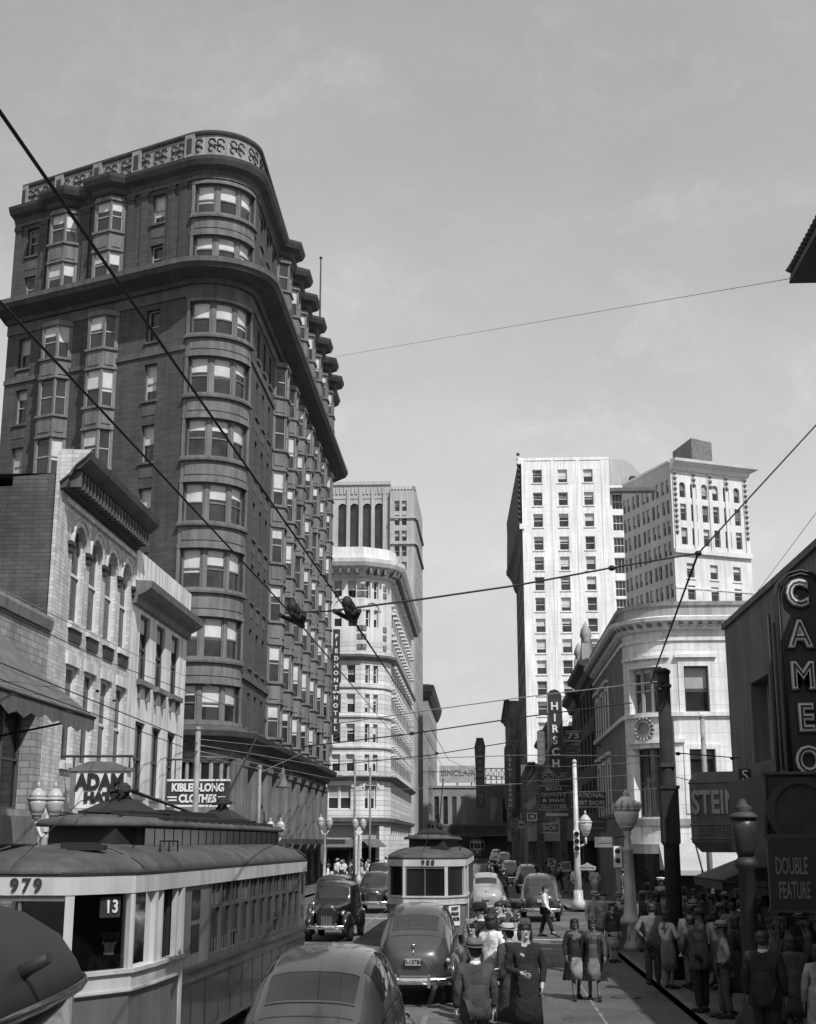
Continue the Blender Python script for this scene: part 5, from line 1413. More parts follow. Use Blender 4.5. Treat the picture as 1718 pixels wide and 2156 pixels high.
    while k < m1 - 1.2:
        mb.box(mw * 1.02, mw * 1.16, k, k + .32, 3.50, 3.58); mb.box(-mw * 1.16, -mw * 1.02, k, k + .32, 3.50, 3.58); k += .62
    build_each(mb, 'roof_vent', TROOFD, r)
    # trolley bases and poles, roof walk, hooks
    for k, yy in enumerate((4.2, 11.2)):
        mb = MB(); mb.box(-.42, .42, yy - .9, yy + .9, 3.58, 3.66); mb.rings([[(-.4, yy - .8, 3.66), (.4, yy - .8, 3.66), (.4, yy + .8, 3.66), (-.4, yy + .8, 3.66)], [(-.16, yy - .25, 3.84), (.16, yy - .25, 3.84), (.16, yy + .25, 3.84), (-.16, yy + .25, 3.84)]], 0, False)
        mb.lathe([(.16, 0), (.1, .08), (.12, .2), (.05, .26)], 10, (0, yy, 3.84)); 
        for s in (-.1, .1): mb.tube([(s, yy - .45, 3.95), (s, yy + .4, 4.0)], .035)
        tb = mb.build('trolley_base', TROOFD, r)
        mb = MB()
        if k == 0: mb.tube([(0, yy - .5, 3.98), (0, yy + .3, 4.0), (0, yy + 4.6, 3.72)], [.028, .03, .02])
        elif poles: mb.tube([(0, yy - .4, 3.95), (0, yy + .2, 4.02), (0.0, yy + 4.3, 6.0)], [.03, .032, .02]); mb.ell((0, yy + 4.35, 6.02), (.04, .1, .06), 6, 4)
        if mb.v: mb.build('trolley_pole', TROOFD, tb)
    mb = MB(); mb.box(.1, .62, 1.15, 1.28, 3.12, 3.2, 0, Matrix.Translation((0, 0, .0)) @ Matrix.Rotation(R(0), 4, 'Z')); 
    for (x0, y0, x1, y1) in ((-.2, .9, -.05, 1.6), (.9, 1.6, .75, 2.4)): mb.tube([(x0, y0, 3.02), (x1, y1, 3.16)], .018); mb.ell((x0, y0, 3.03), (.06, .06, .05), 6, 4)
    mb.tube([(1.0, 2.9, 3.0), (1.0, 2.9, 3.22), (1.0, 3.9, 3.22), (1.0, 3.9, 3.0)], .015); mb.tube([(1.0, 3.4, 3.0), (1.0, 3.4, 3.22)], .015)
    build_each(mb, 'roof_fitting', TROOFD, r)
    mb = MB(); mb.tube([(-.1, -.05, 2.9), (.12, 1.8, 3.75), (.0, 4.0, 4.0)], .006); mb.build('trolley_rope', WIRE, r)
    # headlamp, fender and trucks
    mb = MB(); mb.lathe([(.16, 0), (.18, .05), (.18, .12), (.1, .2)], 14, (0, 0, 0)); hl = mb.build('headlamp', CHROME, r); hl.location = (0, .0, 1.05); hl.rotation_euler = (R(90), 0, 0)
    mb = MB(); mb.box(-1.0, 1.0, -.25, .1, .28, .40); mb.box(-.9, .9, -.12, -.04, .1, .3); mb.build('bumper', BLACKP, r)
    for yy in (3.6, 11.4):
        mb = MB()
        for q in (-.8, .8):
            for s in (-.72, .72):
                M_ = Matrix.Translation((s, yy + q, .33)) @ Matrix.Rotation(R(90), 4, 'Y')
                mb.rings([[M_ @ Vector((.33 * math.cos(2 * PI * k / 14), .33 * math.sin(2 * PI * k / 14), z)) for k in range(14)] for z in (-.06, .06)], 0, False)
        mb.box(-.95, -.8, yy - 1.2, yy + 1.2, .25, .45); mb.box(.8, .95, yy - 1.2, yy + 1.2, .25, .45); mb.build('wheel_truck', BLACKP, r)
    if number: lettering(number, .225, LETD, r, (.09, -.014, 2.68), 0, .01, .008, 1.35, name='number_plate')
    if sign13:
        u = (PF.u[4] + PF.u[5]) / 2 + .2; q = PF.pos(u, 2.42, .03); nn = PF.n[4]
        bo = thing('route_card', 'x', 'x'); bpy.data.objects.remove(bo)
        mb = MB(); slab(mb, PF, u - .19, u + .15, 2.28, 2.53, .035, .05); cdo = mb.build('route_card', SIGND, r)
        lettering('13', .22, LETW, cdo, (q[0], q[1] - .01, 2.405), math.atan2(nn.x, -nn.y), .01, .004, 1.1)
    if ad:
        mb = MB(); slab(mb, PF, PF.u[4] + .1, PF.u[4] + .72, .72, 1.34, -.03, -.005); a_ = mb.build('advert_card', SIGNW, r)
        for i, (s, z) in enumerate((('DON\'T', 1.24), ('SPREAD', 1.08), ('RUMORS', .92))):
            u = PF.u[4] + .41; q = PF.pos(u, z, -.045); nn = PF.n[4]; lettering(s, .15, LETD, a_, q, math.atan2(nn.x, -nn.y), .01, .006, sx=.85)
    r.scale = (1, 1, hs)
    return r
tram('near streetcar numbered 979 with route card 13, cut by the left edge', '979', (-5.86, 17.2, 0), R(-2.1), sign13=True, seed=3, hs=1.03)
tram('middle streetcar numbered 988 coming up the centre track behind the sedan', '988', (-1.84, 44.0, 0), R(-.6), seed=5, ad=True, hs=.99).scale[0] = 1.04
pt_ = at(1005, 1797, 238)
tram('tiny far streetcar at the end of the street', '', (pt_.x, 238, .6), 0, seed=7, poles=False)

# ================================================================== CARS
def catmull(P, n):
    out = []
    for i in range(len(P) - 1):
        p0 = P[max(i - 1, 0)]; p1 = P[i]; p2 = P[i + 1]; p3 = P[min(i + 2, len(P) - 1)]
        for k in range(n):
            t = k / n
            out.append([.5 * (2 * b + (c - a) * t + (2 * a - 5 * b + 4 * c - d) * t * t + (-a + 3 * b - 3 * c + d) * t ** 3) for a, b, c, d in zip(p0, p1, p2, p3)])
    out.append(list(P[-1])); return out
FAST = [(0.0, .32, .56, .72, .84, .18), (.10, .60, .42, .80, 1.0, .42), (.42, .74, .36, .93, 1.20, .56), (.9, .80, .34, 1.04, 1.43, .60), (1.45, .84, .34, 1.10, 1.66, .61), (2.1, .86, .34, 1.12, 1.76, .63), (2.8, .86, .34, 1.12, 1.75, .62), (3.25, .84, .34, 1.12, 1.62, .60), (3.75, .78, .36, 1.08, 1.20, .52), (4.3, .62, .4, .98, 1.12, .36), (4.85, .42, .45, .86, 1.02, .25), (4.98, .25, .5, .75, .88, .12)]
OLD = [(0.0, .40, .6, .9, 1.05, .25), (.08, .62, .45, 1.0, 1.3, .48), (.3, .70, .42, 1.1, 1.62, .56), (.8, .74, .4, 1.14, 1.82, .60), (1.5, .76, .4, 1.15, 1.86, .62), (2.3, .76, .4, 1.15, 1.85, .62), (2.75, .74, .4, 1.14, 1.78, .60), (2.98, .70, .42, 1.13, 1.32, .54), (3.5, .52, .45, 1.08, 1.22, .36), (4.1, .42, .45, 1.02, 1.18, .28), (4.5, .36, .5, .98, 1.16, .22), (4.56, .25, .55, .9, 1.05, .14)]
class CarSurf:
    def __init__(s, st, zs=1.04, n=5, m=4):
        fine = catmull([list(q) for q in st], n); s.rings = []
        for (y, w, zb, zl, zt, wt) in fine:
            zb *= zs; zl *= zs; zt *= zs
            half = [(w * .86, zb), (w * .99, zb + (zl - zb) * .35), (w, zb + (zl - zb) * .7), (w * .95, zl), (wt + (w - wt) * .38, zl + (zt - zl) * .5), (wt * .93, zl + (zt - zl) * .84), (wt * .55, zt - (zt - zl) * .03), (0, zt)]
            hp = catmull([list(q) for q in half], m)
            s.rings.append([(x, y, z) for x, z in hp] + [(-x, y, z) for x, z in hp[-2::-1]])
        s.ys = [f[0] for f in fine]; s.n = len(s.rings[0])
    def patch(s, mb, y0, y1, t0, t1, m=0, off=.006, nu=8, nv=8):
        """t in 0..1 round the ring from right sill over the roof to left sill"""
        def S(y, t):
            i = max(k for k in range(len(s.ys)) if s.ys[k] <= y + 1e-6); i = min(i, len(s.ys) - 2)
            a = (y - s.ys[i]) / (s.ys[i + 1] - s.ys[i]); q = t * (s.n - 1); j = min(int(q), s.n - 2); b = q - j
            P = lambda ii, jj: Vector(s.rings[ii][jj])
            return (P(i, j) * (1 - b) + P(i, j + 1) * b) * (1 - a) + (P(i + 1, j) * (1 - b) + P(i + 1, j + 1) * b) * a
        rows = []
        for a in range(nu + 1):
            row = []
            for b in range(nv + 1):
                fa, fb = a / nu, b / nv
                y = y0 + (y1 - y0) * fa; t = t0 + (t1 - t0) * fb
                # rounded corners
                p = S(y, t); e = .01
                nrm = (S(min(y + e, s.ys[-1]), t) - S(max(y - e, 0), t)).cross(S(y, min(t + e, 1)) - S(y, max(t - e, 0)))
                if nrm.length < 1e-9: nrm = Vector((0, 0, 1))
                nrm.normalize(); c = Vector((0, y, .7)); 
                if nrm.dot(p - c) < 0: nrm = -nrm
                row.append(p + nrm * off)
            rows.append(row)
        mb.rings(rows, m, True, False, False, False)
def car(label, loc, rz, paint, st=FAST, group=None, zs=1.04, plate=None, script=None, older=False, cat='car', rear_glint=True):
    r = thing('parked_car' if older else 'sedan_car', label, cat, loc, rz, group)
    cs = CarSurf(st, zs); L = st[-1][0]; f = L / 4.98
    mb = MB(); mb.rings(cs.rings, 0, True, False, True, True); mb.build('body', paint, r)
    def glass(name, y0, y1, t0, t1, trim=True):
        g = MB(); cs.patch(g, y0, y1, t0, t1); o = g.build(name, CARGL, r)
        if trim:
            t = MB(); dy = .03; dt = .006
            for (a, b, c, d) in ((y0 - dy, y0, t0 - dt, t1 + dt), (y1, y1 + dy, t0 - dt, t1 + dt), (y0, y1, t0 - dt, t0), (y0, y1, t1, t1 + dt)): cs.patch(t, a, b, c, d, 0, .012, 2 if b - a < .1 else 8, 8 if d - c > .1 else 2)
            t.build('trim', paint, o)
    if older:
        glass('rear_window', .12, .26, .42, .58)
        for s in (0, 1):
            for (a, b) in ((.55, 1.25), (1.4, 2.1), (2.2, 2.65)):
                t0, t1 = .28, .375
                glass('side_window', a, b, *((t0, t1) if s == 0 else (1 - t1, 1 - t0)), trim=False)
        glass('windscreen', 2.80, 2.96, .36, .64)
    else:
        glass('rear_window', .74, 1.22, .385, .615)
        for s in (0, 1):
            for (a, b) in ((1.35, 2.05), (2.18, 3.0)):
                t0, t1 = .265, .375
                glass('side_window', a, b, *((t0, t1) if s == 0 else (1 - t1, 1 - t0)), trim=False)
        glass('windscreen', 3.36, 3.70, .37, .63)
    sm_ = MB()
    for s in (0, 1):
        for y in ((2.11, 3.05) if not older else (1.32, 2.15)):
            t0, t1 = .10, .262
            cs.patch(sm_, y - .008, y + .008, *((t0, t1) if s == 0 else (1 - t1, 1 - t0)), 0, .004, 2, 8)
    if not older: cs.patch(sm_, .50, .515, .30, .70, 0, .004, 2, 10)
    build_each(sm_, 'panel_seam', BLACKP, r)
    bs_ = MB()
    for s in (0, 1):
        t0, t1 = .232, .240
        cs.patch(bs_, .9, L - .8, *((t0, t1) if s == 0 else (1 - t1, 1 - t0)), 0, .010, 20, 2)
    build_each(bs_, 'belt_moulding', CHROME, r)
    yr, yf = 1.05 * f, (4.1 if not older else 4.25) * f
    for s in (-1, 1):
        mb = MB(); mb.ell((s * (.80 if not older else .72), yr, .54 * zs), (.17, .66, .40), 14, 10); mb.build('rear_fender', paint, r)
        mb = MB(); mb.ell((s * (.72 if not older else .62), yf, .56 * zs), (.22, .74, .40), 14, 10); fo = mb.build('front_fender', paint, r)
        mb = MB(); hx = s * (.66 if not older else .52)
        mb.ell((hx, L - (.22 if not older else .35), .80 * zs if not older else .92), (.115, .16, .115), 10, 8); mb.build('headlight', CHROME, r)
        mb = MB(); mb.ell((s * .72, .12 * f if not older else .02, .82 * zs), (.05, .08, .05), 8, 6); mb.build('tail_light', LETG, r)
        for yy in (yr, yf):
            M_ = Matrix.Translation((s * .72, yy, .35)) @ Matrix.Rotation(R(90), 4, 'Y')
            ring = lambda rr, z: [M_ @ Vector((rr * math.cos(2 * PI * k / 18), rr * math.sin(2 * PI * k / 18), z * s)) for k in range(18)]
            mb = MB(); mb.rings([ring(.24, -.09), ring(.345, -.09), ring(.355, 0), ring(.345, .09), ring(.24, .095)], 0, True, True, True, False); wo = mb.build('wheel', RUBBER, r)
            mb = MB(); mb.rings([ring(.24, .09), ring(.20, .07), ring(.12, .10), ring(.02, .12)], 0, True, True, False, True); mb.build('hub_cap', CHROME, wo)
    for (y, s) in ((-.14, -1), (L + .12, 1)):
        mb = MB(); bw_ = .80 if not older else .70
        pts = [(x, y - s * .16 * (abs(x) / bw_) ** 2.2, 0) for x in [bw_ * q / 6 for q in range(-6, 7)]]
        mb.rings([[(p[0], p[1] + s * a, (.47 + b) * zs) for a, b in ((0, -.07), (.035, -.05), (.045, 0), (.035, .05), (0, .07), (-.02, 0))] for p in pts], 0, True)
        for x in (-.34, .34): mb.box(x - .03, x + .03, y - .05, y + .05, .36 * zs, .60 * zs)
        for x in (-.34, .34): mb.box(x - .03, x + .03, min(y, y - s * .35), max(y, y - s * .35), .44 * zs, .50 * zs)
        mb.build('bumper', CHROME, r)
    mb = MB()
    for k in range(7): mb.box(-.02 + (k - 3) * .055, .01 + (k - 3) * .055, L - .05, L + .03, .50, .85)
    mb.build('grille', CHROME, r)
    for s in (-1, 1):
        mb = MB(); mb.tube([(s * .85, 2.28 * f, 1.0), (s * .9, 2.28 * f, 1.0), (s * .9, 2.42 * f, 1.0)], .015); mb.build('door_handle', CHROME, r)
    mb = MB(); mb.box(-.16, .16, -.035, .0, .74 * zs, .86 * zs); pl = mb.build('number_plate', LETG, r); pl.location = (0, -.03, .0)
    if plate: lettering(plate, .11, LETD, pl, (0, -.045, .80 * zs), 0, .005, .002)
    mb = MB(); mb.tube([(0, .20, 1.04 * zs), (0, .12, 1.0 * zs), (0, .03, .93 * zs)], .018); mb.ell((0, .12, 1.08 * zs), (.05, .03, .035), 8, 5); mb.build('boot_handle', CHROME, r)
    if script: lettering(script, .10, CHROME, r, (.05, .015, .90 * zs), 0, .012, .002, tilt=60)
    return r
A_ = at(690, 2100, 17.0)
car('nearest grey sedan seen from behind, its wide rear window reflecting light, at the bottom edge', (-1.94, 14.7, 0), R(-1.5), CARP[3], zs=1.18, group='sedans queuing along the tram track').scale = (1.03, 1.0, 1.0)
car('second dark grey sedan with number plate and chrome bumper, right behind streetcar 988', (-1.46, 28.9, 0), R(-1.0), CARP[2], zs=1.12, plate='D-13784', group='sedans queuing along the tram track')
car('old black parked car with upright roof facing the camera, just past the near streetcar', (-5.15, 51.5, 0), R(180 - 2), CARP[0], st=OLD, older=True, group='cars along the left kerb', zs=1.05)
car('second old dark car behind the black one along the left kerb', (-6.0, 58.5, 0), R(180 - 2), CARP[1], st=OLD, older=True, group='cars along the left kerb', zs=1.08)
car('oncoming dark sedan with bright headlights and bumper, left of streetcar 988', (-5.2, 70.5, 0), R(180), CARP[1], zs=1.08, group='cars along the left kerb')
car('far dark sedan behind the oncoming one, left lane', (-6.4, 88, 0), R(180), CARP[0], st=OLD, older=True, group='cars along the left kerb', zs=1.12)
car('pale sedan half hidden just right of streetcar 988', (.15, 61.5, 0), R(0), CARP[4], zs=1.1, group='cars further up the street')
car('dark shiny sedan seen from behind in the right lane, a man crossing before it', (2.45, 58.6, 0), R(-2), CARP[1], zs=1.12, group='cars further up the street')
p = at(1076, 1826, 112); car('far dark sedan in the right lane beyond the crossing people', (p.x, 112, 0), R(0), CARP[2], zs=1.05, group='cars further up the street')
p = at(1064, 1800, 150); car('distant grey car up the right lane', (p.x, 150, 0.4), R(0), CARP[3], zs=1.05, group='cars further up the street')
p = at(1045, 1790, 190); car('most distant pale roofed car up the right lane', (p.x, 190, 0.5), R(0), CARP[4], zs=1.05, group='cars further up the street')
p = at(972, 1805, 130); car('small dark car over the roof of streetcar 988, far left lane', (p.x, 130, .3), R(180), CARP[2], zs=1.05, group='cars further up the street')
p = at(1108, 1846, 92); car('dark sedan parked at the right kerb behind the shiny one', (3.1, 92, 0), R(0), CARP[0], zs=1.05, group='cars further up the street')

# dark truck in the near left corner: only its domed roof corner is seen
tk = thing('delivery_truck', 'dark truck with domed roof and small marker lamp, cut off by the bottom left corner', 'truck', (-3.46, 7.0, .06), R(4))
mb = MB(); rings = []
for sc, z in ((.94, 2.33), (1.0, 2.36), (1.02, 2.42), (.985, 2.52), (.90, 2.68), (.74, 2.82), (.5, 2.93), (.2, 2.98)):
    ring = []
    for k in range(64):
        t = 2 * PI * k / 64; cx_ = math.copysign(abs(math.cos(t)) ** .55, math.cos(t)); sy_ = math.copysign(abs(math.sin(t)) ** .55, math.sin(t))
        ring.append((1.12 * sc * cx_, 2.1 * sc * sy_ + .2, z))
    rings.append(ring)
mb.rings(rings, 0, True); TKP = mat('dull_truck_paint', .021, .6, .2, 2, spec=.3); mb.build('roof', TKP, tk)
mb = MB(); rings = []
for sc, z in ((1.03, 2.37), (1.045, 2.40), (1.03, 2.43)):
    rings.append([(1.12 * sc * math.copysign(abs(math.cos(2 * PI * k / 40)) ** .55, math.cos(2 * PI * k / 40)), 2.1 * sc * math.copysign(abs(math.sin(2 * PI * k / 40)) ** .55, math.sin(2 * PI * k / 40)) + .2, z) for k in range(40)])
mb.rings(rings, 0, True, True, False, False); mb.build('roof_gutter', CARP[0], tk)
mb = MB(); rings = [[(1.05 * math.copysign(abs(math.cos(2 * PI * k / 40)) ** .4, math.cos(2 * PI * k / 40)), 2.0 * math.copysign(abs(math.sin(2 * PI * k / 40)) ** .4, math.sin(2 * PI * k / 40)) + .2, z) for k in range(40)] for z in (.5, 2.36)]
mb.rings(rings, 0, True); mb.build('body', CARP[0], tk)
mb = MB(); mb.tube([(1.0, .12, 2.52), (1.1, .08, 2.60), (1.22, .04, 2.66)], [.045, .04, .03], 8); mb.build('marker_lamp', TKP, tk)
for sx in (-.85, .85):
    for yy in (-1.1, 1.5):
        M_ = Matrix.Translation((sx, yy, .42)) @ Matrix.Rotation(R(90), 4, 'Y')
        mb = MB(); mb.rings([[M_ @ Vector((.42 * math.cos(2 * PI * k / 16), .42 * math.sin(2 * PI * k / 16), z)) for k in range(16)] for z in (-.1, .1)], 0, False); mb.build('wheel', RUBBER, tk)

# ================================================================== POLES AND LAMPS
def pole(label, base, h, r0, r1, m, name='utility_pole', extras=True, group=None, box=False):
    r = thing(name, label, 'pole', base, 0, group)
    mb = MB(); mb.tube([(0, 0, 0), (0, 0, h * .5), (0, 0, h)], [r0, (r0 + r1) / 2, r1], 12); mb.build('pole_shaft', m, r)
    if box:
        mb = MB(); mb.box(-.21, .21, -.24, .2, 3.15, 4.45); mb.box(-.24, .24, -.27, .23, 4.42, 4.5); mb.rings([[(-.21, -.24, 3.15), (.21, -.24, 3.15), (.21, .2, 3.15), (-.21, .2, 3.15)], [(-.1, -.15, 2.98), (.1, -.15, 2.98), (.1, .12, 2.98), (-.1, .12, 2.98)]], 0, False); mb.build('junction_box', WOODP, r)
        mb = MB(); mb.tube([(.17, -.02, .2), (.17, -.02, 6.2)], .035); mb.box(-.18, .18, -.19, .19, 4.95, 5.05); mb.box(-.17, .17, -.18, .18, 6.9, 6.97); mb.build('conduit', DTRIM, r)
    if extras:
        mb = MB(); mb.lathe([(r1 * 1.15, 0), (r1 * 1.2, .08), (r1 * .6, .14)], 10, (0, 0, h)); mb.tube([(0, 0, h * .9), (.0, -r1 - .12, h * .9)], .02); mb.build('pole_cap', m, r)
    return r
pole('thick black utility pole with a long junction box, on the right kerb', (4.58, 33.6, .14), 7.25, .20, .155, WOODP, box=True)
pole('slim grey pole in front of the clothes sign, behind the near streetcar', (-9.75, 46.0, .14), 6.9, .13, .09, STEELP, group=None)
pole('thin grey pole beside the pilasters of the dark wedge tower', (-10.2, 62, .0), 6.6, .10, .07, STEELP)
pole('very thin pole between the left lamps, in front of the white hotel', at(745, 1860, 108), 9.5 , .11, .08, STEELP)
pole('thin dark pole against the white hotel shopfront, right one of the pair', (at(778, 1860, 118).x, 118, 0), 9.5, .11, .08, STEELP)
q = at(1478, 1512, 62); pole('thin grey pole standing before the lower bank window', (q.x, 62, .0), q.z, .14, .11, STEELP)
q = at(1092, 1740, 200); pole('tiny far pole along the right kerb', (4.6, 160, .1), 6.5, .1, .08, STEELP)

def lamp_globe(mb_g, mb_m, c, s):
    mb_m.lathe([(.10 * s, -.16 * s), (.16 * s, -.10 * s), (.17 * s, -.02 * s), (.24 * s, .02 * s)], 14, c)
    mb_g.lathe([(.20 * s, .02 * s), (.27 * s, .18 * s), (.32 * s, .38 * s), (.33 * s, .5 * s)], 16, c)
    mb_m.lathe([(.35 * s, .5 * s), (.36 * s, .56 * s), (.33 * s, .60 * s)], 16, c)
    mb_g.lathe([(.31 * s, .60 * s), (.27 * s, .72 * s), (.16 * s, .86 * s), (.07 * s, .93 * s)], 16, c)
    mb_m.lathe([(.07 * s, .93 * s), (.05 * s, 1.0 * s), (.07 * s, 1.04 * s), (.02 * s, 1.14 * s)], 10, c)
# big ornate lamp on the right corner
cl = thing('street_lamp', 'tall silver street lamp with ornate crowned globe on the right corner', 'street lamp', (4.48, 42.5, .12))
mb = MB(); mb.lathe([(.36, 0), (.38, .15), (.33, .3), (.31, .75), (.35, .8), (.33, .9), (.22, 1.05), (.19, 1.3), (.165, 2.0), (.14, 2.9), (.17, 2.93), (.17, 3.0), (.10, 3.08), (.12, 3.2), (.075, 3.32), (.12, 3.46), (.10, 3.55)], 18); mb.build('post', LAMPP, cl)
mb = MB()
for k in range(10): a_ = 2 * PI * k / 10; mb.tube([(.33 * math.cos(a_), .33 * math.sin(a_), .3), (.31 * math.cos(a_), .31 * math.sin(a_), .75)], .03)
mb.build('fluting', LAMPP, cl)
g_ = MB(); m_ = MB()
m_.lathe([(.10, 3.5), (.2, 3.6), (.24, 3.62), (.24, 3.66)], 16); g_.lathe([(.23, 3.66), (.32, 3.78), (.38, 3.98), (.40, 4.12)], 18); m_.lathe([(.42, 4.12), (.43, 4.18), (.38, 4.2)], 18); g_.lathe([(.37, 4.2), (.33, 4.35), (.22, 4.5), (.12, 4.56)], 18)
for k in range(12): a_ = 2 * PI * k / 12; m_.tube([(.41 * math.cos(a_), .41 * math.sin(a_), 4.18), (.44 * math.cos(a_), .44 * math.sin(a_), 4.3), (.38 * math.cos(a_), .38 * math.sin(a_), 4.4)], [.035, .03, .015], 5)
for k in range(6): a_ = 2 * PI * k / 6; m_.tube([(.38 * math.cos(a_), .38 * math.sin(a_), 4.2), (.30 * math.cos(a_), .30 * math.sin(a_), 4.4), (.1, 0, 4.6)], .02, 5)
m_.lathe([(.12, 4.56), (.08, 4.62), (.1, 4.66), (.02, 4.76)], 10)
lg_ = g_.build('globe', mat('frosted_globe', .6, .35, .12, 3), cl); m_.build('crown_ironwork', LAMPP, cl)
# waste bin beside it
wbn = thing('waste_bin', 'grey square waste bin standing against the ornate street lamp', 'bin', (4.0 + .08, 42.0 + .45, .12))
mb = MB(); mb.rings([[(-.2, -.2, 0), (.2, -.2, 0), (.2, .2, 0), (-.2, .2, 0)], [(-.26, -.26, .75), (.26, -.26, .75), (.26, .26, .75), (-.26, .26, .75)]], 0, False); mb.build('bin_body', MTRIM, wbn); mb = MB(); mb.box(-.29, .29, -.29, .29, .75, .82); mb.build('rim', STEELP, wbn)
# near lamp post, dark
nl = thing('street_lamp', 'dark near lamp post with capped lantern in shade, before the shop marquee', 'street lamp', (4.22, 22.3, .12))
mb = MB(); mb.lathe([(.3, 0), (.3, .5), (.2, .65), (.15, .9), (.13, 2.75), (.18, 2.8), (.18, 2.88), (.12, 2.95)], 16); mb.build('post', mat('dark_lamp_paint', .022, .6, .2, 3), nl)
mb = MB(); mb.lathe([(.12, 2.95), (.16, 3.05), (.205, 3.4), (.19, 3.55)], 14); mb.build('lantern', mat('unlit_lantern', .03, .4, .2, 3), nl)
mb = MB(); mb.lathe([(.23, 3.55), (.24, 3.59), (.15, 3.65), (.10, 3.67), (.17, 3.72), (.08, 3.77), (.04, 3.86)], 14); mb.build('lantern_cap', DTRIM, nl)
# traffic signal pole with span arm, lamp and name plate
ts = thing('traffic_signal_pole', 'pale pole carrying a three eye traffic signal, pointed globe lamp and name plate', 'traffic signal', (4.66, 67.9, .12))
mb = MB(); mb.tube([(0, 0, 0), (0, 0, 2.3), (0, 0, 7.0)], [.20, .15, .10], 12); mb.lathe([(.11, 0), (.12, .1), (.05, .2)], 10, (0, 0, 7.0)); mb.lathe([(.34, 0), (.34, .35), (.24, .5), (.22, .9)], 14); mb.build('post', LAMPP, ts)
mb = MB(); mb.box(-.17, .12, -.34, -.06, 2.7, 3.75); mb.build('signal_head', SIGNW, ts)
so_ = ts.children[-1]
for k in range(3):
    mb = MB(); M_ = Matrix.Translation((-.025, -.34, 3.56 - k * .34)) @ Matrix.Rotation(R(90), 4, 'X')
    mb.rings([[M_ @ Vector((rr * math.cos(2 * PI * j / 14), rr * math.sin(2 * PI * j / 14), z)) for j in range(14)] for rr, z in ((.125, .0), (.125, .10), (.105, .10), (.10, .02))], 0, False, True, False, True); mb.build('signal_lens', BLACKP, so_)
g_ = MB(); m_ = MB(); m_.tube([(.05, 0, 2.95), (.35, 0, 3.05), (.45, 0, 3.12), (.45, 0, 3.5)], .06); lamp_globe(g_, m_, (.45, 0, 3.62), .95); g_.build('globe', GLOBE, ts); m_.build('lamp_arm', LAMPP, ts)
mb = MB(); mb.rings([[(x, y, z) for x, z in ((.1, 1.85), (.85, 1.85), (.9, 2.0), (.62, 2.12), (.48, 2.22), (.34, 2.12), (.1, 2.05))] for y in (-.12, -.06)], 0, False); mb.build('name_plate', LETG, ts); lettering('PEACHTREE', .13, LETD, ts.children[-1], (.47, -.13, 1.96), 0, .005, .0)
# small pedestrian signal behind the ornate lamp
q = at(1300, 1805, 47); sg = thing('traffic_signal', 'small pale traffic signal on a dark post just left of the ornate lamp', 'traffic signal', (q.x, 47, .12))
mb = MB(); mb.tube([(0, 0, 0), (0, 0, q.z)], .06, 8); mb.build('post', STEELP, sg); mb = MB(); mb.box(-.13, .13, -.12, .12, q.z - .45, q.z + .25); mb.build('signal_head', SIGNW, sg)
for k in range(2):
    mb = MB(); mb.ell((0, -.13, q.z + .1 - k * .32), (.09, .06, .09), 10, 6); mb.build('signal_lens', BLACKP, sg.children[1] if k == 0 else sg.children[1])
# twin lamps along the left pavement
def twin_lamp(label, loc, h=4.3, s=.95, sp=.26, rz=0, globes=GLOBE):
    r = thing('twin_street_lamp', label, 'street lamp', loc, rz, 'twin globe lamps on the left pavement')
    mb = MB(); mb.lathe([(.26, 0), (.26, .5), (.16, .7), (.12, 1.0), (.09, h - .9), (.12, h - .85)], 14); mb.build('post', LAMPP, r)
    m_ = MB(); m_.tube([(-sp, 0, h - .55), (-sp * .5, 0, h - .85), (sp * .5, 0, h - .85), (sp, 0, h - .55)], .05)
    for sx in (-sp, sp):
        g_ = MB(); lamp_globe(g_, m_, (sx, 0, h - .4), s * .8); g_.build('globe', globes, r)
    build_each(m_, 'lamp_arm', LAMPP, r)
    return r
q = at(97, 1690, 30.4)
twin_lamp('twin white globe lamp above the near streetcar roof, left of the hats sign', (q.x, 30.4, .1), h=at(85, 1640, 30.4).z - .50, s=.8, sp=.19, rz=R(25))
q = at(580, 1750, 62); twin_lamp('small twin globe lamp at the foot of the wedge tower, behind the streetcar roof', (q.x, 62, .1), h=at(580, 1728, 62).z - .3, s=.8, sp=.24)
q = at(682, 1870, 96); twin_lamp('twin lamp on a tall pale post at the corner of the wedge tower', (q.x, 96, .1), h=4.6, s=1.0, sp=.3)
q = at(755, 1860, 104); twin_lamp('twin lamp on a pale post in front of the hotel shop windows', (q.x, 104, .1), h=4.6, s=1.0, sp=.3)
# hanging lamp over the wedge tower base
q = at(595, 1655, 84); hg = thing('bracket_lamp', 'conical bracket lamp hanging on the pilasters of the wedge tower', 'lamp', (q.x, q.y, q.z))
mb = MB(); mb.lathe([(.45, -.1), (.42, 0), (.2, .5), (.12, .9), (.04, 1.15)], 12); mb.build('shade', MTRIM, hg); mb = MB(); mb.tube([(0, 0, 1.1), (0, 0, 1.5), (-1.2, .3, 1.6)], .05); mb.build('bracket', DTRIM, hg)

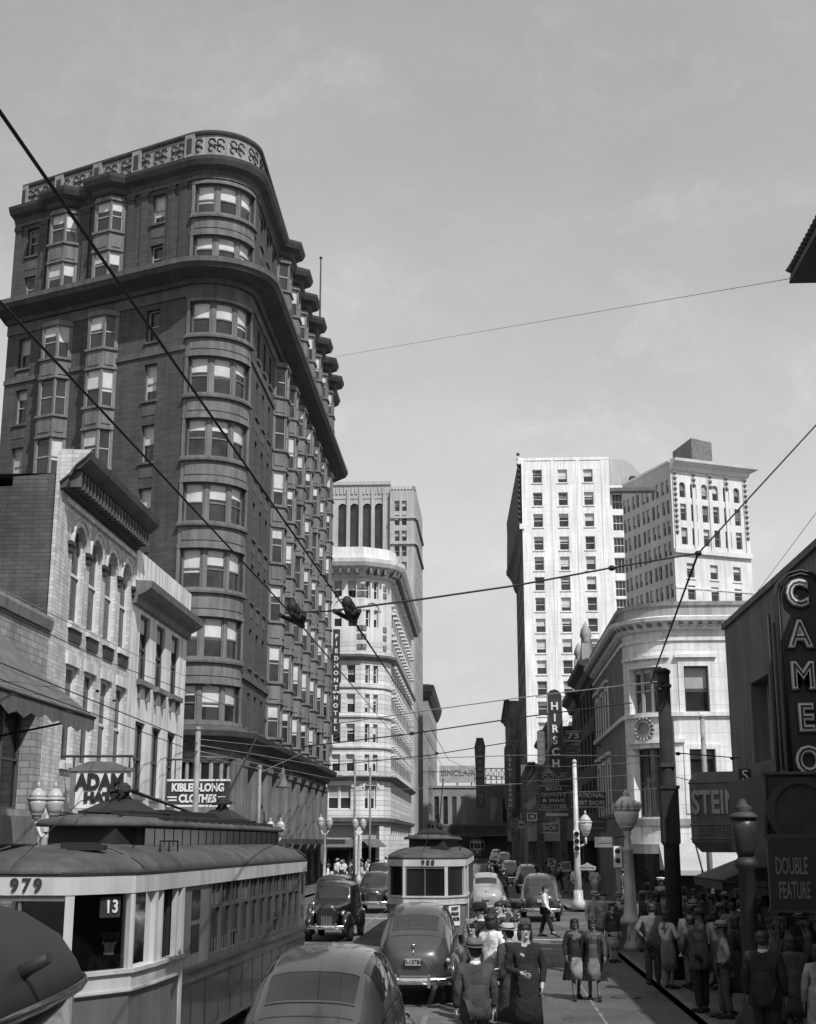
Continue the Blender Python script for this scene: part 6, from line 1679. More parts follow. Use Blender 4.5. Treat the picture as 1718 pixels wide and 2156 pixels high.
# ================================================================== SIGNS ON THE LEFT
a = at(150, 1702, 41.2); b = at(268, 1702, 41.2); t = at(200, 1613, 41.2); W = b.x - a.x; H = t.z - a.z
ah = thing('hats_sign', 'white hanging shop sign reading ADAM HATS in dark capitals', 'sign', ((a.x + b.x) / 2, 41.2, a.z))
mb = MB(); mb.box(-W / 2, W / 2, -.25, .25, 0, H * .86); mb.build('board', SIGNW, ah)
mb = MB(); mb.box(-W / 2 - .08, W / 2 + .08, -.3, .3, H * .87, H * .95); mb.prism([(-W / 2, H * .95), (W / 2, H * .95), (W * .2, H * 1.1), (-W * .2, H * 1.1)], 'y', -.24, .24); mb.build('sign_hood', MTRIM, ah)
mb = MB(); mb.box(-W / 2 - .01, -W / 2 + W * .1, -.26, .26, 0, H * .86); mb.build('shaded_edge', MTRIM, ah)
me_ = textmesh('ADAM', H * .50, LETD, .04, .035); wd = max(v.co.x for v in me_.vertices) * 2
lettering('ADAM', H * .50, LETD, ah, (.03 * W, -.27, H * .60), 0, .04, .035, sx=W * .84 / wd)
me_ = textmesh('HATS', H * .30, LETD, .04, .03); wd = max(v.co.x for v in me_.vertices) * 2
lettering('HATS', H * .30, LETD, ah, (.06 * W, -.27, H * .24), 0, .04, .03, sx=W * .62 / wd)
mb = MB(); ZF = at(250, 1592, 41.2).z - a.z
mb.tube([(-W / 2 - 1.6, 0, ZF), (W / 2 + .1, 0, ZF)], .045); mb.tube([(-W / 2, 0, ZF), (-W / 2, 0, H * .9)], .03); mb.tube([(W / 2, 0, ZF), (W / 2, 0, H * .9)], .03); mb.tube([(W / 2 + .1, 0, ZF), (W / 2 + .2, 0, H * .95)], .03)
mb.tube([(-W / 2 - .4, 0, -.1), (W / 2 + 2.4, 0, -.75)], .03); mb.build('hanging_bar', DTRIM, ah)
a = at(353, 1697, 55.6); b = at(481, 1697, 55.6); t = at(410, 1643, 55.6); W = b.x - a.x; H = t.z - a.z
kl = thing('clothes_sign', 'dark hanging shop sign reading KIBLER-LONG CLOTHES in white letters, half behind a pole', 'sign', ((a.x + b.x) / 2, 55.6, a.z))
mb = MB(); mb.box(-W / 2, W / 2, -.15, .15, 0, H); mb.build('board', SIGND, kl)
mb = MB()
for z in (0, H): mb.box(-W / 2 - .03, W / 2 + .03, -.18, .18, z - .04, z + .04)
for sx in (-1, 1):
    for z in (.22, .34): mb.box(sx * W * .42 - .2, sx * W * .42 + .2, -.17, -.14, H * z - .03, H * z + .03)
build_each(mb, 'light_edging', LETW, kl)
for s_, z_, f_ in (('KIBLER-LONG', .70, .86), ('CLOTHES', .27, .62)):
    me_ = textmesh(s_, H * .42, LETW, .03, .02); wd = max(v.co.x for v in me_.vertices) * 2
    lettering(s_, H * .42, LETW, kl, (0, -.17, H * z_), 0, .03, .02, sx=W * f_ / wd)
mb = MB(); mb.tube([(-W / 2 - 1.4, 0, H + .85), (W / 2, 0, H + .85)], .04); mb.tube([(-W * .4, 0, H), (-W * .4, 0, H + .85)], .025); mb.tube([(W * .4, 0, H), (W * .4, 0, H + .85)], .025); mb.build('hanging_bar', DTRIM, kl)
lw = thing('window_signboard', 'long pale signboard with faint lettering running low along the cream building', 'sign', (XL + .18, 53.3, 3.95))
mb = MB(); mb.box(-.06, .06, -4.4, 4.4, -.3, .45); mb.build('board', SIGNW, lw); lettering('HATS  SHOES', .42, LETG, lw, (.075, 0, .07), PI / 2, .02, .0, sx=1.8)

# ================================================================== WIRES
def wire(label, pts, r, m=WIRE, sag=0.0, fit=None, name='overhead_wire', cat='wire', ins=()):
    base = Vector(pts[0]); t = thing(name, label, cat, base)
    full = []
    for a, b in zip(pts[:-1], pts[1:]):
        a = Vector(a); b = Vector(b); n = 10
        full += [a.lerp(b, k / n) - Vector((0, 0, sag * 4 * (k / n) * (1 - k / n))) for k in range(n)]
    full.append(Vector(pts[-1]))
    mb = MB(); mb.tube([p - base for p in full], r, 5); mb.build('cable', m, t)
    for p in ins:
        mb = MB(); mb.ell(Vector(p) - base, (r * 4, r * 4, r * 3), 8, 6); mb.build('insulator', m, t)
    return t
def rayZ(u, v, z): return atZ(u, v, z)
A1 = rayZ(0, 235, 6.1); B1 = rayZ(738, 1297, 6.1); A2 = rayZ(0, 635, 6.1); B2 = rayZ(625, 1305, 6.1)
d1 = (A1 - B1).normalized(); d2 = (A2 - B2).normalized()
wire('upper thick trolley wire running from the top left down to the right hand wire switch', [A1 + d1 * 3, B1], .0095)
wire('lower thick trolley wire running from the left edge down to the left hand wire switch', [A2 + d2 * 3, B2], .0095)
def frog(label, p, d):
    t = thing('wire_switch', label, 'wire switch', p)
    d = Vector((d.x, d.y, 0)).normalized(); s = Vector((-d.y, d.x, 0))
    mb = MB(); mb.tube([d * .55, Vector((0, 0, 0)), -d * .5], [.03, .06, .04], 6); mb.tube([d * .4 + s * .16, -d * .3 + s * .03], .03); mb.tube([d * .4 - s * .16, -d * .3 - s * .03], .03); mb.build('switch_body', WIRE, t)
    for q in (-.25, .15, .4): 
        mb = MB(); mb.ell(d * q + Vector((0, 0, .1)), (.07, .07, .09), 8, 6); mb.build('insulator', WIRE, t)
    return t
frog('long dark wire switch hanging against the wedge tower, left of the two', B2, d2); frog('shorter dark wire switch hanging before the white hotel, right of the two', B1, d1)
J = at(1470, 1165, 20)
yb1 = B1.y
wire('heavy span wire rising from the wire switches to the joint over the right pavement', [at(690, 1287, 16.6), at(885, 1262, 17.3), at(1085, 1233, 18.0), at(1290, 1195, 19.2), J], .014, ins=[at(1288, 1196, 19.2)])
wire('short span wire between the two wire switches', [B2 + Vector((0, 0, .1)), at(690, 1287, 16.6)], .010)
wire('guy wire from the span joint up to the right edge of the view', [J, at(1718, 895, 22) + (at(1718, 895, 22) - J) * .6], .014, ins=[J])
wire('guy wire from the span joint down to the black utility pole', [J, at(1370, 1437, 32.5), (4.58, 33.5, 7.15)], .018, ins=[at(1388, 1452, 33.0)])
wire('faint high wire crossing the open sky from the wedge tower to the tile roofed building', [at(706, 751, 95), (8.6, 33.5, at(1672, 600, 34).z)], .011, WIREL)
wire('thin pale wire slanting off the theatre roof to the right edge', [at(1560, 1292, 45), at(1718, 1080, 33)], .008, WIREL)
wire('trolley wire continuing up the street beyond the right wire switch', [B1, at(860, 1480, 60), at(935, 1620, 140)], .016, WIRE)
wire('trolley wire continuing up the street beyond the left wire switch', [B2, at(790, 1500, 60), at(905, 1640, 140)], .014, WIREL)
wire('upper thin span wire crossing the street gap to the bank corner', [at(700, 1525, 75), at(905, 1495, 72), at(1110, 1467, 70), at(1385, 1435, 68)], .028, WIREL)
wire('lower span wire with a dark strain insulator crossing the street gap', [at(640, 1572, 75), at(865, 1545, 73), at(1100, 1510, 71), at(1330, 1480, 70)], .035, WIRE, ins=[at(868, 1544, 73)])
wire('third span wire crossing the street gap lower down', [at(690, 1612, 88), at(905, 1590, 85), at(1090, 1560, 82)], .03, WIRE, ins=[at(920, 1586, 85)])
wire('long level wire from the white hotel past the dark row to the black pole', [at(640, 1605, 90), at(1100, 1590, 60), (4.58, 33.6, at(1398, 1592, 33.6).z)], .018, WIREL)
wire('short wire with two insulators between the black pole and the theatre wall', [(4.62, 33.6, 5.45), (8.0, 42.5, at(1545, 1596, 42.5).z)], .016, WIRE, ins=[(5.0, 34.6, 5.48), (7.6, 41.4, at(1535, 1597, 41.4).z)])
wire('wire from the slim grey left pole to the cream facade insulators', [(-9.75, 46, 6.6), at(0, 1395, 30)], .016, WIRE, ins=[at(205, 1455, 40)])
wire('lower wire from the slim left pole toward the near awning', [(-9.75, 46, 6.3), at(0, 1430, 28)], .014, WIRE, ins=[at(240, 1475, 42)])
wire('thin wire slanting across the cream building to the wedge tower bow', [at(0, 1285, 26), at(230, 1395, 40), at(490, 1490, 66)], .014, WIRE)
wire('second thin wire slanting across the arched building', [at(0, 1240, 24), at(330, 1400, 45), at(510, 1470, 66)], .010, WIREL)
wire('long bundle wire running from the slim left pole toward the white hotel', [(-9.75, 46, 6.55), at(545, 1590, 70), at(690, 1615, 110)], .022, WIREL)
wire('second bundle wire under it along the wedge tower ledge', [(-9.75, 46, 6.35), at(550, 1610, 70), at(700, 1640, 110)], .022, WIREL)
wire('distant wire loop over the far streetcar approach', [at(905, 1530, 120), at(945, 1600, 150), at(1000, 1625, 190)], .03, WIREL)
wire('short far span across the street end', [at(890, 1625, 140), at(960, 1625, 150), at(1090, 1640, 150)], .035, WIRE)

wire('high thin wire from the bank corner to the black pole top', [at(1292, 1440, 76), (4.58, 33.6, 7.1)], .010, WIREL)
wire('thin wire crossing the shaded row above the NATIONAL sign', [at(1100, 1645, 95), at(1205, 1640, 67.9), at(1330, 1632, 60)], .018, WIREL)
wire('second thin wire crossing the shaded row, just higher', [at(1100, 1612, 95), at(1205, 1614, 67.9), at(1330, 1606, 60)], .016, WIREL)
wire('pale wire along the shaded row at the level of the lower bank window', [at(1120, 1672, 90), at(1400, 1660, 50)], .012, WIREL)
wire('wire from the black pole box to the marquee corner', [(4.6, 33.6, 4.9), at(1470, 1648, 35)], .010, WIRE)
wire('fine wire from the thin pilaster pole up to the hotel corner', [(-10.2, 62, 6.4), at(735, 1540, 130)], .016, WIREL)
wire('fine wire fanning from the slim left pole to the wedge tower mezzanine', [(-9.75, 46, 6.75), at(600, 1575, 82)], .014, WIREL)
wire('second fine wire fanning from the slim left pole, lower', [(-9.75, 46, 6.2), at(640, 1640, 90)], .014, WIREL)
wire('long fine wire across the street just above streetcar 988', [at(690, 1668, 96), at(880, 1660, 92), at(1100, 1650, 92)], .018, WIREL)
wire('fine wire dropping from the far switch to the roof of streetcar 988', [at(905, 1590, 85), at(912, 1700, 60)], .012, WIREL)
# ================================================================== PEOPLE
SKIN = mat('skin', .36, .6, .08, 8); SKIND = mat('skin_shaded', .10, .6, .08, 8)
HAIR = mat('dark_hair', .018, .6, .2, 6); HAIRL = mat('brown_hair', .05, .6, .2, 6)
def cloth(n, g): return mat('cloth_' + n, g, .9, .28, 7, fine=.12, bump=.9, streak=.25)
CL = dict(black=cloth('black', .014), navy=cloth('navy', .03), charcoal=cloth('charcoal', .05), grey=cloth('grey', .13), mid=cloth('mid', .22), light=cloth('light', .42), white=cloth('white', .72), tan=cloth('tan', .3))
EYE_M = mat('eye_dark', .02, .5, .1, 5)
def skin_mesh(pts, edges, rad, root=0, sub=1):
    me = bpy.data.meshes.new('tmp'); me.from_pydata(pts, edges, []); me.update()
    o = bpy.data.objects.new('tmp', me); col.objects.link(o)
    o.modifiers.new('S', 'SKIN'); sm = o.modifiers.new('U', 'SUBSURF'); sm.levels = sub; sm.render_levels = sub
    for i, d in enumerate(me.skin_vertices[0].data):
        d.radius = rad[i] if isinstance(rad[i], tuple) else (rad[i], rad[i]); d.use_root = (i == root)
    dg = bpy.context.evaluated_depsgraph_get(); dg.update()
    out = bpy.data.meshes.new_from_object(o.evaluated_get(dg))
    bpy.data.objects.remove(o); bpy.data.meshes.remove(me)
    for p in out.polygons: p.use_smooth = True
    return out
POSES = {}
def joints(pose, fem):
    sw = .175 if fem else .205; hw = .085 if fem else .095
    J = dict(pel=(0, 0, .95), waist=(0, .0, 1.10), chest=(0, .0, 1.33), neck=(0, .01, 1.49), hb=(0, -.01, 1.575), hm=(0, -.02, 1.66), ht=(0, -.01, 1.735))
    leg = {'stand': ((-.02, 0), (.02, 0)), 'walk': ((-.26, .14), (.22, -.1)), 'walk2': ((.2, -.06), (-.24, .12)), 'hip': ((-.05, 0), (.06, 0)), 'hold': ((0, 0), (-.05, 0)), 'lean': ((-.04, 0), (.06, 0)), 'look': ((0, 0), (.05, 0))}[pose]
    for i, s in enumerate((-1, 1)):
        J['hip%d' % i] = (s * hw, 0, .92)
        fy = leg[i][0]
        J['kn%d' % i] = (s * hw * 1.05, fy * .55 - .03, .50 + abs(fy) * .02); J['an%d' % i] = (s * hw * 1.05, fy, .09 + max(0, leg[i][1]) * .6); J['to%d' % i] = (s * hw * 1.25, fy - .15, .035 + (0 if leg[i][1] <= 0 else .0))
        J['sh%d' % i] = (s * sw, .0, 1.43)
        el, wr = {'stand': ((s * .25, .02, 1.14), (s * .25, -.05, .90)), 'walk': ((s * .25, .07 * s + .02, 1.15), (s * .24, .16 * s - .06, .93)), 'walk2': ((s * .25, -.07 * s, 1.15), (s * .24, -.18 * s - .05, .94)),
                  'hip': ((s * .34, .06, 1.18), (s * .19, -.03, 1.02)), 'hold': ((s * .25, -.05, 1.16), (s * .10, -.27, 1.12)), 'lean': ((s * .25, -.12, 1.17), (s * .12, -.30, 1.02)), 'look': ((s * .26, .0, 1.15), (s * .2 if s > 0 else s * .12, -.12 if s > 0 else -.26, .95 if s > 0 else 1.1))}[pose]
        J['el%d' % i] = el; J['wr%d' % i] = wr
        d = (Vector(wr) - Vector(el)).normalized(); J['pa%d' % i] = tuple(Vector(wr) + d * .075)
    if pose == 'lean':
        for k in J:
            x, y, z = J[k]
            if z > .95: J[k] = (x, y - (z - .95) * .35, z - (z - .95) * .06)
    return J
def body_parts(pose, fem):
    key = (pose, fem)
    if key in POSES: return POSES[key]
    J = joints(pose, fem)
    # --- body: one continuous skin surface
    names = ['pel', 'waist', 'chest', 'neck', 'hb', 'hm', 'ht']; rad = [.125, .115 if not fem else .10, (.15, .115), .058, .068, .088, .062]
    if fem: rad[0] = .13; rad[2] = (.125, .11)
    pts = [J[n] for n in names]; ed = [(i, i + 1) for i in range(6)]
    for i in (0, 1):
        b = len(pts)
        pts += [J['hip%d' % i], J['kn%d' % i], J['an%d' % i], J['to%d' % i]]; rad += [.085, .055, .038, .03]
        ed += [(0, b), (b, b + 1), (b + 1, b + 2), (b + 2, b + 3)]
        b = len(pts); s = -1 if i == 0 else 1
        pts += [J['sh%d' % i], J['el%d' % i], J['wr%d' % i], J['pa%d' % i]]; rad += [.055, .040, .027, (.036, .020)]
        ed += [(2, b), (b, b + 1), (b + 1, b + 2), (b + 2, b + 3)]
        w_ = Vector(J['wr%d' % i]); pa = Vector(J['pa%d' % i]); d = (pa - w_).normalized()
        side = d.cross(Vector((s, 0, 0))); side = side.normalized() if side.length > .1 else Vector((0, 1, 0)); curl = Vector((-s, 0, 0))
        for k, (o_, l) in enumerate(((-.027, .068), (-.009, .078), (.009, .072), (.026, .056))):
            c = len(pts); p0 = pa + side * o_ + d * .012; p1 = p0 + d * l * .55 + side * o_ * .2; p2 = p1 + (d * .75 + curl * .65).normalized() * l * .45
            pts += [tuple(p0), tuple(p1), tuple(p2)]; rad += [.0095, .0085, .007]; ed += [(b + 3, c), (c, c + 1), (c + 1, c + 2)]
        c = len(pts); p0 = w_ + d * .035 - side * .03; p1 = p0 + (d * .7 - side * .6).normalized() * .045
        pts += [tuple(p0), tuple(p1)]; rad += [.011, .009]; ed += [(b + 2, c), (c, c + 1)]
    me = skin_mesh(pts, ed, rad)
    # face: nose, brow sockets, mouth, ears joined into the body mesh
    bm = bmesh.new(); bm.from_mesh(me)
    hx, hy, hz = J['hm']
    fy = hy - .086
    def add(co, r, m, n=8):
        res = bmesh.ops.create_uvsphere(bm, u_segments=n, v_segments=6, radius=1.0)
        for v in res['verts']: v.co = Vector((v.co.x * r[0], v.co.y * r[1], v.co.z * r[2])) + Vector(co)
        for f in {f for v in res['verts'] for f in v.link_faces}: f.material_index = m; f.smooth = True
    add((hx, fy - .012, hz - .022), (.013, .022, .022), 0)
    for s in (-1, 1): add((hx + s * .032, fy + .006, hz + .006), (.011, .006, .006), 1); add((hx + s * .034, fy + .006, hz + .024), (.017, .006, .003), 1); add((hx + s * .088, hy + .01, hz - .005), (.010, .018, .03), 0)
    add((hx, fy + .004, hz - .058), (.019, .006, .004), 1); add((hx, fy + .012, hz - .09), (.03, .025, .022), 0)
    bm.to_mesh(me); bm.free(); me.name = 'body'
    # --- clothes
    def sub(nm, rd, e, root=0, lvl=1): return skin_mesh([J[n] for n in nm], e, rd, root, lvl)
    top = ['pel', 'waist', 'chest', 'neck', 'sh0', 'el0', 'wr0', 'sh1', 'el1', 'wr1']
    te = [(0, 1), (1, 2), (2, 3), (2, 4), (4, 5), (5, 6), (2, 7), (7, 8), (8, 9)]
    jr = [(.15, .12), (.172, .142), (.198, .16), .075, .085, .066, .05, .085, .066, .05] if not fem else [(.13, .11), (.138, .125), (.17, .15), .07, .075, .056, .043, .075, .056, .043]
    sr = [(.165, .14), (.15, .13), (.188, .15), .066, .075, .056, .042, .075, .056, .042] if not fem else [(.145, .13), (.118, .112), (.158, .145), .062, .066, .05, .038, .066, .05, .038]
    jacket = sub(top, jr, te, 1); shirt = sub(top, sr, te, 1)
    bot = ['pel', 'hip0', 'kn0', 'an0', 'hip1', 'kn1', 'an1']
    trou = sub(bot, [(.165, .14), .105, .085, .072, .105, .085, .072], [(0, 1), (1, 2), (2, 3), (0, 4), (4, 5), (5, 6)], 0)
    def cone(zs):
        mb = MB(); n = 22; rings = []
        for z, rx, ry in zs:
            cy = sum(J['kn%d' % i][1] for i in (0, 1)) / 2 * max(0, (1.0 - z) / .55)
            lean = -(z - .95) * .35 if (pose == 'lean' and z > .95) else 0
            rings.append([((rx + .012 * math.sin(5 * t_) * max(0, 1.05 - z) * 1.6) * math.cos(t_), cy + lean + ry * math.sin(t_), z) for t_ in [2 * PI * k / n for k in range(n)]])
        mb.rings(rings, 0, True); return mb.mesh('skirt', CL['grey'])
    def opencoat(zs):
        mb = MB(); n = 18; rings = []
        for z, rx, ry in zs:
            rings.append([(rx * math.cos(t_), ry * math.sin(t_), z + .01 * math.sin(7 * t_)) for t_ in [R(-58) + R(296) * k / n for k in range(n + 1)]])
        mb.rings(rings, 0, True, False, False, False); return mb.mesh('coat', CL['black'])
    spread = max(abs(J['an0'][1]), abs(J['an1'][1]))
    skirt = cone([(1.10, .125, .11), (1.0, .16, .14), (.88, .19, .165), (.65, .185, .155 + spread * .35), (.44, .19, .155 + spread * .5)])
    coat = cone([(1.15, .185, .15), (1.0, .205, .17), (.85, .215, .18), (.62, .228, .188 + spread * .3), (.42, .24, .195 + spread * .45)])
    fk = .90 if fem else 1.0
    hem = cone([(1.22, .165 * fk, .13 * fk), (1.10, .19 * fk, .155 * fk), (.98, .205 * fk, .17 * fk), (.86, .212 * fk, .178 * fk), (.765, .215 * fk, .182 * fk)])
    bj = bmesh.new(); bj.from_mesh(jacket); bj.from_mesh(hem); bj.to_mesh(jacket); bj.free()
    ocoat = opencoat([(1.34, .175, .135), (1.2, .178, .145), (1.05, .175, .15), (.9, .205, .178), (.68, .245, .215), (.42, .30, .27)])
    mb = MB()
    for i in (0, 1):
        a = Vector(J['an%d' % i]); t_ = Vector(J['to%d' % i]); 
        mb.rings([[tuple(p + Vector((w_ * math.cos(q), 0, h_ * math.sin(q)))) for q in [2 * PI * k / 8 for k in range(8)]] for p, w_, h_ in ((a + Vector((0, .07, -.045)), .034, .04), (a + Vector((0, .02, -.035)), .042, .055), (a.lerp(t_, .55), .047, .04), (t_ + Vector((0, -.05, 0)), .04, .03), (t_ + Vector((0, -.11, -.005)), .02, .02))], 0, True)
    shoes = mb.mesh('shoes', CL['black'])
    hd = Vector(J['hm'])
    def hat(kind):
        mb = MB(); c = (hd.x, hd.y + .005, hd.z)
        if kind == 'fedora':
            n = 20; rings = []
            for r_, z in ((.098, .045), (.165, .036), (.172, .044), (.17, .05), (.108, .055), (.108, .09), (.102, .135), (.08, .16), (.03, .15)):
                rings.append([(c[0] + r_ * .92 * math.cos(q), c[1] + r_ * 1.1 * math.sin(q), c[2] + z + (.02 * abs(math.cos(q)) ** 2 if .15 < r_ else 0) - (.015 * (math.sin(q) < -.5) if .15 < r_ else 0)) for q in [2 * PI * k / n for k in range(n)]])
            mb.rings(rings, 0, True)
            mb.lathe([(.112, .056), (.113, .086)], 20, c, 1, True, False, 1.15)
            return mb.mesh('hat', [CL['grey'], CL['black']])
        if kind == 'cap':
            mb.lathe([(.10, .04), (.105, .07), (.135, .115), (.13, .13), (.05, .14)], 18, c, 0, True, True, 1.15)
            mb.rings([[(c[0] + r_ * math.cos(q), c[1] - .09 + r_ * .9 * math.sin(q), c[2] + z) for q in [PI + PI * k / 8 for k in range(9)]] for r_, z in ((.095, .05), (.10, .035), (.06, .045))], 1, True, False, False, False)
            return mb.mesh('cap', [CL['navy'], CL['black']])
    def hair(kind):
        mb = MB(); n = 14
        if kind == 'short':
            mb.ell((hd.x, hd.y + .022, hd.z + .035), (.094, .098, .075), n, 8); mb.ell((hd.x, hd.y + .055, hd.z - .02), (.08, .06, .075), n, 8)
        else:
            mb.ell((hd.x, hd.y + .024, hd.z + .036), (.096, .100, .076), n, 8); mb.ell((hd.x, hd.y + .05, hd.z - .055), (.092, .062, .115), n, 8)
            for s in (-1, 1): mb.ell((hd.x + s * .080, hd.y + .02, hd.z - .05), (.026, .046, .09), 10, 8); mb.ell((hd.x + s * .036, hd.y - .03, hd.z + .082), (.045, .042, .026), 10, 6)
        return mb.mesh('hair', HAIR)
    POSES[key] = dict(body=me, jacket=jacket, shirt=shirt, trousers=trou, skirt=skirt, coat=coat, ocoat=ocoat, shoes=shoes, fedora=hat('fedora'), cap=hat('cap'), short=hair('short'), long=hair('long'), J=J)
    return POSES[key]
def setmat(o, i, m):
    while len(o.data.materials) <= i: o.data.materials.append(m)
    o.material_slots[i].link = 'OBJECT'; o.material_slots[i].material = m
def person(label, x, y, z=0.0, rz=0, pose='stand', fem=False, h=1.75, top='jacket', topc='charcoal', bot=None, botc='charcoal', hat=None, hatc='grey', hair=None, skin=None, coat=None, ocoat=None, collar=None, shoesc='black', extra=None, group=None):
    B = body_parts(pose, fem); s = h / 1.75
    r = thing('person', label, 'person', (x, y, z), rz, group); r.scale = (s * 1.04, s * 1.04, s)
    b = inst(B['body'], 'body', r); setmat(b, 0, skin or SKIN); setmat(b, 1, EYE_M)
    def part(key, name, m, *more):
        o = inst(B[key], name, r); setmat(o, 0, m)
        for i, q in enumerate(more): setmat(o, i + 1, q)
        return o
    bot = bot or ('skirt' if fem else 'trousers')
    part(bot, bot, CL[botc])
    part(top, {'shirt': 'blouse' if fem else 'shirt', 'jacket': 'jacket'}[top], CL[topc])
    if coat: part('coat', 'coat', CL[coat])
    if ocoat: part('ocoat', 'coat', CL[ocoat])
    part('shoes', 'shoes', CL[shoesc])
    hr = hair or ('long' if fem else 'short'); part(hr, 'hair', HAIR)
    if hat: part(hat, 'hat', CL[hatc], CL['black'])
    J = B['J']
    if collar:
        mb = MB(); c = J['neck']; mb.lathe([(.074, -.012), (.070, .028), (.062, .034)], 14, (c[0], c[1], c[2]), 0, True, False); mb.build('collar', CL[collar], r)
    if extra == 'bag':
        p = Vector(J['wr0']); mb = MB(); mb.box(p.x - .05, p.x + .05, p.y - .16, p.y + .12, p.z - .42, p.z - .18); mb.tube([(p.x, p.y - .08, p.z - .18), (p.x, p.y - .03, p.z - .06), (p.x, p.y + .04, p.z - .18)], .01)
        bo = mb.mesh('handbag', CL['black']); o = bpy.data.objects.new('handbag', bo); col.objects.link(o); s_ = s * 1.04
        o.location = (x, y, z); o.rotation_euler = (0, 0, rz); o.scale = (s_, s_, s)
        tag(o, 'dark handbag carried by ' + label.split(' by ')[0].split(',')[0][:60], 'handbag')
    if extra == 'paper':
        p = (Vector(J['wr0']) + Vector(J['wr1'])) / 2; mb = MB(); mb.box(-.13, .13, -.02, .0, -.12, .16, 0, Matrix.Translation(p + Vector((0, -.07, .04))) @ Matrix.Rotation(R(-35), 4, 'X'))
        o = bpy.data.objects.new('newspaper', mb.mesh('newspaper', CL['white'])); col.objects.link(o); o.location = (x, y, z); o.rotation_euler = (0, 0, rz); o.scale = (s, s, s)
        tag(o, 'folded white paper held by the ' + ' '.join(label.split(',')[0].split()[:7]), 'newspaper')
    return r
def put(u, v, h): # stand someone so that the crown of the head falls on this line of sight
    p = atZ(u, v, h * .995); return p.x, p.y
def P_(label, u, v, h, z=0.0, **kw):
    p = atZ(u, v, h + z); return person(label, p.x, p.y, z, h=h, **kw)
N180 = PI
# near group waiting on the low island in the roadway (some crowns read against the eye line, so set out by distance)
def PY(label, u, v, Y, h, z=.14, **kw):
    p = at(u, v, Y); hh = p.z - z
    return person(label, p.x, Y, z, h=min(max(hh / 1.0, 1.5), 1.93) if h is None else h, **kw)
PY('man in dark suit and grey fedora seen from behind at the bottom edge', 1000, 2018, 19.6, 1.78, rz=N180 + .25, topc='charcoal', botc='charcoal', hat='fedora', hatc='grey', collar='white')
PY('woman in black coat with pale scarf facing the camera, nearest of the island group', 1104, 1945, 21.8, None, rz=.25, fem=True, pose='look', topc='black', coat='black', collar='light', botc='black')
PY('woman in white blouse and grey pleated skirt, her back turned', 1034, 1925, 24.6, None, rz=N180 - .6, fem=True, top='shirt', topc='white', botc='mid', hair='long')
PY('man in a pale brimmed hat and dark jacket beside the woman in black', 1070, 1955, 24.0, 1.74, rz=N180 + .9, topc='charcoal', hat='fedora', hatc='light', collar='light')
PY('woman in navy overcoat holding a pale bundle, before the pale hatted man', 1074, 2000, 22.8, 1.56, rz=N180 + 1.1, fem=True, pose='hold', topc='navy', coat='navy', extra='paper')
PY('policeman in peaked cap and dark uniform at the back of the island group', 1087, 1897, 28.6, None, rz=.3, topc='charcoal', hat='cap', hatc='charcoal')
PY('man in black fedora looking left, at the left end of the island group', 1012, 1890, 27.6, None, rz=-1.1, topc='navy', hat='fedora', hatc='black', collar='white')
PY('young man in open white shirt, left one of two bare headed men', 1051, 1894, 29.4, None, rz=-.5, top='shirt', topc='light')
PY('bare headed man in light patterned jacket, right one of two', 1071, 1896, 29.0, None, rz=-.8, topc='tan', botc='mid')
PY('woman in pale blouse half hidden by the man in the black fedora', 998, 1919, 27.0, 1.62, rz=-.8, fem=True, top='shirt', topc='light', botc='black')
PY('dark haired woman in charcoal right behind the white blouse', 1031, 1908, 26.4, None, rz=-.6, fem=True, topc='charcoal', botc='charcoal')
P_('man in white shirt walking across the road in front of the shiny sedan', 1147, 1866, 1.75, rz=1.3, pose='walk', top='shirt', topc='white', botc='black')
for (lab_, u, v, Y, kw) in (
    ('man in tan jacket with no hat standing between the white blouse and the fedora', 1020, 1912, 28.2, dict(rz=2.2, topc='tan', botc='charcoal')),
    ('man in charcoal hat and coat behind the policeman on the island', 1060, 1903, 30.0, dict(rz=-2.4, topc='charcoal', hat='fedora', hatc='charcoal')),
    ('boy sized figure in white shirt between the pale hat and the policeman', 1083, 1932, 27.4, dict(rz=-.3, top='shirt', topc='white', botc='mid')),
    ('man in mid grey suit at the left rear of the island, back turned', 1006, 1905, 29.6, dict(rz=3.0, topc='mid', hat='fedora', hatc='grey')),
    ('woman with light scarf and black coat at the island edge', 1048, 1935, 25.6, dict(rz=1.6, fem=True, topc='black', coat='black', collar='light'))):
    PY(lab_, u, v, Y, None, **kw)
# two women crossing
P_('woman crossing in open dark coat over light skirt, left of the pair', 1209, 1935, 1.66, rz=.12, fem=True, pose='walk', topc='black', botc='mid', collar='mid', skin=SKIND, ocoat='black')
P_('woman crossing in flaring dark coat with pale top, right of the pair', 1247, 1936, 1.66, rz=-.05, fem=True, pose='walk2', topc='charcoal', botc='grey', skin=SKIND, ocoat='black', collar='light')
P_('man in straw hat and pale suit behind the crossing women', 1250, 1880, 1.75, rz=.4, topc='light', botc='mid', hat='fedora', hatc='light', z=.0)
P_('bare headed man in grey jacket with white shirt front, tallest behind the crossing women', 1270, 1880, 1.82, rz=-.2, topc='mid', botc='mid', collar='white')
P_('man in hat with white shirt and tie walking at the kerb near the lamp', 1302, 1882, 1.76, rz=.1, pose='walk', topc='charcoal', hat='fedora', hatc='mid', collar='white')
P_('woman with pale skirt among those behind the crossing women', 1287, 1902, 1.6, rz=.5, fem=True, topc='charcoal', botc='light')
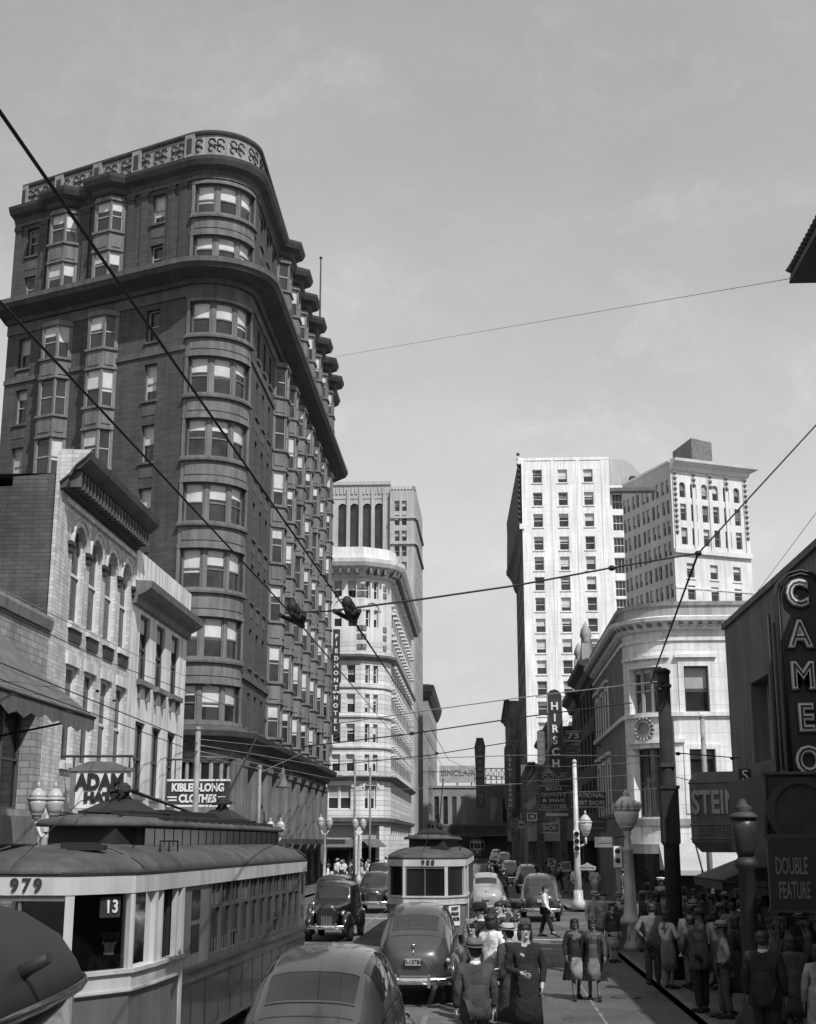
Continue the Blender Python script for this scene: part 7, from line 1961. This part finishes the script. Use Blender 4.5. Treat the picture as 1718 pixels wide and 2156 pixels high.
# right pavement, in shade
ZP = .14
P_('man in dark grey shirt from behind, just right of the ornate lamp', 1370, 1903, 1.78, z=ZP, skin=SKIND, rz=N180, top='shirt', topc='grey', botc='charcoal', pose='hip')
P_('woman in pale blouse and long grey skirt left of the black pole', 1402, 1918, 1.66, z=ZP, skin=SKIND, rz=N180 - .9, fem=True, pose='hold', top='shirt', topc='light', botc='grey')
P_('officer in white topped cap standing above the crowd by the black pole', 1390, 1850, 1.86, z=ZP, skin=SKIND, rz=.6, hat='cap', hatc='white', topc='navy')
P_('man in pale shirt seen from behind, right of the black pole', 1452, 1908, 1.76, z=ZP, skin=SKIND, rz=N180, top='shirt', topc='light', botc='grey', pose='stand')
P_('slim dark jacketed man leaning forward, white paper at his hip', 1470, 1925, 1.80, z=ZP, skin=SKIND, rz=N180 + .5, pose='lean', topc='charcoal', botc='black', extra='paper')
P_('woman in a pale dress walking right of the leaning man', 1503, 1918, 1.66, z=ZP, skin=SKIND, rz=N180 + .4, fem=True, pose='walk', top='shirt', topc='light', botc='grey')
P_('man in light grey shirt with suspenders near the dark lamp post', 1541, 1900, 1.78, z=ZP, skin=SKIND, rz=N180, top='shirt', topc='grey', botc='charcoal', pose='hip')
P_('large man in black suit with a white collar edge, nearest on the right pavement', 1604, 1962, 1.86, z=ZP, skin=SKIND, rz=N180 - .4, topc='black', botc='black', collar='light')
P_('woman in grey dress carrying a dark handbag at the lower right', 1664, 1972, 1.66, z=ZP, skin=SKIND, rz=N180 + .2, fem=True, topc='charcoal', botc='charcoal', extra='bag')
P_('person in pale coat cut off by the right edge', 1722, 1990, 1.68, z=ZP, skin=SKIND, rz=N180, fem=True, topc='mid', coat='mid')
rc = random.Random(5)
crowd = [(1352, 1880), (1362, 1862), (1383, 1882), (1410, 1868), (1425, 1882), (1438, 1868), (1460, 1872), (1478, 1880), (1490, 1868), (1512, 1874), (1526, 1882), (1548, 1872), (1596, 1900), (1618, 1890), (1634, 1908), (1650, 1930), (1683, 1925), (1700, 1940), (1632, 1948), (1572, 1925), (1520, 1945)]
kinds = ['dark jacket', 'grey jacket', 'pale shirt', 'black coat', 'dark hat']
spots = ['far end of the right pavement crowd', 'right pavement crowd by the awnings', 'middle of the right pavement crowd', 'right pavement crowd under the marquee', 'crowd below the letter board']
for i, (u, v) in enumerate(crowd):
    k = rc.randrange(5); fem = rc.random() < .3; side = spots[min(4, int((u - 1340) / 75))]
    desc = ['woman' if fem else 'man', kinds[k]]
    lab0 = '%s in %s, head number %s from the left in the %s' % (desc[0], desc[1], ['one', 'two', 'three', 'four', 'five', 'six', 'seven', 'eight', 'nine'][i % 9], side)
    lab = '%s in %s standing %s, %s' % (desc[0], desc[1], ['facing the shops', 'facing away', 'turned to the road'][i % 3], side)
    P_(lab, u, v, rc.uniform(1.62, 1.80), z=ZP, rz=[PI / 2, PI, -PI / 2][i % 3] + rc.uniform(-.4, .4), fem=fem, pose=rc.choice(['stand', 'hip', 'walk', 'hold', 'look']), top='shirt' if k == 2 else 'jacket', topc=['charcoal', 'grey', 'mid', 'black', 'navy'][k], botc=rc.choice(['charcoal', 'grey', 'black']), hat='fedora' if (k == 4 or (not fem and rc.random() < .4)) else None, hatc=rc.choice(['charcoal', 'grey', 'mid']), skin=SKIND, group='shaded crowd on the right pavement')
rd = random.Random(21)
more = [(4.7 + rd.random() * 3.0, 25 + rd.random() * 18.5) for _ in range(34)]
for i, (X, Y) in enumerate(more):
    fem = rd.random() < .35
    person('dimly seen %s in the shade under the shop marquee, right pavement' % ('woman' if fem else 'man'), X, Y, ZP, rz=rd.uniform(0, 6.28), fem=fem, pose=rd.choice(['stand', 'hip', 'walk', 'walk2', 'hold', 'look']), top=rd.choice(['jacket', 'jacket', 'shirt']), topc=rd.choice(['charcoal', 'grey', 'black', 'navy', 'grey', 'mid']), botc=rd.choice(['charcoal', 'grey', 'black']), hat=None if fem or rd.random() < .4 else 'fedora', hatc=rd.choice(['charcoal', 'grey', 'mid', 'light']), skin=SKIND, h=rd.uniform(1.58, 1.82), coat='navy' if rd.random() < .25 else None, group='dim crowd deeper on the right pavement')
# right kerb further off, under the shop signs
for i in range(14):
    Y = 74 + i * 4.2; X = rc.uniform(4.8, 7.6)
    person('far shopper on the shaded pavement below the clothes signs', X, Y, .14, rz=rc.uniform(0, 6.28), fem=rc.random() < .4, pose=rc.choice(['stand', 'walk', 'walk2']), top=rc.choice(['jacket', 'shirt']), topc=rc.choice(['charcoal', 'grey', 'light', 'black', 'white']), botc=rc.choice(['charcoal', 'mid', 'black']), hat=rc.choice([None, 'fedora']), group='far shoppers on the right pavement', h=rc.uniform(1.6, 1.8))
# people crossing far up the middle
for i, (u, v, Y) in enumerate(((1030, 1800, 105), (1041, 1802, 108), (1052, 1806, 88), (1060, 1812, 78), (1036, 1806, 96))):
    p = at(u, v, Y); person('small dark figure crossing the road beyond streetcar 988', p.x, Y, 0.05, rz=rc.uniform(0, 6), pose='walk', topc=rc.choice(['black', 'charcoal', 'navy']), botc='black', hat=rc.choice([None, 'fedora']), group='figures crossing far up the street')
# left pavement crowd at the hotel corner
for i in range(20):
    u = rc.uniform(688, 815); Y = rc.uniform(84, 135); p = at(u, 1840, Y)
    if Y > 116 or p.x < -9: person('far pedestrian at the hotel corner, left of streetcar 988', p.x, Y, .1, rz=rc.uniform(0, 6.28), fem=rc.random() < .5, pose=rc.choice(['stand', 'walk', 'walk2']), top=rc.choice(['jacket', 'shirt']), topc=rc.choice(['white', 'light', 'white', 'charcoal']), botc=rc.choice(['charcoal', 'light', 'mid', 'black']), hat=rc.choice([None, 'fedora']), hatc=rc.choice(['light', 'grey']), group='far pedestrians at the hotel corner')
# driver inside the near streetcar (stands at the front window)
person('driver in dark cap and white cuffs seen through the front window of streetcar 979', -5.02, 18.5, .42, rz=.5, pose='hold', topc='charcoal', hat='cap', hatc='charcoal', collar='white', h=1.66)
